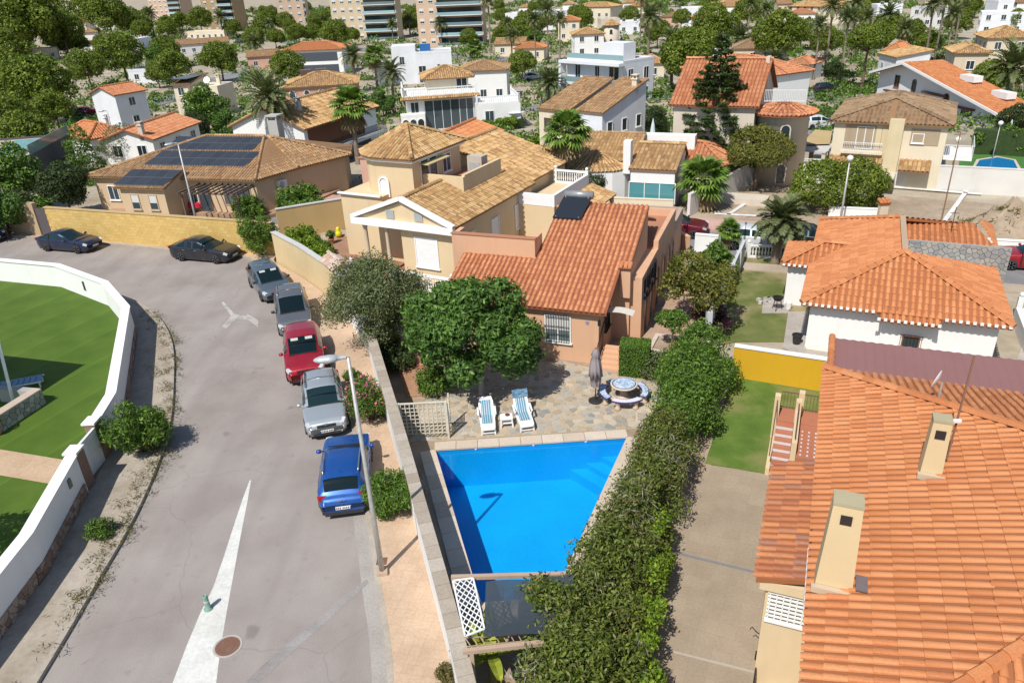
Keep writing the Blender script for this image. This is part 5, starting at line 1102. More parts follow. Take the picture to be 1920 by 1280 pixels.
MB().lathe([(.0815, .30), (.0795, .36), (.078, .36)], 16).build('reflector', flat('pale_band', (0.45, 0.55, 0.48), .4), bo)
# oleanders and other roadside shrubs
pink = leafmat('blossom_pink', [(0, (0.50, 0.05, 0.14)), (1, (0.70, 0.22, 0.33))]); redb = leafmat('blossom_red', [(0, (0.45, 0.05, 0.02)), (1, (0.6, 0.1, 0.05))])
ol = greens('bush')
plant('oleander', 'flowering pink oleander bush on the pavement beside the silver hatchback', 'bush', (*at(697, 790)[:2], .1), mk_bush(61, ol, 1.0, 1.0, 1.15, 7000, .17, .035, 22, .42, pink), 1.0)
plant('oleander', 'green oleander with a single red flower beside the blue car', 'bush', (*at(742, 962)[:2], .1), mk_bush(62, ol, .95, .85, .95, 6500, .18, .035, 20, .40), 1.0)
m = MB().lathe([(0.001, 0), (.1, .02), (.08, .05), (0.001, .06)], 8); th_ = thing('flower', 'single red blossom on the oleander by the blue car', 'flower', (-4.95, 20.5, 1.15)); m.build('petal', redb, th_)
plant('oleander', 'leafy green oleander growing at the foot of the white garden wall', 'bush', (*at(268, 850)[:2], .1), mk_bush(63, greens('bush'), 1.05, 1.1, 1.0, 7500, .17, .04, 22, .42), (1.1, 1.1, 1.3))
plant('oleander', 'tall oleander at the corner of the yellow wall behind the parked cars', 'bush', (*at(490, 482)[:2], .1), mk_bush(64, greens('bush'), 1.3, 1.1, 1.7, 7500, .19, .045, 26, .5), 1.05)
plant('shrub', 'small shrub in the left pavement with pointed leaves', 'bush', (*at(192, 1012)[:2], .1), mk_bush(65, greens('bush'), .45, .55, .38, 1200, .16, .035, 10, .22))
plant('shrub', 'small shrub on the pavement behind the street lamp head', 'bush', (*at(664, 722)[:2], .1), mk_bush(66, greens('bush'), .4, .4, .6, 1200, .15, .035, 10, .22))
plant('shrub', 'dry little shrub at the near foot of the white pool wall', 'bush', (*at(845, 1278)[:2], .1), mk_bush(67, greens('dry'), .35, .35, .25, 800, .12, .035, 9, .2))
# weeds in the gutter of the left kerb
rng = np.random.default_rng(12); P = []; 
kl = np.array([p for p in KL if 8 < p[1] < 40])
for _ in range(170):
    i = rng.integers(0, len(kl) - 1); f = rng.random(); p = kl[i] * (1 - f) + kl[i + 1] * f; c = p + rng.normal(0, .16, 2) + np.array([-.22, 0]) * (rng.random() ** 2) * 3
    k = rng.integers(6, 40); q = c + rng.normal(0, .09 + .1 * rng.random(), (k, 2)); P.append(np.column_stack([q, np.full(k, .1) + rng.uniform(0, .16, k)]))
P = np.concatenate(P); tag(link('kerb_weeds', fastmesh('kerb_weeds', leaf_quads(P, np.tile([0, 0, .4], (len(P), 1)), .17, .025, rng, .9), 4, greens('dry'))), 'dry brown and green weeds along the left kerb', 'weeds', kind='stuff')
# ---------------------------------------------------------------- corner of the left garden: leaning sail pole, stone planter, sunbed
ss = thing('shade_sail', 'shade sail on a leaning white pole over the left garden', 'shade sail', (-21.98, 28.59, .3)); C_ = np.array((-22.44, 29.98, 4.3)) - np.array((-21.98, 28.59, .3)); MB().tube([(0, 0, -.1), tuple(C_)], [.07, .06], 10).build('pole', flat('pole_white', (0.72, 0.74, 0.76), .4), ss, True)
MB().quad(tuple(C_), tuple(C_ + [-5.5, 1.9, -.3]), tuple(C_ + [-6.2, -2.2, -.8]), tuple(C_ + [-.7, -3.6, -.6])).build('cloth', plaster('sail_cloth', (0.55, 0.5, 0.42)), ss)
sp_ = thing('stone_planter', 'low grey stone planter wall on the turf below the sail pole', 'planter', (-21.3, 27.9, .3)); MB().bar((.35, 1.05, .32), (-.45, -1.9, .32), .34, .72).build('core', plaster('mortar_grey', (0.36, 0.35, 0.33)), sp_); MB().bar((.35, 1.05, .71), (-.45, -1.9, .71), .44, .06).build('cap', plaster('planter_cap', (0.5, 0.4, 0.32)), sp_); MB().bar((.35, 1.05, .30), (-1.6, 1.5, .30), .34, .68).build('return_wall', plaster('mortar_grey', (0.36, 0.35, 0.33)), sp_)
rg = random.Random(9); q = np.array((-.8, -2.95)) / 3.05
for c in voronoi([(3.05 * (i + rg.random()) / 12, .24 * (j + rg.random())) for i in range(12) for j in range(3)], [(0, 0), (3.05, 0), (3.05, .68), (0, .68)], .014):
    m = MB().prism(c, 0, .05); m.v = [(.35 + q[0] * x - q[1] * (.17 + z), 1.05 + q[1] * x + q[0] * (.17 + z), y) for x, y, z in m.v]; m.build('stone', pieces('planter_stone', [(0, (0.2, 0.21, 0.2)), (1, (0.4, 0.4, 0.38))], .9), sp_)
sb = thing('sunbed', 'slatted blue sunbed standing in the shade behind the stone planter', 'sunbed', (-22.2, 30.6, .3), R(20)); bls = flat('blue_slat', (0.12, 0.25, 0.42), .5)
for i in range(8): MB().box(-1.5 + i * .24, -1.3 + i * .24, -.33, .33, .33, .36).build('slat', bls, sb)
for x in (-1.4, .3):
    for y in (-.3, .3): MB().box(x - .03, x + .03, y - .03, y + .03, 0, .33).build('leg', pvc, sb)
MB().box(-1.5, .42, -.38, -.34, .27, .34).box(-1.5, .42, .34, .38, .27, .34).build('frame', pvc, sb)
fp = thing('flower_pot', 'terracotta flower pot with a dark plant at the foot of the stone planter', 'pot', (-21.45, 26.4, .3)); MB().lathe([(.16, 0), (.24, .4), (.27, .4), (.27, .46), (.001, .44)], 14).build('pot', plaster('pot_clay', (0.45, 0.19, 0.10)), fp); link('foliage', mk_bush(72, greens('dark'), .35, .35, .35, 600, .15, .05, 8, .2)[1][1], fp, loc=(0, 0, .4))
plant('garden_tree', 'small dark tree at the lower corner of the left lawn', 'tree', (-18.3, 18.6, .3), mk_round(68, greens('dark'), 1.1, None, .9, 2.0, 20, .5, 4000, .15, .07, .08, -.5))
# ================================================================== HOUSES NEAR THE STREET
OR_ = [(0, (0.50, 0.175, 0.06)), (0.4, (0.57, 0.215, 0.078)), (0.85, (0.64, 0.265, 0.105)), (1, (0.53, 0.19, 0.07))]
roof_or = pieces('tile_orange', OR_, 0.75, 0.15, (0.42, 0.22, 0.12), 1.2, 18, 0.2)
roof_ter = pieces('tile_terracotta', [(0, (0.45, 0.165, 0.07)), (0.5, (0.56, 0.225, 0.098)), (1, (0.62, 0.28, 0.13))], 0.8, 0.35, (0.44, 0.23, 0.14), 0.9, 18, 0.2)
roof_och = pieces('tile_ochre', [(0, (0.30, 0.165, 0.065)), (0.3, (0.46, 0.27, 0.105)), (0.7, (0.56, 0.35, 0.15)), (1, (0.62, 0.42, 0.21))], 0.85, 0.5, (0.30, 0.21, 0.13), 1.0, 14, 0.25)
roof_old = pieces('tile_weathered', [(0, (0.27, 0.15, 0.07)), (0.4, (0.40, 0.23, 0.105)), (0.8, (0.50, 0.31, 0.155)), (1, (0.30, 0.20, 0.12))], 0.9, 0.6, (0.26, 0.20, 0.13), 1.0, 14, 0.25)
roof_brn = pieces('tile_brown', [(0, (0.20, 0.125, 0.07)), (0.5, (0.28, 0.18, 0.10)), (1, (0.34, 0.23, 0.14))], 0.9, 0.5, (0.42, 0.33, 0.2), 0.8, 14, 0.2)
under_or = plaster('under_orange', (0.33, 0.12, 0.045)); under_och = plaster('under_ochre', (0.27, 0.15, 0.07)); under_ter = plaster('under_terracotta', (0.26, 0.085, 0.04))
cream_w = plaster('cream_render', (0.67, 0.52, 0.325), var=.07); peach_w = plaster('peach_render', (0.64, 0.385, 0.24), var=.07, dirt=.3); sand_w = plaster('sand_render', (0.60, 0.45, 0.29)); beige_w = plaster('beige_render', (0.62, 0.52, 0.38)); lightgrey_w = plaster('grey_render', (0.58, 0.57, 0.56)); iron = flat('black_iron', (0.03, 0.03, 0.032), 0.5, 0.5)
def custom_roof(root, slopes, mat, under, pitch=.25, tlen=.42, seg=2, cap=False, single=0, ridges=(), key=None, thick=.14):
    sl = []
    for poly, a, b in slopes:
        P = [np.array(p, float) for p in poly]; e = np.array(b, float) - np.array(a, float); e /= np.linalg.norm(e); n = np.zeros(3)
        for i in range(len(P)): n += np.cross(P[i], P[(i + 1) % len(P)])
        n /= np.linalg.norm(n); n = n if n[2] > 0 else -n; s = np.cross(n, e); s = s if s[2] > 0 else -s; sl.append((poly, e, s))
    ro = slab_from(sl, thick).build('roof', under, root); left = single
    for poly, e, s in sl: roof_plane(ro, poly, e, s, mat, pitch, tlen, seg, left, cap, key); left = 0
    if ridges: cap_line(ro, ridges, mat, pitch * 1.15, tlen, 3)
    return ro
def solid(root, name, mat, pts, z0, ztop):
    """walls over an outline whose top follows ztop(x, y)"""
    A = sum(pts[k][0] * pts[(k + 1) % len(pts)][1] - pts[(k + 1) % len(pts)][0] * pts[k][1] for k in range(len(pts))); pts = pts if A > 0 else pts[::-1]; m = MB(); n = len(pts)
    for i in range(n):
        a, b = pts[i], pts[(i + 1) % n]; m.quad((*a, z0), (*b, z0), (*b, ztop(*b)), (*a, ztop(*a)))
    m.poly([(*p, ztop(*p)) for p in pts]); return m.build(name, mat, root)
# ---------------------------------------------------------------- peach house of the pool garden
ph = thing('peach_house', 'peach-rendered house with terracotta pantile roof and a solar water panel behind the pool', 'house', (4.24, 30.14, 0), R(-21))
KP = .374; zp = lambda x, y: 2.75 + KP * y; P3 = lambda x, y: (x, y, zp(x, y))
toward = lambda f: (f[0] @ np.array([0, 1, 0])) - 0.15 * abs(f[0][0] + 2)
custom_roof(ph, [([P3(-8.1, 0), P3(0, 0), P3(0, 3.08), P3(.43, 3.08), P3(.43, 7.45), P3(-4.25, 7.45), P3(-4.25, 3.06), P3(-8.1, 3.06)], (0, 0, 0), (1, 0, 0))], roof_ter, under_ter, .245, .36, 4, True, 300, key=lambda f: abs(f[0][0] + 1.6) + abs(f[0][1] - 2.6) * .8)
solid(ph, 'wall', peach_w, [(-7.7, .32), (-.42, .32), (-.42, 3.2), (-7.7, 3.2)], -.1, lambda x, y: zp(x, y) - .13); solid(ph, 'upper_wall', peach_w, [(-4.1, 3.1), (.40, 3.1), (.40, 7.42), (-4.1, 7.42)], -.1, lambda x, y: zp(x, y) - .12)
MB().box(-.02, .46, 2.86, 3.1, 2.35, 3.78).build('corbel', peach_w, ph); cap_line(MB().box(-.06, .5, 2.8, 3.12, 3.785, 3.84).build('corbel_cap', under_ter, ph), [((0, 2.75, 3.8), (0, 3.2, 3.95)), ((.22, 2.75, 3.8), (.22, 3.2, 3.95)), ((.42, 2.75, 3.8), (.42, 3.2, 3.95))], roof_ter, .2)
MB().box(-8.7, -4.3, 3.08, 3.32, -.1, 4.85).box(-4.56, -4.28, 3.322, 4.2, 3.0, 4.85).box(-8.7, -8.46, 3.322, 4.2, -.1, 4.85).box(-8.46, -4.56, 3.322, 6.4, -.1, 3.0).build('terrace_wall', peach_w, ph); ter_cap = plaster('terracotta_cap', (0.42, 0.19, 0.105))
MB().box(-8.74, -4.26, 3.04, 3.36, 4.852, 4.9).build('terrace_cap', ter_cap, ph)
MB().box(-4.0, .95, 3.3, 13.4, -.1, 3.25).build('rear_wing', peach_w, ph); MB().box(.72, .97, 7.5, 13.4, 3.252, 3.7).box(-4, .72, 13.15, 13.4, 3.252, 3.7).box(-4.02, -3.8, 7.5, 13.15, 3.252, 3.7).build('parapet', peach_w, ph); MB().box(-3.8, .72, 7.46, 13.15, 3.2, 3.30).build('terrace_floor', ter_cap, ph)
custom_roof(ph, [([(-3.6, 7.6, 4.9), (.3, 7.6, 4.9), (.3, 10.6, 3.9), (-3.6, 10.6, 3.9)], (.3, 10.6, 0), (-3.6, 10.6, 0))], roof_ter, under_ter, .25, .4)
MB().box(-3, .9, 13.41, 17, -.1, 2.1).build('porch_wall', peach_w, ph); MB().box(.68, .92, 13.42, 17, 2.102, 2.75).box(-3, .68, 16.8, 17.02, 2.102, 2.75).build('parapet', plaster('worn_parapet', (0.44, 0.33, 0.25), dirt=.5), ph); MB().box(-2.9, .66, 13.5, 16.78, 2.08, 2.13).build('terrace_floor', ter_cap, ph)
xf = face_xf('F', -7.7, -.42, .32, 3.2); gm = MB(); wdw = window(ph, xf, 5.35, .98, 1.15, 1.25, 'wb', glass=glassmat('peach_glass', (0.10, 0.13, 0.13), .15))
for i in range(10): gm.bar((-7.7 + 4.80 + i * .122, .32 - .10, .92), (-7.7 + 4.80 + i * .122, .32 - .10, 2.30), .018, .018)
for z in (.95, 1.35, 1.75, 2.2): gm.bar((-2.92, .22, z), (-1.78, .22, z), .02, .02)
gm.build('window_grille', iron, wdw)
xr = face_xf('R', -4, .95, 3.3, 13.4)
for (y, z, w_, h, s) in ((1.0, 0, .95, 2.25, 'a'), (2.5, 0, .9, 2.2, 'a'), (4.2, 0, 1.0, 2.3, 'a'), (6.2, 0, 1.1, 2.2, 'a'), (7.9, .1, 1.0, 2.1, 'a'), (9.2, .2, .9, 1.9, 'a')): window(ph, xr, y, z, w_, h, s, peach_w, glassmat('dark_door', (0.02, 0.02, 0.025), .2))
xu = face_xf('R', -4.1, .96, 3.1, 7.42)
for (y, z) in ((.5, 2.2), (1.6, 2.05), (2.5, 2.05), (3.4, 2.05)): window(ph, xu, y + .1, z - .1, .5, .95, 'w', flat('dark_frame', (0.05, 0.045, 0.05), .5))
window(ph, face_xf('R', -7.7, -.42, .32, 3.2), 1.6, 1.2, .8, 1.3, 'w', iron)
wlmp = MB().cbox(-.36, .18, 2.15, .12, .12, .22).bar((-.36, .3, 2.3), (-.36, .18, 2.3), .03, .03); wlmp.build('wall_lantern', iron, ph); MB().lathe([(.001, 0), (.09, 0), (.1, .02)], 12, (-.95, .30, 2.05), 'y').build('wall_plate', flat('plate_blue_white', (0.25, 0.25, 0.4), .3), ph)
# small curved canopy over the side door
m = MB()
for i in range(8):
    f = lambda t: (-.35 + 1.35 * t, 2.32 + .13 * math.sin(math.pi * (t * .9 + .05))); a, b = f(i / 8), f((i + 1) / 8); m.quad((a[0], .9, a[1]), (b[0], .9, b[1]), (b[0], 1.5, b[1] + .02), (a[0], 1.5, a[1] + .02))
m.build('door_canopy', flat('canopy_pale', (0.62, 0.58, 0.5), .4), ph)
# solar water heater
sp = thing('solar_water_panel', 'black solar water panel with tank at the ridge of the peach house', 'solar panel', (4.24, 30.14, 0), R(-21)); pan = flat('solar_black', (0.02, 0.026, 0.034), .25); q = [(-4.25, 5.95), (-2.78, 5.95), (-2.55, 7.25), (-4.02, 7.25)]
m = MB(); up = .42; v = [(x, y, zp(x, y) + .16 + (.25 if y > 7 else 0)) for x, y in q]; i = 0; m.v = v + [(a, b, c - .08) for a, b, c in v]; m.f = [(0, 1, 2, 3), (7, 6, 5, 4), (0, 4, 5, 1), (1, 5, 6, 2), (2, 6, 7, 3), (3, 7, 4, 0)]; m.build('panel', pan, sp)
MB().tube([(-4.0, 7.45, zp(0, 7.4) + .42), (-2.5, 7.45, zp(0, 7.4) + .42)], .2, 14).build('tank', flat('tank_grey', (0.30, 0.31, 0.32), .4, .3), sp, True)
for a, b in ((-4.1, 6.0), (-2.9, 6.0), (-3.9, 7.2), (-2.7, 7.2)): MB().bar((a, b, zp(a, b) + .0), (a, b, zp(a, b) + (.2 if b < 7 else .5)), .04, .04).build('bracket', galv, sp)
# terrace steps, side stair and planters beside the peach house
stt = thing('garden_stair', 'peach steps with an iron handrail descending at the corner of the peach house', 'stairs', (4.24, 30.14, 0), R(-21))
for i in range(5): MB().box(-.35, .85, -.25 + i * .28, .03 + i * .28, -.05, .12 + i * .13).build('step', peach_w, stt)
hr = MB().tube([(-.38, -.3, .0), (-.38, -.3, .95), (-.38, 1.2, 1.75), (-.38, 2.6, 1.8)], .022, 6)
for i in range(9): hr.bar((-.38, -.25 + i * .17, .1 + i * .08), (-.38, -.25 + i * .17, .95 + i * .085), .015, .015)
hr.build('handrail', iron, stt)
pl2 = thing('planter_wall', 'low pale stone planter terrace beside the box hedge', 'planter', (*at(1262, 672)[:2], 0), R(-24)); MB().box(-1.2, 1.9, -.3, -.1, -.05, .42).box(-1.2, -1.0, -.098, 1.6, -.05, .42).box(1.7, 1.9, -.098, 1.6, -.05, .42).box(-1.0, 1.7, 1.4, 1.6, -.05, .42).build('wall', plaster('pale_planter', (0.58, 0.50, 0.42), dirt=.4), pl2); MB().box(-.98, 1.68, -.08, 1.38, 0, .36).build('soil', MATS['garden_soil_m'], pl2)
rk = thing('boulder', 'orange-brown sandstone boulder in the planter by the side wall', 'rock', (*at(1283, 655)[:2], .1)); m = MB().lathe([(0.001, -.2), (.5, -.1), (.62, .12), (.45, .38), (.15, .48), (0.001, .46)], 11)
m.v = [(x * (1.3 + .2 * math.sin(5 * y + z)), y * (.8 + .15 * math.sin(4 * x)), z) for x, y, z in m.v]; m.build('rock', pieces('sandstone', [(0, (0.36, 0.17, 0.07)), (1, (0.46, 0.25, 0.12))], .95, .4), rk)
struct(MB().prism([at(1120, 690)[:2], at(1200, 700)[:2], at(1330, 655)[:2], (12.9, 42), (11, 44), (5.3, 33.4)], -.02, .02).build('side_passage', ground_mat('passage_tiles', [(0.3, (0.42, 0.27, 0.19)), (0.6, (0.5, 0.34, 0.25))], 1.2, 8)))
wt = thing('garden_table', 'white round plastic table top leaning under the barred window', 'table', (*at(1042, 668)[:2], .0), R(-21)); MB().lathe([(.001, 0), (.42, 0), (.44, .02), (.42, .04), (.001, .04)], 20, axis='y').build('top', pvc, wt, loc=(0, .1, .44), rot=(R(-14), 0, 0)); MB().bar((-.2, .2, 0), (.1, .22, .7), .04, .04).bar((.2, .2, 0), (-.1, .22, .7), .04, .04).build('leg', pvc, wt)
# ---------------------------------------------------------------- white-grey party wall of posts and panels right of the peach house
bw = thing('boundary_wall', 'stepped pale grey block wall with posts between the peach house garden and the dry lawn', 'wall', (*at(1330, 645)[:2], 0)); b0 = np.array(at(1325, 650)[:2]); b1 = np.array(at(1392, 490)[:2]); base_ = np.array(at(1330, 645)[:2]); grey_w = plaster('grey_block', (0.55, 0.56, 0.57), dirt=.4)
for i in range(5):
    p, q = b0 + (b1 - b0) * i / 5 - base_, b0 + (b1 - b0) * (i + 1) / 5 - base_; h = 1.75 - .09 * i; MB().bar((*p, h / 2 - .05), (*q, h / 2 - .05), .16, h + .1).build('panel', grey_w, bw); MB().box(p[0] - .13, p[0] + .13, p[1] - .13, p[1] + .13, -.1, h + .12).build('post', grey_w, bw)
# ---------------------------------------------------------------- cream house with tower and white pediment
yh = thing('cream_house', 'cream two-level house with ochre tiles, a round-fronted tower and white pediment', 'house', (-9.23, 44.06, 0), R(-28.6)); W_ = 7.11; ze = 3.7; xr_ = 3.6; rz_ = 1.35
RS = lambda x: ze + rz_ * (W_ - x) / (W_ - xr_)
custom_roof(yh, [([(W_, 0, ze), (W_, 10.6, ze), (5.2, 10.6, RS(5.2)), (5.2, 4.5, RS(5.2)), (xr_, 4.5, RS(xr_)), (xr_, 0, RS(xr_))], (W_, 0, 0), (W_, 1, 0)), ([(0, 0, ze), (xr_, 0, ze + rz_), (xr_, 4.5, ze + rz_), (0, 4.5, ze)], (0, 4.5, 0), (0, 0, 0))], roof_och, under_och, .25, .38, 3, True, 300, ridges=[((xr_, 0, ze + rz_), (xr_, 4.5, ze + rz_))], key=lambda f: f[0][1] + abs(f[0][0] - 5.5) * .3)
ped = MB(); wt_ = flat('white_moulding', (0.80, 0.80, 0.80), .6, var=.04)
ped.box(-.12, W_ + .02, -.16, .12, ze - .42, ze - .02); ped.bar((-.1, 0, ze + .02), (xr_, 0, ze + rz_ + .06), .3, .24, (0, 0, 1)); ped.bar((W_, 0, ze + .02), (xr_, 0, ze + rz_ + .06), .3, .24, (0, 0, 1)); ped.build('pediment', wt_, yh)
MB().poly([(.3, .08, ze - .02), (W_ - .3, .08, ze - .02), (xr_, .08, ze + rz_ - .08)]).build('gable', cream_w, yh)
for x in (2.75, 4.75): MB().box(x - .28, x + .28, .02, .1, ze + .12, ze + .62).build('gable_vent', flat('vent_grey', (0.36, 0.38, 0.38), .6), yh)
MB().box(3.2, W_ - .3, .3, 4.4, -.3, ze - .03).box(.3, 3.2, 1.9, 4.4, -.3, ze - .03).box(W_ - 2.2, W_ - .302, 4.4, 10.6, -.3, ze - .03).box(-3.0, .298, 2.6, 8.5, -.3, 4.2).box(.3, W_ - 2.2, 4.402, 10.5, -.3, 4.4).build('wall', cream_w, yh)
MB().bar((-3.1, 2.5, 4.25), (.3, 2.5, 4.25), .2, .1).build('parapet_cap', wt_, yh)
for x in (.6, 2.2): MB().lathe([(.17, 0), (.17, .12), (.13, .2), (.12, ze - .75), (.17, ze - .6), (.17, ze - .42)], 14, (x, .25, .0)).build('column', plaster('column_stone', (0.62, 0.5, 0.36)), yh, True)
MB().box(.0, 3.25, .0, 1.9, -.3, .35).build('porch_floor', plaster('porch_tile', (0.36, 0.17, 0.10)), yh)
window(yh, face_xf('F', 3.2, W_ - .3, .3, 4.4), 1.75, 1.0, 1.5, 1.75, 's', wt_); window(yh, face_xf('F', .3, 3.2, 1.9, 4.4), 2.3, .36, .9, 2.1, 'd', flat('door_brown', (0.22, 0.11, 0.05), .5), flat('door_brown', (0.22, 0.11, 0.05), .5))
for y in (2.0, 5.0, 8.2): window(yh, face_xf('R', 0, W_ - .3, .3, 10.6), y, 1.2, .9, 1.5, 's', wt_)
# tower
TP = [(2.2, 3.5)] + [(-.15 + 2.25 * math.cos(a), 5.75 + 2.35 * math.sin(a)) for a in [R(d) for d in (-80, -100, -122, -145, -168, -190, -212, -235)]] + [(-.9, 9.2), (2.2, 9.2)]
MB().prism(TP, 3.6, 6.62).build('tower_wall', cream_w, yh); EP = [(-.1 + (x + .1) * 1.13, 6.3 + (y - 6.3) * 1.13) for x, y in TP]; ap = (.0, 6.4, 7.95); sl_ = []; rd = []
for i in range(len(EP)): a, b = EP[i], EP[(i + 1) % len(EP)]; sl_.append(([(*a, 6.55), (*b, 6.55), ap], (*a, 0), (*b, 0)))
custom_roof(yh, sl_, roof_och, under_och, .25, .38, 3, True, ridges=[((*EP[0], 6.56), ap), ((*EP[-1], 6.56), ap), ((*EP[4], 6.56), ap)]); MB().prism([(-.1 + (x + .1) * 1.10, 6.3 + (y - 6.3) * 1.10) for x, y in TP], 6.28, 6.405).build('tower_cornice', wt_, yh)
window(yh, ((-.35, 3.38), (1, 0), (0, -1), 2), .35, 4.0, .62, 1.2, 'a', wt_, flat('niche_white', (.7, .7, .72), .6)); xt = face_xf('R', 0, 2.2, 3.5, 9.2); window(yh, xt, 3.9, 4.9, .9, 1.1, 'w', wt_); window(yh, xt, 1.3, 4.45, .8, 1.7, 'd', wt_); window(yh, xt, 2.3, 4.45, .8, 1.7, 'd', wt_); MB().bar((2.45, 4.3, 6.0), (2.45, 6.9, 6.0), .9, .06).build('awning', plaster('awning_yellow', (0.52, 0.42, 0.22)), yh)
MB().box(.3, 5.2, 4.5, 4.7, 4.2, 5.35).build('terrace_parapet', cream_w, yh); MB().box(4.98, 5.2, 4.702, 9.4, 4.2, 5.45).build('terrace_parapet', cream_w, yh); MB().box(.3, 4.98, 4.7, 10.4, 4.38, 4.45).build('terrace_floor', ter_cap, yh)
ac = MB().box(3.2, 4.3, 8.4, 9.2, 4.4, 5.7).build('plant_housing', plaster('housing_grey', (0.50, 0.45, 0.38)), yh); MB().box(3.35, 4.15, 8.37, 8.4, 4.6, 5.3).build('vent_louvre', flat('vent_grey', (0.36, 0.38, 0.38), .6), ac)
MB().box(.4, 6.4, 10.7, 17.2, -.3, 3.7).build('rear_wall', cream_w, yh); custom_roof(yh, [([(6.8, 10.5, 3.75), (6.8, 17.4, 3.75), (.6, 17.4, 5.7), (.6, 10.5, 5.7)], (6.8, 10.5, 0), (6.8, 17, 0)), ([(.6, 10.5, 5.7), (.6, 17.4, 5.7), (-4.5, 17.4, 4.2), (-4.5, 10.5, 4.2)], (-4.5, 17, 0), (-4.5, 10, 0))], roof_och, under_och, .25, .45, 2, ridges=[((.6, 10.5, 5.7), (.6, 17.4, 5.7))]); solid(yh, 'rear_gable', cream_w, [(.7, 10.7), (6.5, 10.7), (6.5, 10.9), (.7, 10.9)], 3, lambda x, y: 5.55 - (x - .6) * .315)
MB().box(W_ - .28, W_ + 2.3, 8.6, 14.5, -.3, 2.75).build('side_wing', cream_w, yh); MB().box(W_ + 2.1, W_ + 2.32, 8.6, 14.5, 2.752, 3.5).box(W_ - .28, W_ + 2.1, 8.58, 8.8, 2.752, 3.5).build('balcony_parapet', wt_, yh); balustrade(yh, (W_ - .2, 14.4), (W_ + 2.2, 14.4), 2.75)
custom_roof(yh, [([(W_ + 4.2, 8.8, 2.15), (W_ + 4.2, 15, 2.15), (W_ + 2.3, 15, 2.75), (W_ + 2.3, 8.8, 2.75)], (W_ + 4.2, 8, 0), (W_ + 4.2, 15, 0))], roof_och, under_och, .25, .42)
for y in (9.2, 12, 14.7): MB().box(W_ + 3.85, W_ + 4.1, y - .12, y + .12, -.3, 2.03).build('carport_pillar', plaster('column_stone', (0.62, 0.5, 0.36)), yh)
balustrade(yh, (3.0, -.9), (W_ + .2, -.9), .0, 1.0); balustrade(yh, (-2.4, -1.6), (.3, -1.1), .3, .9)
# cream street wall of the cream house, with its little tiled gateway
cw_ = thing('street_wall', 'cream rendered street wall with white coping beside the parked grey cars', 'wall', (-12.6, 43.2, 0)); cp = [(p[0] + 12.6, p[1] - 43.2) for p in [(-8.9, 37.5), (-9.9, 39.4), (-12.75, 43.6), (-15.2, 46.7)]]
wall_run(cw_, cp, 2.1, .25, plaster('street_cream', (0.64, 0.50, 0.28)), plaster('grey_coping', (0.52, 0.52, 0.50)), side=-1)
gw = thing('tiled_gateway', 'small cream gateway with a pitched tiled cap beside the olive tree', 'gateway', (*at(640, 560)[:2], 0), R(-60))
for x in (-.75, .75): MB().box(x - .17, x + .17, -.17, .17, -.1, 2.15).build('pier', cream_w, gw)
custom_roof(gw, [([(-1.15, -.55, 2.2), (1.15, -.55, 2.2), (1.15, 0, 2.5), (-1.15, 0, 2.5)], (-1, -.5, 0), (1, -.5, 0)), ([(1.15, .55, 2.2), (-1.15, .55, 2.2), (-1.15, 0, 2.5), (1.15, 0, 2.5)], (1, .5, 0), (-1, .5, 0))], pieces('tile_pale', [(0, (0.50, 0.33, 0.25)), (1, (0.66, 0.55, 0.47))], .85), under_ter, .2, .3, 3, True, ridges=[((-1.15, 0, 2.5), (1.15, 0, 2.5))]); MB().box(-.58, .58, -.03, .03, 0, 1.9).build('gate_leaf', flat('gate_white', (0.72, 0.74, 0.75), .45), gw)
fr = thing('garden_wall', 'low white stepped wall running down from the tiled gateway', 'wall', (*at(660, 590)[:2], 0)); q0, q1 = np.array(at(640, 575)[:2]), np.array(at(690, 655)[:2]); c0 = np.array(at(660, 590)[:2]); MB().bar((*(q0 - c0), .55), (*(q1 - c0), .55), .22, 1.3).build('wall', white, fr); MB().bar((*(q0 - c0), 1.23), (*(q1 - c0), 1.23), .3, .06).build('coping', white, fr)
# side wall of the cream house court, with brown door
sw = thing('court_wall', 'ochre side wall with a brown door between the two cream plots', 'wall', (*at(530, 460)[:2], 0)); c0 = np.array(at(530, 460)[:2]); s0, s1 = np.array(at(527, 452, 0)[:2]), np.array(at(650, 430, 0)[:2]); och_w = plaster('ochre_wall', (0.52, 0.36, 0.16)); d = (s1 - s0) / np.linalg.norm(s1 - s0)
MB().bar((*(s0 - c0), 1.0), (*(s1 - c0), 1.0), .22, 2.6).build('wall', och_w, sw); MB().bar((*(s0 - c0), 2.34), (*(s1 - c0), 2.34), .3, .07).build('coping', plaster('grey_coping', (0.52, 0.52, 0.50)), sw)
p = s0 + d * 5.4 - c0; MB().cbox(p[0] + .03, p[1] - .13, 1.0, .9, .06, 2.0, Matrix.Rotation(math.atan2(d[1], d[0]), 3, 'Z')).build('door', flat('door_brown', (0.22, 0.11, 0.05), .5), sw)
struct(MB().prism([at(545, 470)[:2], at(650, 440)[:2], at(700, 470)[:2], at(625, 545)[:2]], -.03, .05).build('court_floor', ground_mat('court_tiles', [(0.3, (0.30, 0.16, 0.10)), (0.6, (0.40, 0.24, 0.16))], 1.2, 8)))
for i, (x, y, lab) in enumerate(((622, 458, 'terracotta pot with leafy plant in the cream house court'), (600, 470, 'terracotta pot with spiky plant near the brown door'))):
    pt = thing('flower_pot', lab, 'pot', (*at(x, y)[:2], .05)); MB().lathe([(.14, 0), (.2, .32), (.23, .32), (.23, .38), (.18, .38), (.17, .3), (.001, .29)], 14).build('pot', plaster('pot_clay', (0.45, 0.19, 0.10)), pt); link('foliage', mk_bush(70 + i, greens('bush'), .3, .3, .4, 500, .16, .05, 8, .2)[1][1], pt, loc=(0, 0, .3))
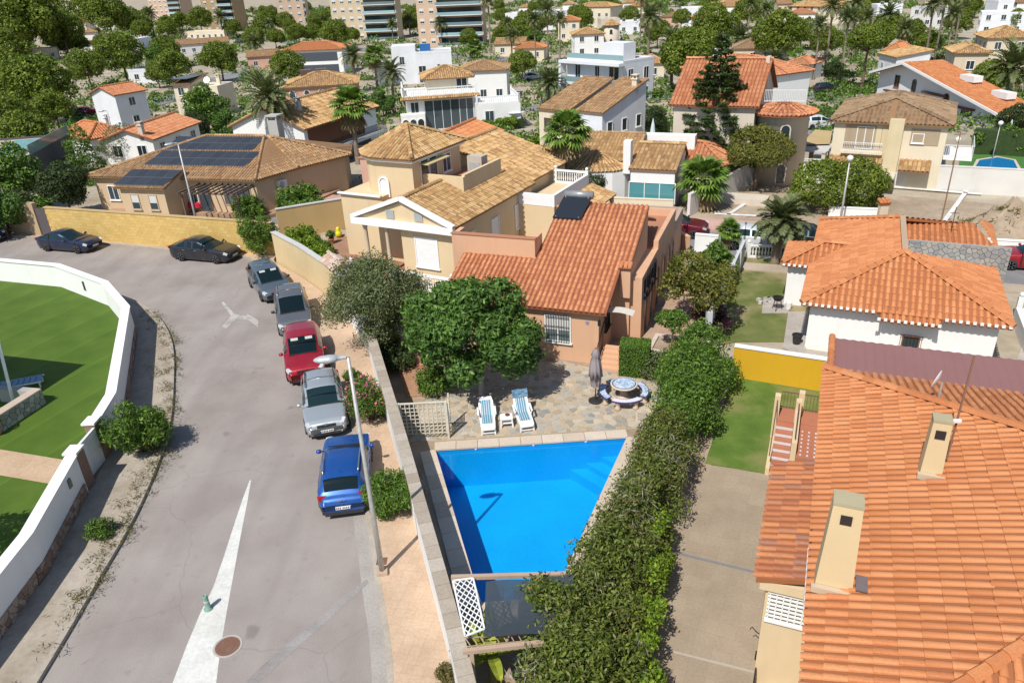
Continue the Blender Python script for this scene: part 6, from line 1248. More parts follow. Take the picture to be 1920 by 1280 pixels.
fl = thing('yellow_ball', 'yellow plastic water toy beside the clay pots in the court', 'toy', (*at(636, 446)[:2], .05)); MB().lathe([(.001, 0), (.2, .08), (.26, .25), (.2, .42), (.12, .5), (.16, .62), (.1, .74), (.001, .78)], 14).build('body', flat('toy_yellow', (0.65, 0.6, 0.02), .35), fl, True)
# ---------------------------------------------------------------- brick wall and bungalow with the solar panels
yw = thing('yellow_brick_wall', 'long yellow painted block wall behind the black and navy cars', 'wall', (-24, 51.4, 0)); y0, y1 = np.array((-34.2, 54.75)), np.array((-15.55, 47.9)); d = (y1 - y0); L = np.linalg.norm(d); d /= L; an = math.atan2(d[1], d[0]); ym = pieces('yellow_block', [(0, (0.60, 0.40, 0.125)), (.5, (0.66, 0.45, 0.15)), (1, (0.70, 0.49, 0.18))], .85, .25, (0.5, 0.34, 0.14), 1.0, 12, .2)
MB().box(0, L, .02, .22, -.1, 2.35).build('core', plaster('yellow_core', (0.55, 0.36, 0.11)), yw, loc=(y0[0] + 24, y0[1] - 51.4, 0), rot=(0, 0, an)); blk = MB().box(.004, .436, 0, .04, .004, .226).mesh('block', ym); bf = []
for r in range(10):
    for i in range(int(L / .44) + 1):
        x = i * .44 - (.22 if r % 2 else 0)
        if x < -.05 or x + .44 > L: continue
        bf.append((x, r * .232))
bf.sort(key=lambda b: abs(b[0] - L * .55))
for x, z in bf[:300]: p = y0 + d * x; link('block', blk, yw, loc=(p[0] + 24, p[1] - 51.4, z), rot=(0, 0, an))
rest = MB()
for x, z in bf[300:]: rest.box(x + .004, x + .436, 0, .04, z + .004, z + .226)
tag(rest.build('block_field', ym, yw, loc=(y0[0] + 24, y0[1] - 51.4, 0), rot=(0, 0, an)), kind='stuff'); MB().box(-.05, L + .05, -.04, .27, 2.352, 2.42).build('coping', plaster('yellow_coping', (0.50, 0.36, 0.17)), yw, loc=(y0[0] + 24, y0[1] - 51.4, 0), rot=(0, 0, an))
gp = thing('gate_pier', 'beige stone gate pier with a narrow dark gate at the end of the yellow wall', 'pier', (-35.3, 55.2, 0), an); MB().box(-.9, .0, 0, .4, -.1, 2.6).box(-3.2, -.9, .05, .35, -.1, 2.3).build('pier', plaster('pier_stone', (0.46, 0.34, 0.2), dirt=.5), gp); MB().box(.02, 1.0, .1, .16, 0, 2.2).build('gate_leaf', flat('gate_dark', (0.1, 0.085, 0.09), .6), gp)
sh = thing('solar_bungalow', 'sand-coloured bungalow with a low hipped tile roof covered in solar panels', 'house', (-31.2, 60.9, 0), R(-15.8)); E_z = 3.0; KS = .31
Zf = lambda x, y: E_z + KS * y
ridge = [(4.2, 6.5, E_z + KS * 6.5), (9.8, 6.5, E_z + KS * 6.5)]
custom_roof(sh, [([(-3.3, 0, E_z), (12.5, 0, E_z), ridge[1], ridge[0]], (0, 0, 0), (1, 0, 0)), ([(12.5, 0, E_z), (13.9, 4.2, E_z), (10.2, 6.5, E_z + 2.0), ridge[1]], (12.5, 0, 0), (13.9, 4.2, 0)), ([(13.9, 4.2, E_z), (16.2, 9.2, E_z), (10.2, 6.5, E_z + 2.0)], (13.9, 4.2, 0), (16.2, 9.2, 0)), ([(16.2, 9.2, E_z), (14.5, 13, E_z), (-3.3, 13, E_z), ridge[0], (10.2, 6.5, E_z + 2.0)], (14.5, 13, 0), (-3.3, 13, 0)), ([(-3.3, 13, E_z), (-3.3, 0, E_z), ridge[0]], (0, 13, 0), (0, 0, 0))], roof_old, under_och, .25, .42, 3, True, ridges=[((12.5, 0, E_z), ridge[1]), ((13.9, 4.2, E_z), (10.2, 6.5, E_z + 2)), ((-3.3, 0, E_z), ridge[0]), (ridge[0], ridge[1]), ((16.2, 9.2, E_z), (10.2, 6.5, E_z + 2))])
MB().prism([(-2.9, .4), (12.2, .4), (13.5, 4.3), (15.6, 9), (14.2, 12.6), (-2.9, 12.6)], -.3, E_z - .02).build('wall', sand_w, sh)
custom_roof(sh, [([(1.5, -2.5, 2.85), (6.1, -2.5, 2.85), (6.1, 0.4, 2.85 + .9), (1.5, .4, 2.85 + .9)], (1, -2.5, 0), (6, -2.5, 0))], roof_old, under_och, .25, .42, 3, True); solid(sh, 'front_wing', sand_w, [(1.8, -2.2), (5.8, -2.2), (5.8, .45), (1.8, .45)], -.3, lambda x, y: 2.72 + (y + 2.5) * .31)
xw = face_xf('F', 1.8, 5.8, -2.2, .4)
for u in (1.2, 2.85): window(sh, xw, u, 1.1, .65, 1.1, 'wb', plaster('stone_trim', (0.5, 0.4, 0.28)))
xw = face_xf('F', -2.9, 12.2, .4, 12.6); window(sh, xw, 13.3, .9, 2.4, 1.45, 'g', plaster('stone_trim', (0.5, 0.4, 0.28)), glassmat('pale_blind_glass', (0.12, 0.13, 0.14), .2)); window(sh, xw, 10.3, .2, 1.0, 2.2, 'd', flat('door_brown', (0.22, 0.11, 0.05), .5)); window(sh, xw, 9.2, 1.0, .8, 1.1, 'w'); window(sh, xw, 1.6, 1.0, .9, 1.1, 'w')
acu = MB().box(0, .9, 0, .35, 0, .65).build('air_conditioner', flat('ac_white', (0.7, 0.7, 0.68), .5), sh, loc=(13.05, 2.2, 1.7), rot=(0, 0, R(71))); MB().lathe([(.001, -.02), (.24, -.02), (.25, 0)], 16, (.35, -.005, .32), 'y').build('fan_grille', flat('vent_grey', (0.36, 0.38, 0.38), .6), acu)
MB().box(10.0, 10.9, 7.0, 7.9, 4.3, 6.2).build('chimney', plaster('chimney_grey', (0.42, 0.42, 0.40)), sh); MB().box(9.9, 11.0, 6.9, 8.0, 6.5, 6.62).box(10, 10.12, 7, 7.12, 6.2, 6.5).box(10.78, 10.9, 7, 7.12, 6.2, 6.5).box(10, 10.12, 7.78, 7.9, 6.2, 6.5).box(10.78, 10.9, 7.78, 7.9, 6.2, 6.5).build('chimney_cap', plaster('chimney_grey', (0.42, 0.42, 0.40)), sh)
railing(sh, (13.4, 9.5), (17.5, 11), 2.5, .9, flat('rail_brown', (0.15, 0.09, 0.06), .6)); 
cell = pieces('solar_cell', [(0, (0.034, 0.038, 0.046)), (1, (0.046, 0.05, 0.058))], .25, .1, (0.07, 0.07, 0.075), 2, 30, .02)
def solar_array(label, o, rz, plane, x0, x1, y0, y1, n, skew=0.0, lift=.10):
    t = thing('solar_array', label, 'solar panel', o, rz, 'photovoltaic arrays'); frm = flat('panel_frame', (0.20, 0.21, 0.22), .4, .6)
    for i in range(n):
        a0, a1 = x0 + (x1 - x0) * i / n + .015, x0 + (x1 - x0) * (i + 1) / n - .015; c = [(a0, y0), (a1, y0), (a1 + skew, y1), (a0 + skew, y1)]; v = [(x, y, plane(x, y) + lift) for x, y in c]
        m = MB(); m.v = v + [(x, y, z - .04) for x, y, z in v]; m.f = [(0, 1, 2, 3), (7, 6, 5, 4), (0, 4, 5, 1), (1, 5, 6, 2), (2, 6, 7, 3), (3, 7, 4, 0)]; pn = m.build('panel', frm, t); q = MB()
        for k in (0, 1):
            f = lambda u, w_: tuple(np.array(v[0]) * (1 - u) * (1 - w_) + np.array(v[1]) * u * (1 - w_) + np.array(v[2]) * u * w_ + np.array(v[3]) * (1 - u) * w_ + np.array([0, 0, .004])); q.quad(f(.03, k * .5 + .02), f(.97, k * .5 + .02), f(.97, k * .5 + .49), f(.03, k * .5 + .49))
        q.build('cell_sheet', cell, pn)
    for y in (y0 + .3, y1 - .3): t2 = MB().bar((x0 - .1, y, plane(x0, y) + lift - .07), (x1 + .1, y, plane(x1, y) + lift - .07), .05, .04); t2.build('mounting_rail', frm, t)
    return t
so_ = (-31.2, 60.9, 0); solar_array('row of solar panels along the ridge of the sand bungalow', so_, R(-15.8), Zf, 1.3, 9.9, 4.1, 6.2, 8, .4); solar_array('row of solar panels across the middle of the sand bungalow roof', so_, R(-15.8), Zf, 1.2, 10.6, 1.7, 3.9, 9, .4); solar_array('short row of solar panels on the low front wing of the sand bungalow', so_, R(-15.8), lambda x, y: 2.85 + .31 * (y + 2.5), 1.4, 6.0, -2.3, -.1, 5, .2)
# slatted porch roof and terrace furniture
pg2 = thing('slatted_pergola', 'brown slatted pergola in front of the sand bungalow window', 'pergola', (-31.2, 60.9, 0), R(-15.8)); dwood = plaster('dark_wood', (0.15, 0.10, 0.075))
MB().bar((7.1, -2.05, 2.4), (12.1, -2.05, 2.4), .08, .1).build('beam', dwood, pg2)
for x in (7.2, 12.0):
    MB().box(x - .06, x + .06, -2.1, -1.98, -.1, 2.3).build('post', dwood, pg2); MB().bar((x, -2.1, 2.35), (x, .4, 2.4), .08, .12).build('beam', dwood, pg2)
for i in range(10): MB().bar((7.15 + i * .53, -2.4, 2.48), (7.15 + i * .53, .38, 2.53), .09, .1).build('slat', dwood, pg2)
struct(MB().prism([so_world for so_world in [at(205, 400)[:2], at(500, 410)[:2], at(560, 395)[:2], at(640, 360)[:2], at(300, 350)[:2]]], -.03, .25).build('terrace', ground_mat('terrace_tile', [(0.3, (0.36, 0.22, 0.14)), (0.6, (0.44, 0.29, 0.19))], 1, 8)))
def garden_chair(label, loc, rz, mat, group=None):
    t = thing('garden_chair', label, 'chair', loc, rz, group); MB().box(-.25, .25, -.25, .25, .40, .45).build('seat', mat, t); MB().box(-.25, .25, .22, .27, .45, .9).build('backrest', mat, t)
    for sx in (-1, 1):
        for sy in (-1, 1): MB().bar((sx * .22, sy * .22, .4), (sx * .26, sy * .25, 0), .04, .04).build('leg', mat, t)
        MB().bar((sx * .27, -.22, .64), (sx * .27, .24, .66), .05, .03).build('armrest', mat, t)
    return t
garden_chair('white and blue garden chair on the bungalow terrace', (*at(342, 402)[:2], .25), R(40), pvc); garden_chair('red garden chair beside the red-covered table under the pergola', (*at(388, 396)[:2], .25), R(200), flat('red_cloth', (0.5, 0.01, 0.05), .7))
rt = thing('covered_table', 'terrace table under a bright red cloth', 'table', (*at(372, 400)[:2], .25)); MB().lathe([(.001, .74), (.55, .74), (.6, .70), (.68, .35), (.64, .34)], 14).build('cloth', flat('red_cloth', (0.5, 0.01, 0.05), .7), rt); MB().lathe([(.2, 0), (.06, .06), (.06, .73)], 10).build('pedestal', dwood, rt)
tb2 = thing('terrace_table', 'small white table on the terrace at the bungalow corner', 'table', (*at(512, 392)[:2], .25)); MB().box(-.45, .45, -.3, .3, .62, .67).build('top', pvc, tb2)
for sx in (-1, 1):
    for sy in (-1, 1): MB().box(sx * .4 - .03, sx * .4 + .03, sy * .25 - .03, sy * .25 + .03, 0, .62).build('leg', pvc, tb2)
# ================================================================== RIGHT-HAND PLOTS
drive_m = paving_mat('stamped_concrete', (0.36, 0.285, 0.205), (0.39, 0.315, 0.23), .5, .5, R(25), (0.325, 0.265, 0.20), .006)
struct(MB().poly([(*at(x, y)[:2], -.008) for x, y in [(1325, 870), (1260, 1000), (1190, 1300), (1180, 1500), (1800, 1500), (1700, 900), (1447, 888)]]).build('driveway', drive_m))
p, q = np.array(at(1268, 1036)[:2]), np.array(at(1450, 1080)[:2]); struct(MB().bar((*p, -.004), (*q, -.004), .10, .012).build('drain_channel', flat('drain_grey', (0.20, 0.20, 0.205), .6)))
p, q = np.array(at(1240, 1215)[:2]), np.array(at(1440, 1265)[:2]); struct(MB().bar((*p, -.006), (*q, -.006), .07, .006).build('concrete_joint', flat('joint_pale', (0.42, 0.36, 0.30), .9)))
struct(MB().prism([at(1322, 868)[:2], at(1378, 700)[:2], at(1560, 735)[:2], at(1447, 890)[:2]], -.04, .03).build('lawn', lawn_mat('green_lawn', (0.085, 0.15, 0.024), (0.125, 0.205, 0.036), (0.18, 0.23, 0.06), 0, (0.27, 0.23, 0.10))))
struct(MB().prism([at(1380, 640)[:2], at(1330, 650)[:2], at(1388, 485)[:2], at(1540, 480)[:2], at(1560, 640)[:2]], -.04, .02).build('dry_lawn', lawn_mat('patchy_lawn', (0.10, 0.135, 0.03), (0.17, 0.19, 0.06), (0.24, 0.22, 0.10), 0, (0.36, 0.28, 0.165))))
struct(MB().prism([at(1468, 652)[:2], at(1478, 585)[:2], at(1515, 585)[:2], at(1510, 660)[:2], at(1900, 690)[:2], at(1920, 640)[:2], at(1990, 660)[:2], at(1990, 730)[:2], at(1545, 690)[:2]], -.03, .04).build('concrete_path', ground_mat('path_grey', [(0.3, (0.38, 0.34, 0.30)), (0.6, (0.48, 0.44, 0.40))], 1, 9)))
struct(MB().prism([at(1428, 588)[:2], at(1432, 558)[:2], at(1480, 560)[:2], at(1478, 588)[:2]], -.03, .05).build('concrete_slab', MATS['path_grey']))
ow = thing('ochre_wall', 'bright yellow-ochre garden wall with white coping at the end of the green lawn', 'wall', (10.0, 28.65, 0)); a, b = np.array(at(1372, 705)[:2]), np.array(at(1580, 739)[:2]); c0 = np.array((10.0, 28.65))
MB().bar((*(a - c0), .70), (*(b - c0), .70), .2, 1.6).build('wall', plaster('ochre_paint', (0.62, 0.36, 0.012), var=.06, dirt=.15), ow); MB().bar((*(a - c0), 1.535), (*(b - c0), 1.535), .27, .07).build('coping', white, ow)
pot = thing('plant_tub', 'black plastic plant tub on the concrete path by the white wall', 'tub', (*at(1493, 645)[:2], .04)); MB().lathe([(.17, 0), (.22, .42), (.25, .42), (.25, .47), (.2, .47), (.19, .4), (.001, .4)], 14).build('tub', flat('black_plastic', (0.025, 0.025, 0.027), .5), pot)
bbq = thing('barbecue', 'small black barbecue on legs on the concrete slab in the dry lawn', 'barbecue', (*at(1456, 582)[:2], .05)); MB().lathe([(.001, .5), (.2, .55), (.26, .68), (.28, .68), (.28, .72), (.001, .72)], 12).build('bowl', iron, bbq)
for k in range(3): a_ = k * 2.09; MB().bar((.15 * math.cos(a_), .15 * math.sin(a_), .56), (.28 * math.cos(a_), .28 * math.sin(a_), 0), .03, .03).build('leg', iron, bbq)
bkt = thing('bucket', 'white bucket beside the white house wall on the concrete slab', 'bucket', (*at(1478, 580)[:2], .05)); MB().lathe([(.13, 0), (.17, .36), (.155, .36), (.12, .03)], 12).build('bucket', pvc, bkt)
lg = thing('stone_edging', 'little heap of pale stones at the edge of the concrete slab', 'stones', (*at(1435, 570)[:2], .03)); rg = random.Random(2)
for i in range(8): MB().cbox(rg.uniform(-.3, .3), rg.uniform(-.5, .5), .1, .22, .16, .16, Matrix.Rotation(rg.uniform(0, 3), 3, 'Z')).build('stone', MATS['white_stone'], lg)
# ---------------------------------------------------------------- white house with the orange hipped roof
wh_ = thing('white_bungalow', 'white bungalow with a bright orange hipped tile roof and white mortared eaves', 'house', (14.3, 31.0, 0), R(-25)); ez = 2.4; x0, x1, y0, y1 = -.95, 7.35, -.4, 12.7; rx, ry0, ry1, rzz = 3.1, 3.2, 8.7, 4.05
P = lambda x, y, z: (x, y, z)
sl_ = [([(x0, y0, ez), (x1, y0, ez), (rx, ry0, rzz)], (x0, y0, 0), (x1, y0, 0)), ([(x0, y1, ez), (x0, y0, ez), (rx, ry0, rzz), (rx, ry1, rzz)], (x0, y1, 0), (x0, y0, 0)), ([(x1, y0, ez), (7.45, 6.85, ez), (rx, ry0, rzz)], (x1, y0, 0), (7.45, 6.85, 0)), ([(x1, y1, ez), (x0, y1, ez), (rx, ry1, rzz), (6.5, 9.6, 3.75)], (x1, y1, 0), (x0, y1, 0)), ([(rx, 7.15, 3.3), (7.35, 7.15, 3.3), (6.5, 9.6, 3.75), (rx, 9.6, 3.75)], (rx, 7, 0), (7, 7, 0)), ([(7.35, 7.15, 3.3), (x1, y1, ez), (6.5, 9.6, 3.75)], (7.35, 7.15, 0), (x1, y1, 0))]
custom_roof(wh_, sl_, roof_or, under_or, .26, .40, 4, True, 300, ridges=[((x0, y0, ez), (rx, ry0, rzz)), ((x1, y0, ez), (rx, ry0, rzz)), ((x0, y1, ez), (rx, ry1, rzz))], key=lambda f: f[0][1])
MB().bar((rx, ry0, rzz + .08), (rx, ry1, rzz + .08), .26, .12).build('ridge_cap', plaster('ridge_mortar', (0.46, 0.33, 0.22), dirt=.5), wh_)
MB().box(x0 + .4, x1 - .4, y0 + .4, y1 - .4, -.1, ez - .02).box(2.5, 4.55, y0 + .25, y0 + .398, -.1, ez - .03).build('wall', white, wh_)
custom_roof(wh_, [([(2.35, y0 - .32, ez - .18), (4.7, y0 - .32, ez - .18), (4.7, y0 + .1, ez + .02), (2.35, y0 + .1, ez + .02)], (2, y0, 0), (4, y0, 0))], roof_or, under_or, .26, .4, 4, True)
custom_roof(wh_, [([(-2.3, 4.6, ez - .05), (-.2, 4.6, ez - .05), (1.2, 6.4, 3.1), (-.5, 6.4, 3.1)], (-2, 4.6, 0), (0, 4.6, 0)), ([(-2.3, 8.3, ez - .05), (-2.3, 4.6, ez - .05), (-.5, 6.4, 3.1)], (-2.3, 8, 0), (-2.3, 4, 0)), ([(1.0, 8.3, ez - .05), (-2.3, 8.3, ez - .05), (-.5, 6.4, 3.1), (1.2, 6.4, 3.1)], (1, 8.3, 0), (-2, 8.3, 0))], roof_or, under_or, .26, .4, 3, True, ridges=[((-2.3, 4.6, ez), (-.5, 6.4, 3.1)), ((-.5, 6.4, 3.1), (1, 6.4, 3.1))]); MB().box(-2.0, -.56, 4.9, 8, -.1, ez - .06).build('side_wing', white, wh_)
m = MB()                                                        # white mortar lumps closing the eave tiles
for i in range(32):
    x = x0 + .13 + i * .26
    if not 2.3 < x < 4.75: m.box(x - .065, x + .065, y0 - .09, y0 - .02, ez - .05, ez + .07)
    else: m.box(x - .065, x + .065, y0 - .42, y0 - .34, ez - .23, ez - .11)
tag(m.build('eave_mortar', white, wh_), kind='stuff')
m = MB()
for i in range(8): m.box(-2.2 + i * .26 - .065, -2.2 + i * .26 + .065, 4.5, 4.57, ez - .1, ez + .02)
tag(m.build('eave_mortar', white, wh_), kind='stuff')
wn = window(wh_, face_xf('F', 2.5, 4.55, y0 + .25, 2), 1.25, .55, .6, .75, 'w', flat('frame_brown', (0.2, 0.1, 0.05), .5)); gm = MB()
for i in range(7): gm.bar((3.32 + i * .14, y0 + .1, .4), (3.32 + i * .14, y0 + .1, 1.42), .018, .018)
gm.bar((3.3, y0 + .1, .4), (4.2, y0 + .1, .4), .02, .02).bar((3.3, y0 + .1, 1.42), (4.2, y0 + .1, 1.42), .02, .02); gm.build('window_grille', iron, wn)
rst = pieces('grey_stone', [(0, (0.25, 0.25, 0.25)), (.5, (0.34, 0.33, 0.31)), (1, (0.42, 0.38, 0.33))], .9, .4, (0.28, 0.26, 0.22), 3, 14, .3)
swl = thing('stone_wall', 'grey rubble stone wall rising behind the orange roof', 'wall', (14.3, 31.0, 0), R(-25)); MB().box(3.25, 7.95, 6.9, 7.12, -.1, 3.42).build('core', plaster('mortar_grey', (0.36, 0.35, 0.33)), swl); rg = random.Random(6); pts = []
for _ in range(3000):
    p = (rg.uniform(3.25, 7.95), rg.uniform(1.2, 3.45))
    if min([1] + [(p[0] - q[0]) ** 2 + (p[1] - q[1]) ** 2 for q in pts]) > .035: pts.append(p)
for c in voronoi(pts, [(3.25, 1.2), (7.95, 1.2), (7.95, 3.45), (3.25, 3.45)], .012): m = MB().prism(c, 0, .05 + rg.uniform(0, .02)); m.v = [(x, 6.91 - z, y) for x, y, z in m.v]; m.build('stone', rst, swl)
MB().box(3.3, 6.95, 7.125, 9.5, 2.3, 3.14).build('rear_wall', white, wh_)
an_ = thing('tv_aerial', 'thin television aerial on the rear orange roof', 'aerial', (14.3, 31.0, 0), R(-25)); MB().bar((5.4, 8.3, 3.3), (5.4, 8.3, 4.9), .03, .03).bar((5.1, 8.3, 4.1), (5.7, 8.3, 4.1), .02, .02).bar((5.2, 8.3, 4.6), (5.6, 8.3, 4.6), .02, .02).build('mast', iron, an_)
fb = thing('balustrade', 'white balustrade along the back street beside the stone wall', 'balustrade', (14.3, 31.0, 0), R(-25)); balustrade(fb, (8.9, 7.0), (14, 6.9), .0, .95, name='rail')
pb = thing('planter_box', 'white-rimmed raised garden bed right of the orange roof', 'planter', (14.3, 31, 0), R(-25)); MB().box(8.6, 8.85, .5, 6.1, -.1, .75).box(8.852, 14, 5.85, 6.1, -.1, .75).build('rim', white, pb); MB().box(8.86, 14, .5, 5.84, -.1, .4).build('soil', MATS['garden_soil_m'], pb)
struct(MB().prism([at(1395, 470)[:2], at(1480, 470)[:2], at(1480, 497)[:2], at(1390, 495)[:2]], -.04, .0).build('front_garden', MATS['patchy_lawn']))
fb2 = thing('balustrade', 'white balustrade at the back of the dry lawn by the palm', 'balustrade', (*at(1430, 478)[:2], 0)); p, q = np.array(at(1402, 482)[:2]), np.array(at(1478, 486)[:2]); c0 = np.array(at(1430, 478)[:2]); balustrade(fb2, tuple(p - c0), tuple(q - c0), 0, .85, name='rail')
# ---------------------------------------------------------------- near house with the big orange roof
nh = thing('orange_roof_house', 'large house with a wide orange pantile roof, two cream chimneys and a side porch', 'house', (10.28, 21.56, 0), R(-23.3)); ez = 4.3; KM = .30; D_ = 15.3; W_ = 14.0
zr = ez + KM * W_ / 2; a, b, c, d = (0, -D_, ez), (W_, -D_, ez), (W_, 0, ez), (0, 0, ez); r0, r1 = (W_ / 2, -D_ + W_ / 2, zr), (W_ / 2, -W_ / 2, zr)
wv = lambda f: -(f[0][0] * .05) + abs(f[0][1] + 8.3) * 1 + abs(f[0][0] - 1.9) * 1.25
custom_roof(nh, [([d, a, r0, r1], d, a), ([c, d, r1], c, d), ([a, b, r0], a, b), ([b, c, r1, r0], b, c)], roof_or, under_or, .235, .43, 6, True, 300, ridges=[(d, r1), (a, r0), (r0, r1), (c, r1), (b, r0)], key=wv)
MB().box(.45, W_ - .45, -D_ + .45, -.45, -.2, ez - .02).build('wall', cream_w, nh)
custom_roof(nh, [([(-1.1, -9.75, 3.62), (0.42, -9.75, 4.0), (0.42, -4.9, 4.0), (-1.1, -4.9, 3.62)], (-1.1, -4.9, 0), (-1.1, -9.7, 0))], pieces('tile_stained', [(0, (0.36, 0.12, 0.055)), (.4, (0.50, 0.18, 0.07)), (.7, (0.58, 0.22, 0.08)), (1, (0.32, 0.15, 0.10))], .8, .5, (0.27, 0.14, 0.10), .8, 14, .25), under_or, .235, .43, 6, True, 60)
MB().box(-.85, .448, -9.6, -5.0, -.2, 3.55).build('porch_wall', cream_w, nh); MB().box(-1.0, .2, -9.74, -9.5, 3.3, 3.56).build('porch_beam', cream_w, nh)
vb = MB()
for i in range(6):
    for j in range(7): vb.box(-.75 + i * .15, -.75 + i * .15 + .03, -9.66, -9.6, 2.35 + j * .12, 2.35 + j * .12 + .10)
for j in range(8): vb.box(-.78, .15, -9.66, -9.6, 2.33 + j * .12, 2.36 + j * .12)
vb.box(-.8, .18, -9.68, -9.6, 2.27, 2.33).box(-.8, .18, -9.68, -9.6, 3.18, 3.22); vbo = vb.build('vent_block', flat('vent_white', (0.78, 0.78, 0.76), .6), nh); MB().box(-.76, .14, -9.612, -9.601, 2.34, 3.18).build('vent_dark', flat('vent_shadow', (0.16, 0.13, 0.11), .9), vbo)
MB().box(-.07, .05, -10.9, -8.9, 3.98, 4.12).build('gutter', flat('gutter_white', (0.75, 0.75, 0.75), .5), nh); MB().box(.2, .44, -13.5, -9.62, -.2, 4.0).build('buttress', cream_w, nh)
zr_ = lambda x: ez + KM * x
def stack(x, y, w_, dp, h, tw):
    z = zr_(x); m = MB(); zb, zt_ = z - .5, z + h; a = w_ / 2; b = dp / 2; ta, tb_ = a * tw, b * tw; m.v = [(x - a, y - b, zb), (x + a, y - b, zb), (x + a, y + b, zb), (x - a, y + b, zb), (x - ta, y - tb_, zt_), (x + ta, y - tb_, zt_), (x + ta, y + tb_, zt_), (x - ta, y + tb_, zt_)]
    m.f = [(4, 5, 6, 7), (0, 1, 5, 4), (1, 2, 6, 5), (2, 3, 7, 6), (3, 0, 4, 7)]; ch = m.build('chimney', plaster('chimney_cream', (0.64, 0.50, 0.29), var=.06, dirt=.2), nh); MB().box(x - ta - .01, x + ta + .01, y - tb_ - .01, y + tb_ + .01, zt_ + .002, zt_ + .07).build('cap_slab', plaster('mossy_cap', (0.40, 0.35, 0.22), dirt=.5), ch)
    MB().box(x - .11, x + .11, y - tb_ - .035, y - tb_ + .02, zt_ - .42, zt_ - .2).build('flue_hole', flat('flue_dark', (0.03, 0.02, 0.02), .95), ch); f = MB().box(x - a - .05, x + a + .05, y - b - .12, y - b, z - .05, z + .1); f.build('flashing', plaster('flashing_mortar', (0.52, 0.42, 0.3), dirt=.6), ch)  # near-black block on the stack face marks the flue hole
stack(.46, -10.2, .78, .62, 2.15, .72); stack(2.5, -6.25, .5, .44, 1.5, .8)
lead = flat('lead_grey', (0.16, 0.13, 0.13), .7); MB().box(.87, 1.1, -10.6, -10.15, zr_(.95) + .09, zr_(.95) + .13).build('lead_sheet', lead, nh)
dish = thing('satellite_dish', 'white satellite dish on the hip of the big orange roof', 'dish', (10.28, 21.56, 0), R(-23.3)); MB().lathe([(.001, .04), (.15, .05), (.27, .09), (.30, .12)], 18).build('reflector', flat('dish_white', (0.72, 0.72, 0.72), .4), dish, loc=(2.9, -2.7, 5.75), rot=(R(-75), 0, R(70))); MB().bar((2.95, -2.75, 5.1), (2.95, -2.75, 5.75), .05, .05).build('bracket', galv, dish)
ant = thing('tv_aerial', 'tall rusty aerial mast beside the smaller cream chimney', 'aerial', (10.28, 21.56, 0), R(-23.3)); MB().bar((2.85, -5.95, 5.3), (2.95, -5.6, 8.0), .04, .04).build('mast', flat('rust_mast', (0.20, 0.10, 0.06), .7), ant); MB().bar((2.7, -6.0, 6.4), (2.95, -5.9, 6.4), .07, .07).build('clamp', pvc, ant)
# outside stair and tiled landing of that house
es = thing('tiled_stair', 'terracotta stair with white risers and cream piers leading up to the house terrace', 'stairs', (10.28, 21.56, 0), R(-23.3)); tt_ = plaster('terracotta_tread', (0.42, 0.16, 0.09)); rs = flat('riser_white', (0.6, 0.6, 0.62), .5)
for i in range(7):
    MB().box(-1.75, -.92, -.45 + i * .33, -.12 + i * .33, -.05, .14 + i * .165).build('step', tt_, es); MB().box(-1.75, -.92, -.462 + i * .33, -.4501 + i * .33, .0 + i * .165, .135 + i * .165).build('riser', rs, es)
MB().box(-1.75, .3, 1.86, 2.9, -.05, 1.2).build('landing', tt_, es); MB().box(-.66, .38, -.45, 1.858, -.05, 1.16).build('terrace', tt_, es)
for i in range(3):
    for j in range(7): MB().box(-.5 + i * .32, -.42 + i * .32, -.3 + j * .27, -.2 + j * .27, 1.16, 1.172).build('inlay_tile', rs, es)
MB().box(-.915, -.665, -.5, 1.85, -.05, 1.9).build('stair_wall', cream_w, es); MB().box(-1.95, -1.76, -.5, 1.85, -.05, .35).build('stair_wall', cream_w, es)
for x, y in ((-1.85, 2.2), (-.8, 2.0), (-.7, 2.7)): MB().box(x - .14, x + .14, y - .14, y + .14, -.05, 2.35).build('pier', cream_w, es)
MB().tube([(-1.85, -.4, .95), (-1.85, 2.1, 2.15)], .03, 7).tube([(-.79, -.4, 2.1), (-.79, 1.9, 2.25)], .03, 7).build('handrail', flat('rail_brown', (0.15, 0.09, 0.06), .6), es); railing(es, (-1.7, 2.88), (.4, 2.88), 1.2, .9, flat('rail_brown', (0.15, 0.09, 0.06), .6), .16)
es.scale = (.72, .95, .8)
# corrugated roof of the building between
mr = thing('annex', 'annex with a dull maroon corrugated roof behind the big orange roof', 'building', (10.28, 21.56, 0), R(-23.3)); mar = plaster('maroon_sheet', (0.26, 0.125, 0.115), .7, .06, .12); m = MB(); n = 92
for i in range(n):
    x = .35 + 6.4 * i / n; xb = .35 + 6.4 * (i + 1) / n; f = lambda q: .014 * math.sin(q * 2 * math.pi / .32); m.quad((x, .35, 3.3 + f(x)), (xb, .35, 3.3 + f(xb)), (xb, 4.45, 3.38 + f(xb)), (x, 4.45, 3.38 + f(x)))
m.build('roof_sheet', mar, mr, True); MB().box(.5, 6.5, .6, 4.3, -.1, 3.25).build('wall', cream_w, mr); cap_line(MB().box(.2, .36, .35, 4.4, 3.1, 3.36).build('verge', cream_w, mr), [((.28, .3, 3.3), (.28, 4.45, 3.4))], roof_or, .26, .42, 5)
custom_roof(mr, [([(6.8, .3, 3.3), (9.5, .3, 3.3), (9.5, 4.4, 3.42), (6.8, 4.4, 3.42)], (6, 0, 0), (9, 0, 0))], roof_ter, under_ter, .25, .42, 4, True)
